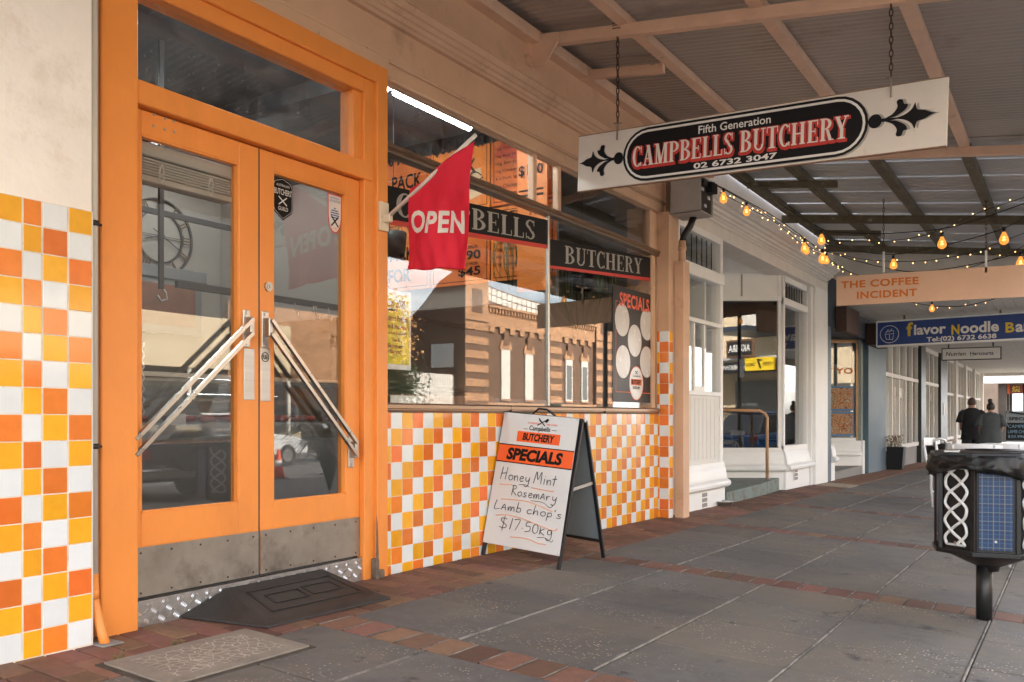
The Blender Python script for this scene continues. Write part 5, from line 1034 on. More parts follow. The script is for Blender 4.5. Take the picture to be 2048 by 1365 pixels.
# planters
for i,(x0,y0,w_,l_,h_,lab) in enumerate(((.0,21.7,.42,.42,.52,'tall square dark planter with a dry shrub before the first white window'),(.1,28.6,.42,1.3,.50,'long low black planter box against the second window bay'))):
    pt=thing('planter',(x0,y0,0),lab,'planter'); z=gz(x0,y0); m=MB(); a=.05
    m.add([(x0+a,y0+a,z),(x0+w_-a,y0+a,z),(x0+w_-a,y0+l_-a,z),(x0+a,y0+l_-a,z),(x0,y0,z+h_),(x0+w_,y0,z+h_),(x0+w_,y0+l_,z+h_),(x0,y0+l_,z+h_)],[(3,2,1,0),(0,1,5,4),(1,2,6,5),(2,3,7,6),(3,0,4,7),(4,5,6,7)]); m.build('box',BLACKP,pt,bevel=.01)
    if i==0:
        m=MB(); q=random.Random(2)
        for k_ in range(60):
            c=Vector((x0+.2+q.uniform(-.13,.13),y0+.2+q.uniform(-.13,.13),z+h_)); d=Vector((q.uniform(-.12,.12),q.uniform(-.12,.12),q.uniform(.08,.24))); m.tube([c,c+d*.6,c+d],[.004,.003,.001],3); s_=.02; m.add([c+d,c+d+Vector((s_,0,s_)),c+d+Vector((0,s_,2*s_)),c+d+Vector((-s_,0,s_))],[(0,1,2,3)])
        m.build('shrub',M('dry_leaf',(.20,.13,.06),.8,var=.3,vs=20),pt)
# ================================================================ BIN
bn=thing('litter_bin',(3.30,5.72,0),'black octagonal street bin on a post with knotwork and blue tartan panels and plastic liner','bin')
bc=Vector((3.29,5.74,0)); zg=gz(bc.x,bc.y); 
def ang(k_,off=0): return R(-90+12+45*k_+off)
def oct_(r,z,half=22.5): return [bc+Vector((r*math.cos(ang(i,half)),r*math.sin(ang(i,half)),z)) for i in range(8)]
def octprism(r0,z0,r1,z1,name,mat,bev=0):
    a=oct_(r0,z0); b_=oct_(r1,z1); return MB().add(a+b_,[tuple(range(8))[::-1],tuple(range(8,16))]+[(i,(i+1)%8,8+(i+1)%8,8+i) for i in range(8)]).build(name,mat,bn,bevel=bev)
RA=.285; z0,z1=.235,.775
MB().tube([(bc.x-.02,bc.y-.02,zg-.05),(bc.x-.02,bc.y-.02,.16)],.043,16).build('post',BLACKP,bn)
MB().lathe([(.055,.11),(.06,.135),(.12,.16),(.26,.225),(.27,.235)],bc,16).build('base_cone',BLACKP,bn)
octprism(RA*.97,z0,RA*.97,z1,'body',BLACKP); octprism(RA*1.08,.222,RA*1.08,.248,'base_rim',BLACKP,.004); octprism(RA*1.14,.772,RA*1.10,.800,'lid_rim',BLACKP,.004)
octprism(RA*.86,.795,RA*.74,.806,'lid',M('bin_lid',(.04,.035,.032),.4,var=.3,vs=10),.004)
MB().lathe([(.10,.80),(.15,.806),(.15,.812),(.0,.816)],bc+Vector((.03,-.02,0)),24).build('lid_disc',BLACKP,bn)
ap=RA*math.cos(R(22.5)); sidew=2*RA*math.sin(R(22.5))
TART=bpy.data.materials.new('tartan_print'); TART.use_nodes=True
def mktart():
    n=TART.node_tree; L=n.links; b=n.nodes['Principled BSDF']; b.inputs['Roughness'].default_value=.4; g=n.nodes.new('ShaderNodeTexCoord'); s=n.nodes.new('ShaderNodeSeparateXYZ'); L.new(g.outputs['UV'],s.inputs[0])
    def stripes(sock,f,w,ph=0.):
        a=n.nodes.new('ShaderNodeMath'); a.operation='MULTIPLY_ADD'; a.inputs[1].default_value=f; a.inputs[2].default_value=ph; L.new(sock,a.inputs[0]); c=n.nodes.new('ShaderNodeMath'); c.operation='FRACT'; L.new(a.outputs[0],c.inputs[0]); d=n.nodes.new('ShaderNodeMath'); d.operation='LESS_THAN'; d.inputs[1].default_value=w; L.new(c.outputs[0],d.inputs[0]); return d.outputs[0]
    cur=None; base=n.nodes.new('ShaderNodeRGB'); base.outputs[0].default_value=(.006,.028,.095,1); cur=base.outputs[0]
    for sock,f,w,col,fac,ph in ((s.outputs[0],3,.45,(.006,.02,.08,1),.75,.1),(s.outputs[1],9,.45,(.006,.02,.08,1),.75,.1),(s.outputs[0],6,.12,(.02,.11,.22,1),.8,.4),(s.outputs[1],18,.12,(.02,.11,.22,1),.6,.4),(s.outputs[0],3,.05,(.22,.20,.10,1),.6,.75),(s.outputs[1],9,.05,(.22,.20,.10,1),.6,.75)):
        k_=stripes(sock,f,w,ph); m_=n.nodes.new('ShaderNodeMath'); m_.operation='MULTIPLY'; m_.inputs[1].default_value=fac; L.new(k_,m_.inputs[0]); mi=n.nodes.new('ShaderNodeMix'); mi.data_type='RGBA'; L.new(m_.outputs[0],mi.inputs[0]); L.new(cur,mi.inputs[6]); mi.inputs[7].default_value=col; cur=mi.outputs[2]
    L.new(cur,b.inputs['Base Color'])
mktart()
for i in range(8):
    a=ang(i); nrm=Vector((math.cos(a),math.sin(a),0)); tg=Vector((-math.sin(a),math.cos(a),0)); c=bc+nrm*(ap*.985)
    MB().obox(c+tg*(sidew/2)+UZ*.245,c+tg*(sidew/2)+UZ*.775,.022,.022,up=nrm).build('corner_post',BLACKP,bn,bevel=.003)
    hw_=sidew/2-.026; fr=c+nrm*.004
    if i%2==0:
        p=MB().add([fr-tg*hw_+UZ*.262,fr+tg*hw_+UZ*.262,fr+tg*hw_+UZ*.70,fr-tg*hw_+UZ*.70],[(0,1,2,3)]).build('tartan_panel',TART,bn); uv=p.data.uv_layers.new(name='UVMap')
        for l_ in p.data.loops:
            co=p.data.vertices[l_.vertex_index].co+WL[bn.name]; uv.data[l_.index].uv=(((co-(fr-tg*hw_)).dot(tg))/(2*hw_),(co.z-.262)/.438)
        MB().prism([(.007*math.cos(k_*.785),.007*math.sin(k_*.785)) for k_ in range(8)],fr+UZ*.31,tg,UZ,nrm*.005).build('screw',STEEL,bn)
    else:
        m=MB(); H2=.435; w2=hw_*.84; NB=4; per=H2/NB
        for s_ in (0,1,2):
            ph=s_*2*math.pi/3; pts=[]
            for k_ in range(49):
                t_=k_/48; z=.275+H2*t_; x=w2*math.sin(ph+t_*NB*math.pi/1.5*1.0)
                pts.append((x,z,k_))
            # over and under in turn
            m.tube([fr+tg*x+UZ*z+nrm*(.004+.003*math.sin(k_*.82+s_*2)) for x,z,k_ in pts],(.0088),5)
        for z in (.275,.71): m.tube([fr+tg*(w2*math.sin(2*math.pi/3*a_))+UZ*(z+(-.0 if 1 else 0))+nrm*.003 for a_ in (0,1,2,0)],.007,5)
        m.build('knotwork',M('knot_silver',(.74,.74,.72),.5,var=.06),bn); MB().prism([(.007*math.cos(k_*.785),.007*math.sin(k_*.785)) for k_ in range(8)],fr+UZ*.29+nrm*.01,tg,UZ,nrm*.005).build('screw',STEEL,bn)
# liner: crumpled skirt
m=MB(); v=[];f=[]; NR,NZ=160,10
for j in range(NZ+1):
    t_=j/NZ
    for i in range(NR):
        a=2*math.pi*i/NR; dr_=noise.noise(Vector((math.cos(a)*3.2,math.sin(a)*3.2,t_*2.2)))*.030+noise.noise(Vector((math.cos(a)*9,math.sin(a)*9,t_*5)))*.014+abs(noise.noise(Vector((math.cos(a)*17,math.sin(a)*17,t_*3))))*.010
        r_=RA*(1.08+.06*math.sin(t_*2.6))+dr_*(.25+t_); z=.785-(.115+.035*noise.noise(Vector((math.cos(a)*2,math.sin(a)*2,5)))+ .03*math.cos(a*2+1))*t_
        v.append((bc.x+r_*math.cos(a),bc.y+r_*math.sin(a),z))
for j in range(NZ):
    for i in range(NR): f.append((j*NR+i,j*NR+(i+1)%NR,(j+1)*NR+(i+1)%NR,(j+1)*NR+i))
m.add(v,f,True); lo=m.build('plastic_liner',M('bin_bag_plastic',(.008,.007,.007),.42,var=.2,vs=20,spec=.4,bump=.6,bs=55),bn); s2=lo.modifiers.new('solid','SOLIDIFY'); s2.thickness=.0012
hx=PD(1868,893,5.0); MB().tube([hx,hx+Vector((-.0,0,.035)),hx+Vector((.03,.01,.045)),hx+Vector((.055,.02,.035)),hx+Vector((.06,.02,.01))],.008,8).build('hasp',STEEL,bn); MB().bbox(hx.x+.05,hx.x+.13,hx.y,hx.y+.04,.795,.812,.004).build('hinge',STEEL,bn)
# ================================================================ bentwood chairs
CHW=M('chair_white',(.74,.74,.74),.35,var=.03)
def chair(x,y,rz_,label):
    r0=thing('bentwood_chair',(x,y,0),label,'chair','white bentwood chairs on the footpath'); z=gz(x,y); c,s=math.cos(rz_),math.sin(rz_)
    T=lambda a,b,h:Vector((x+a*c-b*s,y+a*s+b*c,z+h))
    m=MB(); pts=[T(.21*math.cos(k_*.39),.20*math.sin(k_*.39),.455) for k_ in range(17)]; m.tube(pts,.018,8,cap=False); m.poly([T(.2*math.cos(k_*.39),.19*math.sin(k_*.39),.465) for k_ in range(16)]); m.poly([T(.2*math.cos(-k_*.39),.19*math.sin(-k_*.39),.45) for k_ in range(16)]); m.build('seat',CHW,r0)
    for sx_ in (-1,1):
        MB().tube([T(.15*sx_,-.15,.45),T(.18*sx_,-.19,0)],[.018,.013],8).build('leg',CHW,r0)
        MB().tube([T(.16*sx_,.17,0.0),T(.165*sx_,.19,.3),T(.17*sx_,.185,.46),T(.19*sx_,.24,.66),T(.20*sx_,.285,.92)],[.014,.017,.02,.018,.016],8).build('rear_leg',CHW,r0)
    # curved top rail
    v=[];f=[]
    for k_ in range(15):
        t_=-1+2*k_/14; yy=.29-.075*t_*t_+.03; hh=.052*(1-.35*t_**4); zz=.88+.0*abs(t_)
        for dz in (-hh,hh):
            for dy in (-.009,.009): v.append(T(.26*t_,yy+dy,zz+dz))
    for k_ in range(14):
        a=k_*4; b_=a+4
        for p,q in ((0,1),(1,3),(3,2),(2,0)): f.append((a+p,a+q,b_+q,b_+p))
    f+=[(0,1,3,2),(56,57,59,58)]
    MB().add(v,f,True).build('top_rail',CHW,r0,bevel=.004)
    m=MB(); m.tube([T(.13*sx_,.205,.47) if 0 else T(-.12,.2,.47),T(-.05,.26,.62),T(0,.285,.70),T(.05,.26,.62),T(.12,.2,.47)],.01,6); m.tube([T(-.17,.17,.22),T(0,.05,.22),T(.17,.17,.22)],.009,6); m.build('back_hoop',CHW,r0)
    return r0
chair(2.87,10.5,R(172),'white bentwood chair nearest behind the bin, its back rail turned to the camera')
chair(3.06,11.9,R(166),'white bentwood chair just right of and beyond the first, back to the camera')
chair(2.33,12.9,R(75),'white bentwood chair seen side-on, leftmost of the cafe seats')
chair(3.50,8.05,R(150),'white bentwood chair at the right edge of the picture behind the bin')
chair(3.72,12.6,R(170),'white bentwood chair farthest back at the right edge')
tbl=thing('cafe_table',(3.3,12.3,0),'round timber topped cafe table among the white chairs','table'); z=gz(3.4,12.4); MB().lathe([(.0,.70),(.30,.70),(.30,.725),(0,.727)],(3.42,12.4,z),24).build('tabletop',M('table_wood',(.42,.30,.2),.5,var=.2,vs=8),tbl); MB().tube([(3.42,12.4,z),(3.42,12.4,z+.7)],.03,10).build('column',CHW,tbl); MB().lathe([(.2,0),(.2,.015),(.04,.03)],(3.42,12.4,z),16).build('foot',CHW,tbl)
# ================================================================ people
def skin(name,verts,edges,mat,parent,root=0,sub=2,label=None):
    me=bpy.data.meshes.new(name); o0=WL[parent.name]; me.from_pydata([tuple(Vector(p)-o0) for p,_ in verts],edges,[])
    me.materials.append(mat); o=bpy.data.objects.new(name,me); link(o,parent,o0)
    sk=o.modifiers.new('skin','SKIN'); sk.use_smooth_shade=True
    for i,(p,r_) in enumerate(verts):
        d=me.skin_vertices[0].data[i]; d.radius=r_ if isinstance(r_,tuple) else (r_,r_); d.use_root=(i==root)
    sb=o.modifiers.new('sub','SUBSURF'); sb.levels=sub; sb.render_levels=sub
    return o
SK1=M('skin_tone',(.36,.20,.13),.55,var=.06,vs=20); HAIR=M('dark_hair',(.025,.016,.012),.6,var=.3,vs=60)
def person(px,d,feet,hgt,label,shirt,shorts,lean,female):
    r_=ray(px,834); b0_=CAMP+r_*d; x,y=b0_.x,b0_.y; z=gz(x,y)
    p=thing('person',(x,y,z),label,'person'); h=hgt/1.75; RT=Vector((_c,_s,0)); FW_=Vector((-_s*.35+0,.95,0)).normalized()
    RT=Vector((FW_.y,-FW_.x,0))
    T=lambda a,f_,hh:Vector((x,y,z))+RT*(a*h)+FW_*(f_*h)+UZ*(hh*h)
    V=[(T(0,0,.93),(.15,.105)),(T(0,0,1.10),(.135,.10)),(T(0,0,1.28),(.165,.105)),(T(0,0,1.42),(.13,.085)),(T(0,.01,1.49),.058),(T(0,.03,1.56),.060),(T(0,.04,1.645),(.080,.095)),(T(0,.03,1.71),(.070,.085)),
       (T(-.17,0,1.41),.062),(T(-.235,-.02,1.16),.046),(T(-.21,.16,1.00),.036),(T(-.17,.27,1.02),.030),
       (T(.17,0,1.41),.062),(T(.235,-.02,1.16),.046),(T(.21,.16,1.00),.036),(T(.17,.27,1.02),.030),
       (T(-.095,0,.84),.088),(T(-.10,.05+lean*.1,.48),.062),(T(-.10,-.02+lean*.25,.10),.042),(T(-.10,.10+lean*.25,.035),(.045,.035)),
       (T(.095,0,.84),.088),(T(.10,.03-lean*.1,.48),.062),(T(.10,-.06-lean*.25,.10),.042),(T(.10,.06-lean*.25,.035),(.045,.035))]
    E_=[(0,1),(1,2),(2,3),(3,4),(4,5),(5,6),(6,7),(3,8),(8,9),(9,10),(10,11),(3,12),(12,13),(13,14),(14,15),(0,16),(16,17),(17,18),(18,19),(0,20),(20,21),(21,22),(22,23)]
    skin('body',V,E_,SK1,p)
    # ears
    for s_ in (-1,1): MB().lathe([(.004,-.03),(.016,-.01),(.016,.015),(.004,.03)],T(.082*s_,.03,1.63),8).build('ear',SK1,p)
    # shirt: elliptical rings
    m=MB(); v=[];f=[]; rows=[(1.52,.075,.065),(1.49,.135,.08),(1.455,.20,.098),(1.40,.235,.115),(1.32,.232,.125),(1.15,.215,.13),(1.0,.225,.138),(.88,.235,.145),(.80 if female else .76,.245,.15)]
    if female: rows=[(a,b_*1.06,c_*1.12) for a,b_,c_ in rows]
    NN=28
    for hh,ra,rb in rows:
        for k_ in range(NN):
            a=2*math.pi*k_/NN; w_=1+.035*math.sin(a*5+hh*9)*(1.5-hh)+.02*math.sin(a*9-hh*14)*(1.5-hh); v.append(T(ra*w_*math.cos(a),rb*w_*math.sin(a),hh))
    for j in range(len(rows)-1):
        for k_ in range(NN): f.append((j*NN+k_,j*NN+(k_+1)%NN,(j+1)*NN+(k_+1)%NN,(j+1)*NN+k_))
    m.add(v,f,True); m.build('shirt',shirt,p)
    for s_ in (-1,1): MB().tube([T(.15*s_,0,1.435),T(.205*s_,-.0,1.38),T(.245*s_,-.01,1.28),T(.27*s_,-.02,1.17)],[.07,.085,.082,.084 if not female else .092],14).build('sleeve',shirt,p)
    hem=.50 if not female else .62
    for s_ in (-1,1): MB().tube([T(.085*s_,0,.90),T(.098*s_,0,.78),T(.108*s_,.02,.62),T(.112*s_,.02,hem)],[.13,.125,.118,.115],16).build('shorts_leg',shorts,p)
    m=MB(); m.lathe([(.135,.86),(.15,.93)],(0,0,0),8) if 0 else None
    for s_ in (-1,1): MB().tube([T(.10*s_,-.03-lean*.25*s_,.0),T(.10*s_,.08-lean*.25*s_,.03),T(.10*s_,.17-lean*.25*s_,.02)],[.045,.05,.035],10).build('shoe',BLACKP,p)
    hc=MB(); v=[];f=[]
    for j in range(9):
        ph=math.pi*j/8*.72
        for k_ in range(20):
            a=2*math.pi*k_/20; back=.5-.5*math.sin(a); g_=1.0 if female else .97
            rr0=.096*math.sin(ph)*g_+.002; v.append(T(rr0*math.cos(a)*.93,.038+rr0*math.sin(a)*1.08,1.655+.115*math.cos(ph)-(.0 if female else 0)+ (0.02 if math.sin(a)>.3 and j>5 else 0)))
    for j in range(8):
        for k_ in range(20): f.append((j*20+k_,j*20+(k_+1)%20,(j+1)*20+(k_+1)%20,(j+1)*20+k_))
    hc.add(v,f,True); hc.build('hair',HAIR if female else M('short_brown_hair',(.07,.04,.028),.7,var=.3,vs=80),p)
    if female:
        MB().lathe([(.01,-.05),(.04,-.035),(.052,0),(.04,.035),(.01,.05)],T(-.02,-.01,1.80),12).build('hair_bun',HAIR,p)
    # hands
    for s_ in (-1,1):
        hb_=T(.16*s_,.30,1.02); mm=MB(); mm.lathe([(.012,-.03),(.035,-.01),(.035,.02),(.012,.04)],hb_,8)
        for k_ in range(4): o_=hb_+RT*((k_-1.5)*.018*h)+FW_*.03; mm.tube([o_,o_+FW_*.035+UZ*-.005,o_+FW_*.055-UZ*.03],[.009,.009,.007],6)
        mm.tube([hb_-RT*.03*s_,hb_-RT*.05*s_+FW_*.03+UZ*.01],[.01,.008],6); mm.build('hand',SK1,p)
person(1944,20.9,920,1.76,'man walking away in black t-shirt and dark shorts with cropped hair',M('black_cotton',(.012,.011,.012),.85,var=.2,vs=15,bump=.4,bs=25),M('charcoal_cotton',(.025,.027,.030),.85,var=.2,vs=15),.5,False)
person(1982,19.9,920,1.64,'woman walking away in loose grey t-shirt with hair tied in a bun',M('grey_cotton',(.055,.060,.062),.85,var=.2,vs=12,bump=.5,bs=22),BLACKP,-.5,True)
# ================================================================ string lights
def sag(a,b_,s,n=10): return [a.lerp(b_,i/n)-UZ*(s*4*(i/n)*(1-i/n)) for i in range(n+1)]
sl_root=[]
bulb_me={}
b_s=MB().tube([(0,0,0),(0,0,-.045)],.017,8); b_g=MB().lathe([(.015,-.045),(.022,-.065),(.038,-.10),(.044,-.125),(.036,-.15),(.014,-.166)],(0,0,0),12); b_f=MB().tube([(-.008,0,-.09),(.010,0,-.125),(-.010,.006,-.125),(.008,-.006,-.09)],.0065,5)
ms,mg,mf=proto_mesh('socket',b_s,BLACKP),proto_mesh('bulb',b_g,BULBG),proto_mesh('filament',b_f,FIL)
ff=MB().lathe([(.003,-.008),(.0085,0),(.003,.010)],(0,0,0),6); mfa=proto_mesh('fairy_light',ff,FAIRY); mfw=proto_mesh('fairy_tail',MB().tube([(0,0,0),(0,0,.022)],.003,4),WIRE)
def strand(label,path,bulbs,fairy=0,seed=1,r=.006):
    t=thing('string_light',tuple(path[0]),label,'string lights','string lights hung under the cafe awning'); P=smooth([tuple(p) for p in path],5); P=[Vector(p) for p in P]
    MB().tube(P,r,5).build('wire',WIRE,t)
    for (u,v,d,s) in bulbs:
        q=PD(u,v,d); put('socket',ms,t,q,scale=(s,s,s)); put('bulb',mg,t,q,scale=(s,s,s)); put('filament',mf,t,q,scale=(s,s,s))
    if fairy:
        q=random.Random(seed); Ls=[(P[i+1]-P[i]).length for i in range(len(P)-1)]; tot=sum(Ls); dpos=.05
        while dpos<tot:
            k_=0; acc=dpos
            while acc>Ls[k_] and k_<len(Ls)-1: acc-=Ls[k_]; k_+=1
            p_=P[k_].lerp(P[k_+1],min(acc/max(Ls[k_],1e-6),1)); a=q.uniform(0,6.28); o=Vector((math.cos(a)*.012,math.sin(a)*.012,q.choice((-.025,.02,-.02)))); put('fairy_light',mfa,t,p_+o,(q.uniform(-1,1),q.uniform(-1,1),0)); dpos+=fairy*q.uniform(.6,1.5)
    return t
D=lambda *L:[PD(u,v,d) for u,v,d in L]
strand('string of large amber bulbs running back along the white cafe cornice',D((1412,360,9.2),(1448,378,9.6),(1492,402,10.2),(1545,432,11.0),(1600,470,12.0),(1640,502,13.2)),[(1447,377,9.6,1.0),(1493,405,10.1,.95),(1609,478,12,1.15),(1613,486,12.3,1.0)])
strand('upper string of large amber bulbs swagged towards the kerb',D((1560,408,12),(1643,458,11.2),(1700,466,10.6),(1780,467,10.2),(1884,458,9.6),(1960,438,9.2),(2070,400,8.8)),[(1643,461,11.1,1.12),(1884,465,9.6,1.1)])
strand('middle string of large amber bulbs swagged towards the kerb',D((1645,488,13.2),(1700,500,12.4),(1786,509,11.6),(1880,493,10.9),(2006,458,10.1),(2075,415,9.6)),[(1787,511,11.6,1.12),(2008,455,10.0,1.2),(1645,498,12.6,1.3),(1653,506,12.8,1.0)])
strand('lowest string of large amber bulbs crossing before the coffee sign',D((1645,500,13.2),(1700,518,12.4),(1770,536,11.8),(1833,544,11.3),(1930,532,11.0),(2041,506,10.6),(2090,485,10.4)),[(1833,546,11.3,1.0),(2041,505,10.6,1.15)])
strand('short string with one amber bulb hanging behind the coffee sign',D((1790,598,14.5),(1864,612,14.2),(1930,612,14.0),(1990,598,13.8)),[(1864,604,14.2,1.0)],.22,5)
for i,(lb,pth,fy) in enumerate((('fairy light string bundled along the cafe cornice, upper one',D((1425,368,9.4),(1470,392,9.9),(1530,428,10.9),(1590,468,12),(1645,500,13.2)),.30),('fairy light string bundled along the cafe cornice, lower and looser one',D((1440,385,9.6),(1500,418,10.4),(1555,448,11.2),(1600,485,12.2),(1650,515,13.0)),.26),
  ('fairy light string highest over the awning beams',D((1640,478,13),(1700,484,12.2),(1780,482,11.6),(1860,468,11),(1960,425,10.2),(2060,392,9.6)),.22),('fairy light string just above the coffee sign',D((1645,498,13.2),(1720,518,12.4),(1830,523,11.7),(1930,509,11),(2000,485,10.5),(2065,460,10)),.20),
  ('fairy light string draped across the coffee sign face',D((1650,512,13.2),(1700,545,12.0),(1770,560,11.8),(1850,555,11.6),(1930,538,11.3),(2010,510,10.8),(2070,480,10.4)),.20),('fairy light string tangled in the knot by the cafe corner',D((1600,470,12.3),(1625,498,12.8),(1655,505,13.1),(1640,520,13),(1668,528,12.8),(1690,545,12.5)),.11))):
    strand(lb,pth,[],fy,20+i,.0045)
# ================================================================ SHOP INTERIOR
inn=thing('shop_interior',(-3,5,0),'dim butcher shop room with pale walls seen through the doors and window','room')
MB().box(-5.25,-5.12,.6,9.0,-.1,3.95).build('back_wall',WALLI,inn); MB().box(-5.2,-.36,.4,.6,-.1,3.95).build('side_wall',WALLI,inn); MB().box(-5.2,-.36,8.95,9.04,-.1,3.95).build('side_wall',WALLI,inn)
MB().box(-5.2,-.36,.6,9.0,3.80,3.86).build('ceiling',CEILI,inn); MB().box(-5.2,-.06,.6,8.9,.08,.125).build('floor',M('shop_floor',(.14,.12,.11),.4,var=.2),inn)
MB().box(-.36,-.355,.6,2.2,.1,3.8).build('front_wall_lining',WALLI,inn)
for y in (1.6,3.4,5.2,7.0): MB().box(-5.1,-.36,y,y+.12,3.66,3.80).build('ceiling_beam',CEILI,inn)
MB().box(-5.12,-5.06,.6,9,3.62,3.80).build('cornice',TIMB,inn)
tb_=[]
for i,(x,y0,y1) in enumerate(((-.88,3.9,5.30),(-.88,5.36,6.42),(-2.6,2.2,3.6),(-3.9,5.2,6.6))):
    t=thing('fluorescent_light',(x,y0,3.6),('lit fluorescent tube behind the window head, cut off by the orange post','lit fluorescent tube along the window head, the long bright one','lit fluorescent tube above the doors deep in the shop','lit fluorescent tube over the rear counter')[i],'ceiling light')
    MB().bbox(x-.05,x+.05,y0,y1,3.635,3.66,.004).build('batten',PRINTW,t); MB().tube([(x,y0+.02,3.61),(x,y1-.02,3.61)],.030,10).build('tube',TUBE,t)
# menu wall facing the door end
mn=thing('menu_board',(-1.6,7,3),'large orange menu boards of meat and freezer packs hanging across the shop','menu board')
MO=M('menu_orange',(.74,.20,.02),.5,var=.18,vs=2.5); MO2=M('menu_red_orange',(.62,.075,.02),.5,var=.1); MC=M('menu_cream',(.70,.48,.28),.5,var=.05)
ym=7.0
for c_ in range(2,5):
    x0=-4.0+.738*c_; x1=x0+.72
    for z0,z1 in ((3.04,3.86),(2.31,3.02)):
        b_=MB().box(x0,x1,ym,ym+.02,z0,z1).build('board_panel',MO if (c_+int(z0*10))%2 else M('menu_orange_b',(.70,.15,.015),.5,var=.2,vs=2),mn)
        f_=MB()
        for a,b2,c2,d2 in ((x0+.03,x1-.03,z0+.03,z0+.036),(x0+.03,x1-.03,z1-.036,z1-.03),(x0+.03,x0+.036,z0+.03,z1-.03),(x1-.036,x1-.03,z0+.03,z1-.03)): f_.box(a,b2,ym-.002,ym,c2,d2)
        f_.build('border_line',PRINTK,b_)
def mt(s,x,z,w_,h_,mat=PRINTK,bold=.02,sh=0.): write(s,(x,ym-.004,z),UX,UZ,w_,h_,mat,mn,bold=bold,shear=sh,lift=.002)
mt('$40 MEAT',-2.49,3.60,.62,.15); mt('PACK',-2.30,3.36,.40,.15); mt('$60 MEAT',-1.74,3.62,.64,.15); mt('PACK',-1.62,3.40,.40,.14); pass
mt('$80 MEAT',-1.0,3.66,.56,.10)
for i,s in enumerate(('1kg Thin Sausages','1kg Beef Mince','1kg Stir-fry','1kg Chicken Nibbles','6 x Pork Spare Ribs','4 x Chicken Rissoles','4 x Chicken Pinwheels')): mt(s,-.99,3.56-.072*i,.022*len(s),.036,bold=.0)
mt('FREEZER',-.98,2.90,.55,.07); mt('PACK',-.98,2.80,.28,.06); 
for i,s in enumerate(('2kg Silverside','2kg Roast Family Beef','1kg Mince','1kg Sausages')): mt(s,-.98,2.66-.07*i,.022*len(s),.036,bold=0)
mt('FULL PACK',-1.42,2.66,.22,.03); mt('$90',-1.44,2.54,.27,.10); mt('HALF PACK',-1.42,2.495,.22,.025); mt('$45',-1.44,2.38,.27,.10); mt('$60',-1.70,2.86,.3,.12); mt('PACK',-2.40,2.62,.4,.14); mt('FOR',-2.35,2.40,.3,.14)
m=MB(); m.prism([(0,0),(.17,.04),(.13,.30),(-.02,.28)],(-1.30,ym-.004,3.14),UX,UZ,(0,.002,0)); m.prism([(0,0),(.25,.1),(.2,.35),(-.05,.2)],(-.62,ym-.004,3.12),UX,UZ,(0,.002,0)); m.prism([(0,0),(.14,0),(.18,.2),(.02,.22)],(-2.55,ym-.004,3.1),UX,UZ,(0,.002,0)); m.build('cream_shapes',MC,mn)
MB().prism([(0,0),(.5,-.12),(.62,-.04),(.1,.12)],(-1.02,ym-.003,3.52),UX,UZ,(0,.001,0)).build('red_swirl',MO2,mn)
m=MB()
for pts in ([(-1.36,3.30),(-1.30,3.38),(-1.22,3.40),(-1.16,3.36)],[(-1.36,3.20),(-1.32,3.30),(-1.25,3.30),(-1.14,3.34)],[(-1.40,3.16),(-1.34,3.22),(-1.33,3.32),(-1.26,3.42)],[(-1.30,3.25),(-1.2,3.26),(-1.12,3.28)]): m.tube([(a,ym-.008,b_) for a,b_ in smooth(pts)],.005,4)
m.build('line_drawing',PRINTK,mn)
mn2=thing('menu_board',(-.35,6.75,3),'narrow orange board with 100 and a snowflake by the window mullion','menu board')
MB().box(-.62,-.30,6.80,6.82,2.15,3.55).build('board_panel',MO,mn2); write('$100',(-.60,6.795,3.20),UX,UZ,.26,.11,PRINTK,mn2,bold=.02,lift=.002); MB().box(-.60,-.34,6.796,6.8,3.02,3.04).box(-.60,-.34,6.796,6.8,3.07,3.085).build('rule',PRINTK,mn2)
m=MB()
for k_ in range(3): a=k_*math.pi/3; m.tube([(-.45-.06*math.cos(a),6.79,2.9-.06*math.sin(a)),(-.45+.06*math.cos(a),6.79,2.9+.06*math.sin(a))],.005,4)
m.build('snowflake',PRINTK,mn2)
# clock
ck=thing('wall_clock',(-5.1,6.2,3.05),'large skeleton wall clock with brown ring of roman numerals on the shop wall','clock')
CLKB=M('clock_bronze',(.09,.055,.03),.5,.4,var=.2,vs=20)
cy_,cz_=6.20,3.06
def ring(r0,r1,x,mat,nm): 
    m=MB(); v=[]; n=48
    for k_ in range(n): a=2*math.pi*k_/n; v+=[(x,cy_+r0*math.cos(a),cz_+r0*math.sin(a)),(x,cy_+r1*math.cos(a),cz_+r1*math.sin(a)),(x+.02,cy_+r0*math.cos(a),cz_+r0*math.sin(a)),(x+.02,cy_+r1*math.cos(a),cz_+r1*math.sin(a))]
    f=[]
    for k_ in range(n): a,b_=4*k_,4*((k_+1)%n); f+=[(a+2,a+3,b_+3,b_+2),(a+1,b_+1,b_+3,a+3),(a,a+2,b_+2,b_)]
    return m.add(v,f).build(nm,mat,ck)
ring(.285,.305,-5.10,BLACKP,'inner_ring'); ring(.415,.440,-5.10,BLACKP,'outer_ring')
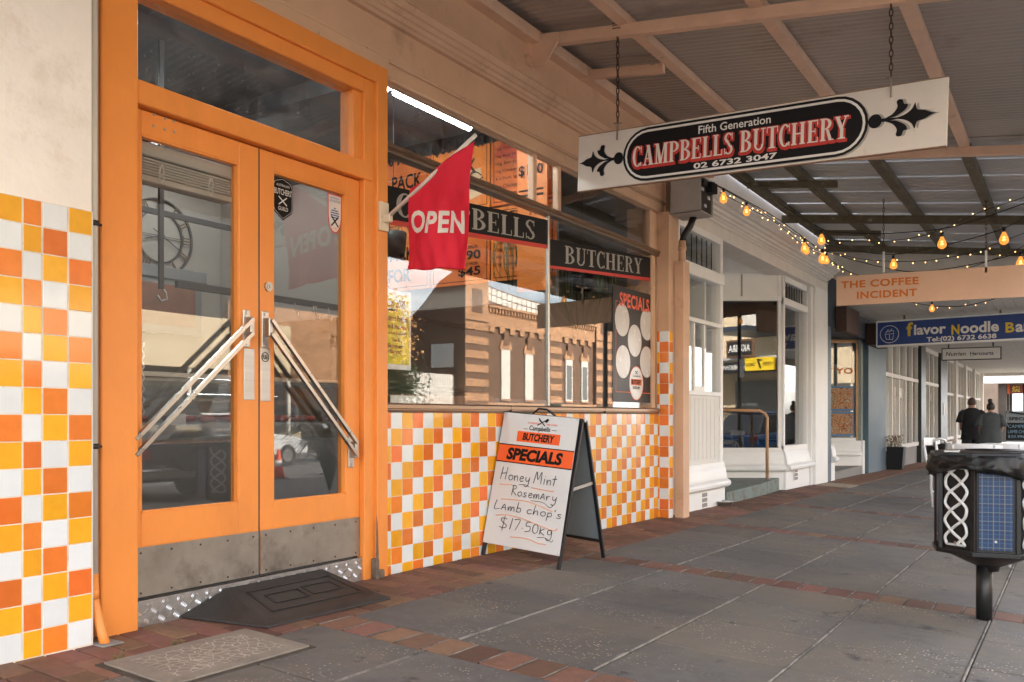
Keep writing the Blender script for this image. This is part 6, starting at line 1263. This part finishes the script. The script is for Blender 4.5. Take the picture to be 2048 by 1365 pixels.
for k_,s in enumerate(('III','II','I','XII','XI','X','IX','VIII','VII','VI','V','IV')):
    a=k_*math.pi/6; c=Vector((-5.075,cy_+.36*math.cos(a),cz_+.36*math.sin(a))); er=Vector((0,math.cos(a),math.sin(a))); et=Vector((0,math.sin(a),-math.cos(a))); w_=min(.035*len(s)+.02,.12)
    m=MB()
    for j,ch in enumerate(s):
        off=(j-(len(s)-1)/2)*.034
        if ch=='I': m.obox(c+et*off-er*.055,c+et*off+er*.055,.014,.008,UX)
        elif ch=='V': m.obox(c+et*(off-.012)+er*.055,c+et*off-er*.055,.012,.008,UX).obox(c+et*(off+.012)+er*.055,c+et*off-er*.055,.012,.008,UX)
        else: m.obox(c+et*(off-.014)+er*.055,c+et*(off+.014)-er*.055,.012,.008,UX).obox(c+et*(off+.014)+er*.055,c+et*(off-.014)-er*.055,.012,.008,UX)
    m.obox(c-et*w_/2-er*.058,c+et*w_/2-er*.058,.01,.008,UX).obox(c-et*w_/2+er*.058,c+et*w_/2+er*.058,.01,.008,UX); m.build('numeral',CLKB,ck)
m=MB()
for k_ in range(4): a=k_*math.pi/2; 
for a in (0,math.pi/2,math.pi,1.5*math.pi):
    for o_ in (-.012,.012): d=Vector((0,math.cos(a),math.sin(a))); e=Vector((0,-math.sin(a),math.cos(a))); m.obox(Vector((-5.09,cy_,cz_))+e*o_,Vector((-5.09,cy_,cz_))+e*o_+d*.29,.006,.006,UX)
m.build('spokes',BLACKP,ck); MB().obox((-5.07,cy_-.10,cz_+.08),(-5.07,cy_+.27,cz_-.13),.012,.004,UX).obox((-5.068,cy_+.05,cz_+.02),(-5.068,cy_-.20,cz_-.05),.014,.004,UX).lathe([(.03,-.02),(.03,.02)],(-5.08,cy_,cz_),12).build('hands',BLACK,ck)
# corkboard, rails, hooks, column
cb=thing('cork_board',(-5.05,6.4,2.3),'grey framed brown notice board under the clock','notice board'); MB().bbox(-5.12,-5.05,5.4,6.75,1.95,2.62,.01).build('frame',M('frame_grey',(.14,.14,.14),.5),cb); MB().box(-5.05,-5.045,5.5,6.65,2.05,2.52).build('board',M('board_brown',(.16,.06,.03),.7,var=.2),cb); MB().bbox(-5.12,-5.02,5.3,6.8,2.58,2.72,.01).build('top_rail',MATS['frame_grey'],cb)
cl=thing('hanging_strap',(-2.2,4.3,2.6),'dark vertical iron strap and hook hanging from the shop ceiling','hook'); q=PX(322,470,-2.0); MB().bbox(q.x-.012,q.x+.012,q.y-.02,q.y+.02,1.95,3.8,.003).build('strap',BLACKP,cl); MB().tube([(q.x,q.y,1.97),(q.x,q.y+.04,1.93),(q.x,q.y+.05,1.88),(q.x,q.y,1.86),(q.x,q.y-.03,1.90)],.008,6).build('hook',STEEL,cl)
for i,(x,z,y0,y1,lb) in enumerate(((-2.6,2.11,4.6,8.9,'dark meat rail carrying steel hooks, the lower one behind the right door'),(-4.2,3.1,.7,8.9,'dark meat rail high on the rear wall'))):
    mr_=thing('meat_rail',(x,y0,z),lb,'meat rail'); MB().bbox(x-.02,x+.02,y0,y1,z-.03,z+.03,.004).build('rail',BLACKP,mr_)
    if i==0:
        for y in (5.55,5.62,5.9,6.15,6.18,6.35,6.6): MB().tube([(x,y,z+.02),(x+.02,y,z-.03),(x+.01,y+.02,z-.10),(x+.01,y+.05,z-.14),(x+.01,y+.07,z-.10)],.006,6).build('hook',STEEL,mr_)
# counters
dc=thing('display_counter',(-1.9,4.5,.1),'curved glass meat display counter with steel base inside the shop','display counter')
CG=M('counter_grey',(.20,.21,.22),.4,var=.05)
MB().box(-2.9,-1.9,2.9,8.6,.12,.80).build('base',CG,dc); MB().box(-2.9,-2.2,2.9,8.6,.80,.95).build('deck',STEEL,dc)
m=MB(); v=[];f=[]
for k_ in range(9): a=R(90*k_/8); v+=[(-1.93-.35*(1-math.cos(a)),2.9,.80+.52*math.sin(a)),(-1.93-.35*(1-math.cos(a)),8.6,.80+.52*math.sin(a))]
for k_ in range(8): f.append((2*k_,2*k_+1,2*k_+3,2*k_+2))
go=m.add(v,f,True).build('curved_glass',GLASS,dc); s3=go.modifiers.new('s','SOLIDIFY'); s3.thickness=.006
MB().bbox(-2.9,-2.25,2.9,8.6,1.31,1.35,.004).build('top_shelf',STEEL,dc); MB().bbox(-1.94,-1.90,2.86,2.9,.12,1.0,.004).tube([(-1.93,2.9,.8),(-1.96,2.9,1.05),(-2.06,2.9,1.22),(-2.28,2.9,1.32)],.02,8).tube([(-1.89,2.9,.14),(-1.89,2.9,.8)],.02,8).build('end_frame',PRINTW,dc)
MEAT=M('red_meat',(.30,.04,.025),.4,var=.3,vs=12); q=random.Random(9); m=MB()
for i in range(60): x=q.uniform(-2.75,-2.1); y=q.uniform(3.0,8.5); m.lathe([(.03,0),(.07,.02),(.06,.05),(.02,.06)],(x,y,.955),7)
m.build('meat_cuts',MEAT,dc,kind='stuff')
for i,y in enumerate((3.5,4.2,5.1,6.0,7.0)): MB().obox((-2.12,y,.98),(-2.15,y+.16,.98),.002,.09).build('price_ticket',PRINTW,dc)
for i,y in enumerate((3.7,3.95)):
    pn=thing('curled_bunting',(-2.3,y,1.4),('nearer','farther')[i]+' pale twisted streamer hanging over the display counter','streamer'); MB().tube([(-2.1+.01*math.sin(k_*1.5),y+.01*math.cos(k_*1.5),1.55-.02*k_) for k_ in range(28)],.007,5).build('streamer',PRINTW,pn)
wl=thing('wall_bench',(-.6,7,1),'low window shelf with brown board and grey ledge behind the display window','shelf')
MB().box(-.35,-.06,4.25,8.5,.95,1.06).build('ledge',M('ledge_dark',(.05,.045,.04),.6,var=.2),wl); MB().box(-.30,-.27,4.55,5.9,1.06,1.16).build('back_board',TIMB,wl); MB().box(-.32,-.28,5.85,8.2,1.06,1.15).build('back_rail',M('ledge_grey',(.10,.11,.12),.5),wl); MB().box(-.262,-.26,4.6,4.95,1.07,1.15).build('notice_card',PRINTW,wl)
# partition behind menu
MB().box(-5.1,-.36,7.06,7.12,2.1,3.8).build('bulkhead',WALLI,inn)
# posters on the window
ps=thing('show_poster',(-.04,4.35,1.6),'yellow event poster in white border taped inside the window beside the orange post','poster')
MB().box(-.034,-.031,4.20,4.545,1.31,1.83).build('border',PRINTW,ps); MB().box(-.0305,-.0285,4.20,4.525,1.345,1.80).build('sheet',M('poster_yellow',(.62,.52,.02),.5,var=.3,vs=9,dirt=((.35,.16,.04),.6,.05,6)),ps)
MP=M('poster_maroon',(.16,.035,.03),.5,var=.1)
for s,y,z,w_,h_ in (('f Show 2025',4.225,1.715,.26,.055),('erformance Pavilion',4.222,1.625,.285,.04),('Dancers & Musicians',4.225,1.575,.27,.03),("'n' Back and Rock Dance Party",4.225,1.532,.275,.025),('The A',4.34,1.488,.09,.028),('Skinner',4.30,1.448,.16,.03),('Boyz!',4.33,1.408,.11,.032)): write(s,(-.028,y,z),UY,UZ,w_,h_,MP,ps,bold=.02,lift=.0015)
MB().box(-.028,-.0275,4.225,4.40,1.69,1.705).build('black_strip',PRINTK,ps)
sp_=thing('specials_poster',(-.02,8,1.7),'black specials poster with six white ovals stuck in the right corner of the window','poster')
MB().box(-.0165,-.0145,7.56,8.50,1.145,2.275).build('sheet',M('poster_black',(.016,.014,.013),.35,var=.15,vs=2,spec=.25),sp_)
write('SPECIALS',(-.0135,7.70,2.08),UY,UZ,.70,.14,M('poster_redorange',(.80,.11,.04),.4,var=0),sp_,bold=.03,spacing=1.08,lift=.002)
m=MB()
for a,b_,c2,d2 in ((7.62,7.626,1.24,2.12),(8.45,8.456,1.24,2.12),(7.62,8.456,1.24,1.246),(7.62,7.66,2.12,2.126),(8.42,8.456,2.12,2.126)): m.box(-.0145,-.0135,a,b_,c2,d2)
m.build('orange_rule',ORP,sp_)
def oval(u,v,rw=.27,rh=.285,mat=PRINTW,x=-.013,nm='oval',par=None):
    c=PX(u,v,x); m=MB(); k_=rh*.52
    m.poly([(x,c.y+rw*.5*1.16*math.cos(a),c.z+rh*.5*1.08*math.sin(a)) for a in [2*math.pi*i/28 for i in range(28)]]); return m.build(nm,mat,sp_),c
for u,v in ((1244.5,640),(1293.8,650),(1269.7,682),(1246.3,724),(1293.2,724.7)): oval(u,v,.28,.30,M('poster_white',(.62,.60,.58),.25,var=.02))
o_,c=oval(1272.7,767,.29,.32,ORP,-.0128); o_,c=oval(1272.7,767,.275,.305,MATS['poster_white'],-.0122)
write('Campbells',(-.012,c.y-.09,c.z+.055),UY,UZ,.18,.03,PRINTK,sp_,lift=.0015); MB().box(-.0120,-.0112,c.y-.13,c.y+.13,c.z-.02,c.z+.042).build('orange_label',ORP,sp_); write('BUTCHERY',(-.0108,c.y-.11,c.z-.012),UY,UZ,.22,.045,PRINTK,sp_,bold=.03,lift=.001); write('02 6732 3047',(-.012,c.y-.085,c.z-.06),UY,UZ,.17,.028,PRINTK,sp_,bold=.03,lift=.0015)
MB().obox((-.0112,c.y-.03,c.z+.09),(-.0112,c.y+.03,c.z+.125),.007,.0005,UX).obox((-.0110,c.y+.03,c.z+.09),(-.0110,c.y-.03,c.z+.125),.007,.0005,UX).build('crossed_knives',PRINTK,sp_)
# hanging plants in the window
for i,(u,v,x,n_,lb) in enumerate(((1025,525,-.9,24,'dark hanging pot with trailing green stems behind the window near the menu'),(787,488,-1.2,6,'dark hanging pot half hidden behind the flag in the window'),(1165,560,-.45,46,'hanging spider plant with long drooping blades behind the right window pane'))):
    hp=thing('hanging_plant',tuple(PX(u,v,x)),lb,'hanging plant'); c=PX(u,v,x); q=random.Random(i)
    MB().lathe([(.05,-.13),(.095,-.11),(.11,0),(.115,.09),(.105,.10),(.10,.07)],c,16).build('pot',BLACKP,hp); MB().tube([c+Vector((.1,0,.09)),c+UZ*.5,c+Vector((-.1,0,.09))],.003,4).tube([c+UZ*.5,Vector((c.x,c.y,3.75))],.003,4).build('hanger',WIRE,hp)
    m=MB()
    for k_ in range(n_):
        a=q.uniform(0,6.28); l_=q.uniform(.25,.55) if i==2 else q.uniform(.1,.3); d=Vector((math.cos(a),math.sin(a),0)); w_=Vector((-d.y,d.x,0))*.006; P_=[c+UZ*.09+d*.03,c+d*(.10+l_*.22)+UZ*(.20+.05*q.random()),c+d*(.16+l_*.45)+UZ*(.06),c+d*(.14+l_*.42)-UZ*(l_*.6),c+d*(.05+l_*.30)-UZ*(l_*1.05)]
        P_=[Vector(p) for p in smooth([tuple(p) for p in P_],3)]; n2=len(P_)
        for j in range(n2-1): ww=w_*(1-abs(j/n2-.3)); m.add([P_[j]-ww,P_[j]+ww,P_[j+1]+ww*.9,P_[j+1]-ww*.9],[(0,1,2,3)])
    m.build('foliage',GREEN,hp,kind='stuff')
# ================================================================ OPPOSITE SIDE OF THE STREET (seen in the glass)
XO=22.0
BRD=brickmat('dark_brick',(.14,.068,.037),(.17,.12,.08)); BRO=brickmat('orange_brick',(.44,.22,.105),(.36,.26,.18)); STN=M('opp_white',(.62,.58,.52),.7,var=.05)
bbk=thing('brick_building',(XO,43,0),'banded orange and brown brick building with curved parapet, reflected in the window','building')
def zo(y): return gz(4.7,y)
YA,YB=35.3,51.9
m=MB(); prof=[]
for i in range(25):
    y=37.3+(49.5-37.3)*i/24; t=(y-37.3)/12.2; prof.append((y,7.9+ .75*(2*t-1)**4 if 0 else 7.55+.35*(2*t-1)**2))
m.prism([(37.3,-.6),(49.5,-.6)]+[(a,b_) for a,b_ in prof[::-1]],(XO,0,0),UY,UZ,(3.3,0,0)); m.build('front_wall',BRD,bbk)
# parapet infill and cornice
m=MB()
for i in range(24):
    y=37.4+.5*i; t=(y-37.3)/12.2; zt=7.5+.35*(2*t-1)**2
    if y<49.4: m.bbox(XO-.05,XO,y,y+.44,zt-.75,zt-.42,.02).bbox(XO-.05,XO,y,y+.44,zt-.38,zt-.05,.02)
m.build('parapet_panel',STN,bbk); MB().box(XO-.12,XO,37.3,49.5,5.75,6.70).build('brick_band',BRO,bbk)
m=MB()
for i in range(40): m.box(XO-.26,XO,37.4+.3*i,37.55+.3*i,6.45,6.7)
m.box(XO-.32,XO,37.3,49.5,6.7,6.82); m.build('dentil_cornice',BRO,bbk)
m=MB()
for i in range(12): m.box(XO-.11,XO,37.6+1.0*i,38.1+1.0*i,5.45,5.75)
m.build('corbel',BRO,bbk)
for y0,y1 in ((35.3,37.3),(43.7,45.0),(49.5,51.9)):
    MB().box(XO-.2,XO+.4,y0,y1,-.6,8.35 if y0<40 else (5.75 if y0<46 else 7.5)).build('pier',BRD,bbk)
    for k_ in range(7): MB().box(XO-.24,XO-.18,y0-.02,y1+.02,1.1+.72*k_,1.48+.72*k_).build('brick_stripe',BRO,bbk)
    if y0<40 or y0>46: MB().box(XO-.24,XO-.19,y0-.02,y1+.02,5.9,8.3 if y0<40 else 7.4).build('brick_band',BRO,bbk); MB().box(XO-.26,XO-.23,y0+.55,y1-.55,6.3,7.5).build('recess_panel',BRD,bbk)
for y,z0,z1 in ((39.2,1.95,4.75),(41.6,1.95,4.65),(46.2,1.95,4.6),(48.2,1.95,4.6)):
    w_=MB().box(XO-.08,XO,y-.42,y+.42,z0,z1).build('window',STN,bbk); MB().box(XO-.12,XO-.08,y-.46,y+.46,z0-.1,z0).build('sill',BRO,w_)
    MB().prism([(y+.6*math.cos(a),z1-.15+.6*math.sin(a)) for a in [R(18*k_) for k_ in range(11)]],(XO-.1,0,0),UY,UZ,(.09,0,0)).build('arch',BRO,w_)
    if y>45: MB().box(XO-.09,XO-.085,y-.3,y+.3,z0+.1,z1-.5).build('pane',M('opp_pane',(.12,.13,.13),.2),w_)
    MB().box(XO-.14,XO-.10,y-.25,y+.25,z1+.1,z1+.8).build('timber_board',TIMB,bbk)
MB().box(XO-.2,XO,37.3,49.5,1.4,1.75).build('string_course',BRO,bbk)
MB().prism([(0,-.6),(3.4,-.6),(3.4,6.15),(3.0,6.25),(2.2,6.9),(1.2,7.9),(.4,8.3),(0,8.35)],(XO+.2,YA-.01,0),UX,UZ,(0,.3,0)).build('side_wall',BRD,bbk)
MB().box(XO+.5,XO+1.9,YA-.06,YA,3.5,4.7).build('side_window',STN,bbk)
wf=thing('corrugated_fence',(XO,32,0),'cream corrugated wall beside the brick building across the street','fence'); m=MB()
for i in range(34): m.tube([(XO+.4,28.2+.2*i,-.5),(XO+.4,28.2+.2*i,3.1)],.1,6)
m.build('corrugations',STN,wf,kind='stuff'); MB().box(XO+.4,XO+.5,28,35.2,-.5,3.1).build('sheet',STN,wf)
# dark two storey shops with cream awning fascia
OPD=M('opp_dark_wall',(.035,.033,.032),.85,var=.15,vs=.8); OPC=M('opp_cream_fascia',(.62,.50,.34),.7,var=.08,vs=1)
ds=thing('two_storey_shops',(XO,17,0),'two storey shops across the street with a sunlit cream awning fascia','shops')
MB().box(XO,XO+9,4,27,-.5,9.2).build('wall',OPD,ds); MB().box(XO-3.2,XO-3.1,8,21.0,2.5,4.1).build('awning_fascia',OPC,ds); MB().box(XO-3.1,XO,8,21,3.0,3.1).build('awning_roof',GALV2,ds)
MB().box(XO-.1,XO,20.9,27,2.4,5.2).build('brick_wall',BRO,ds)
for y in (9,12.2,15.4,18.6,22): MB().box(XO-.08,XO,y,y+2.3,.4,2.4).build('shop_window',M('opp_glass',(.10,.11,.12),.15),ds); MB().box(XO-.12,XO-.08,y-.1,y+2.4,.0,.4).build('stall_riser',OPC,ds)
for y in (9,13,17,21): MB().tube([(XO-3.1,y,-.3),(XO-3.1,y,2.6)],.07,8).build('post',STN,ds)
write('Heart of the',(XO-.13,14.4,1.9),-UY,UZ,2.0,.3,ORT,ds); 
cs=thing('hat_shop',(XO,-7,0),'cream upper storey shop with dark awning fascia and signs, seen reflected in the cafe window','shop')
MB().box(XO,XO+9,-30,4,-.5,9).build('wall',OPC,cs); MB().box(XO-3.2,XO-3.1,-24,4,2.9,3.4).build('awning_fascia',BLACKP,cs); MB().box(XO-3.1,XO,-24,4,3.5,3.6).build('awning_roof',GALV2,cs)
for y in (-22,-18,-14,-10,-6,-2,1.5): MB().box(XO-.1,XO,y,y+2.4,.5,2.7).build('shop_window',MATS['opp_glass'],cs); MB().box(XO-.1,XO,y+.4,y+1.6,5,7).build('window',STN,cs)
MB().box(XO-3.4,XO,-5,-2.6,4.75,4.95).build('ledge',NAVY,cs)
write('WORKWEAR',(XO-3.22,-2.7,3.05),-UY,UZ,1.8,.22,PRINTW,cs,bold=.02)
s1=thing('wall_sign',(XO-.3,-6.5,4.6),'timber framed hat sign across the street, mirrored in the cafe glass','sign'); MB().bbox(XO-3.5,XO-3.4,-3.62,-2.12,3.56,4.34,.02).build('frame',TIMB,s1); MB().box(XO-3.51,XO-3.5,-3.52,-2.22,3.65,4.25).build('face',BLACKP,s1); write('AKUBRA',(XO-3.52,-2.28,3.80),-UY,UZ,1.18,.32,PRINTW,s1,bold=.03)
s2_=thing('wall_sign',(XO-3.3,-8.5,3.2),'yellow Open 7 Days sign across the street, mirrored in the cafe glass','sign'); MB().bbox(XO-3.6,XO-3.45,-2.5,-1.02,2.95,3.5,.01).build('board',M('sign_yellow',(.80,.55,.01),.5),s2_); write('OPEN',(XO-3.61,-1.1,3.15),-UY,UZ,.42,.14,PRINTK,s2_,bold=.02); write('7',(XO-3.61,-1.6,3.02),-UY,UZ,.28,.42,PRINTK,s2_,bold=.04); write('DAYS',(XO-3.61,-1.98,3.15),-UY,UZ,.42,.14,PRINTK,s2_,bold=.02)
lp=thing('parking_notice',(4.45,8.95,0),'small white parking plate on the dark awning post at the kerb','sign'); MB().bbox(4.37,4.53,9.0,9.02,1.9,2.3,.002).build('parking_plate',PRINTW,lp)
# trees
def tree(x,y,h,r_,mat,label,n_=5200,seed=1):
    t=thing('street_tree',(x,y,0),label,'tree'); q=random.Random(seed); m=MB(); m.tube([(x,y,-.3),(x+.05,y,h*.25),(x-.05,y+.05,h*.5)],[.16,.12,.08],8); m.build('trunk',OLIVE,t)
    m=MB(); tips=[]
    for i in range(22):
        a=q.uniform(0,6.28); e=q.uniform(.2,1.3); l_=r_*q.uniform(.5,1); s_=Vector((x,y,h*q.uniform(.25,.5))); p_=s_+Vector((math.cos(a)*math.cos(e),math.sin(a)*math.cos(e),math.sin(e)*1.3))*l_; mid=s_.lerp(p_,.5)+Vector((q.uniform(-.2,.2),q.uniform(-.2,.2),.1)); m.tube([s_,mid,p_],[.05,.03,.01],5); tips+= [mid,p_,p_.lerp(mid,.5)]
    m.build('limbs',OLIVE,t); m=MB()
    for i in range(n_):
        c=q.choice(tips)+Vector((q.gauss(0,.32),q.gauss(0,.32),q.gauss(0,.32))); a=Vector((q.gauss(0,1),q.gauss(0,1),q.gauss(0,1))).normalized(); b_=a.orthogonal().normalized(); s_=q.uniform(.05,.10); m.add([c-a*s_,c+b_*s_*.6,c+a*s_,c-b_*s_*.6],[(0,1,2,3)])
    m.build('crown',mat,t,kind='stuff')
tree(17.4,24.2,7.9,1.9,M('autumn_leaf',(.40,.19,.05),.7,var=.4,vs=2.5),'autumn tree with orange leaves across the road, reflected at the left of the window',6500,1)
tree(17.0,24.0,3.4,1.3,M('dark_green_leaf',(.05,.07,.02),.7,var=.4,vs=2.5),'low dark green tree across the road beside the autumn one',4200,2)
# kerbside strappy plant and bin twin
kp=thing('kerb_planter',(5.4,9.2,0),'kerbside bed with dark strappy plant reflected in the right door','plant'); q=random.Random(6); m=MB()
for k_ in range(70):
    a=q.uniform(0,6.28); l_=q.uniform(.5,1.1); c=Vector((6.0,9.9,-.15)); d=Vector((math.cos(a),math.sin(a),0)); w_=Vector((-d.y,d.x,0))*.02; P_=[c,c+d*l_*.3+UZ*l_*.9,c+d*l_*.7+UZ*l_*1.15,c+d*l_*1.0+UZ*l_*.9]
    for j in range(3): m.add([P_[j]-w_,P_[j]+w_,P_[j+1]+w_*.6,P_[j+1]-w_*.6],[(0,1,2,3)])
m.build('foliage',M('dark_strap_leaf',(.035,.045,.02),.6),kp,kind='stuff')
# cars
def car(x,y,face,paint,label,high=0.,plate=None):
    """side profile lofted across the width; face=+1 nose towards +y"""
    t=thing('parked_car',(x,y,0),label,'car','cars parked along the street'); z=gz(4.7,y)-.12; W_=.88; L_=2.2
    Pb=[(-L_,.32),(-L_-.03,.62),(-L_+.05,.88+high*.3),(-1.2,.95+high*.3),(.9,.95+high*.3),(1.75,.86+high*.2),(L_,.70),(L_+.02,.36)]
    Pc=[(-L_+.10,.90+high*.3),(-1.62,1.42+high),(-.3,1.48+high),(.45,1.40+high),(1.15,.95+high*.3)]
    T=lambda a,b_,c_:(x+b_,y+a*face,z+c_)
    def loft(P,ws,nm,mat,par,bev=.03):
        m=MB(); n=len(P); v=[]
        for s_ in (-1,1):
            for i,(a,h_) in enumerate(P): v.append(T(a,s_*ws[i],h_))
        return m.add(v,[tuple(range(n)),tuple(range(n,2*n))]+[(i,(i+1)%n,n+(i+1)%n,n+i) for i in range(n)]).build(nm,mat,par,bevel=bev)
    b_=loft(Pb,[W_]*8,'body',paint,t,.05); loft(Pc,[.80,.62,.62,.62,.80],'cabin',M('car_glass',(.02,.022,.025),.08,var=0,spec=.8),t,.03)
    MB().bbox(x-.60,x+.60,y+(-1.55 if face>0 else -.35),y+(.35 if face>0 else 1.55),z+1.44+high,z+1.50+high,.02).build('roof',paint,t)
    for a in (-1.35,1.35):
        for s_ in (-1,1):
            c=Vector(T(a,s_*(W_-.09),.32)); w2=MB(); w2.add([c+Vector((sx_*.11,.33*math.cos(k_*.349),.33*math.sin(k_*.349))) for sx_ in (-1,1) for k_ in range(18)],[tuple(range(18)),tuple(range(18,36))]+[(i,(i+1)%18,18+(i+1)%18,18+i) for i in range(18)]); wo=w2.build('wheel',RUBBER,t)
            w2=MB(); w2.add([c+Vector((s_*.115,.2*math.cos(k_*.524),.2*math.sin(k_*.524))) for k_ in range(12)],[tuple(range(12))]); w2.build('rim',STEEL,wo)
    ye=-L_-.04
    for s_ in (-1,1):
        MB().bbox(*sorted((x+s_*.62,x+s_*.86)),*sorted((y+(ye)*face,y+(ye+.1)*face)),z+.68,z+.86,.02).build('tail_lamp',M('tail_lamp_red',(.35,.01,.01),.2),t); MB().bbox(*sorted((x+s_*.55,x+s_*.84)),*sorted((y+(L_-.05)*face,y+(L_+.04)*face)),z+.60,z+.72,.02).build('headlight',M('headlamp_glass',(.7,.7,.7),.1),t)
    MB().bbox(x-.88,x+.88,*sorted((y+(-L_-.1)*face,y+(-L_+.02)*face)),z+.38,z+.55,.03).build('bumper',STEEL if high else paint,t)
    pl_=MB().bbox(x-.19,x+.19,*sorted((y+(-L_-.115)*face,y+(-L_-.105)*face)),z+.60,z+.72,.002).build('number_plate',PRINTW,t)
    if plate: write(plate,(x-.17,y+(-L_-.12)*face,z+.625),UX,UZ,.34,.07,PRINTK,pl_,bold=.02)
    if high: 
        m=MB(); c=Vector(T(-L_-.16,0,.85)); m.add([c+Vector((.36*math.cos(k_*.349),s_*.1,.36*math.sin(k_*.349))) for s_ in (-1,1) for k_ in range(18)],[tuple(range(18)),tuple(range(18,36))]+[(i,(i+1)%18,18+(i+1)%18,18+i) for i in range(18)]); m.build('spare_wheel',RUBBER,t)
    return t
c_a=car(11.0,9.3,1,M('car_dark_blue',(.03,.04,.06),.25,.3,coat=.6),'dark four wheel drive with spare wheel, reflected in the left door glass',.32,'DXN 35W')
car(17.4,17.4,1,M('car_white',(.65,.66,.66),.25,coat=.6),'white wagon parked on the far side of the street',.1)
c_b=car(9.6,6.2,1,M('car_blue',(.01,.10,.28),.25,.2,coat=.7),'bright blue sedan parked near the cafe, mirrored in the cafe window',0)
for c__ in (c_a,c_b): c__.rotation_euler=(0,0,-math.pi/2)
for i,(x,y,lb) in enumerate(((12.0,14.3,'orange traffic cone on the road, nearer the dark four wheel drive'),(12.3,16.3,'orange traffic cone farther along the road'))):
    cn=thing('traffic_cone',(x,y,0),lb,'traffic cone'); z=gz(4.7,y)-.126; MB().lathe([(.15,.03),(.09,.32),(.04,.68),(.03,.70)],(x,y,z),14).build('cone',M('cone_orange',(.80,.09,.02),.5),cn); MB().lathe([(.098,.30),(.075,.44)],(x,y,z),14).build('reflective_collar',PRINTW,cn); MB().bbox(x-.18,x+.18,y-.18,y+.18,z,z+.035,.01).build('base',BLACKP,cn)
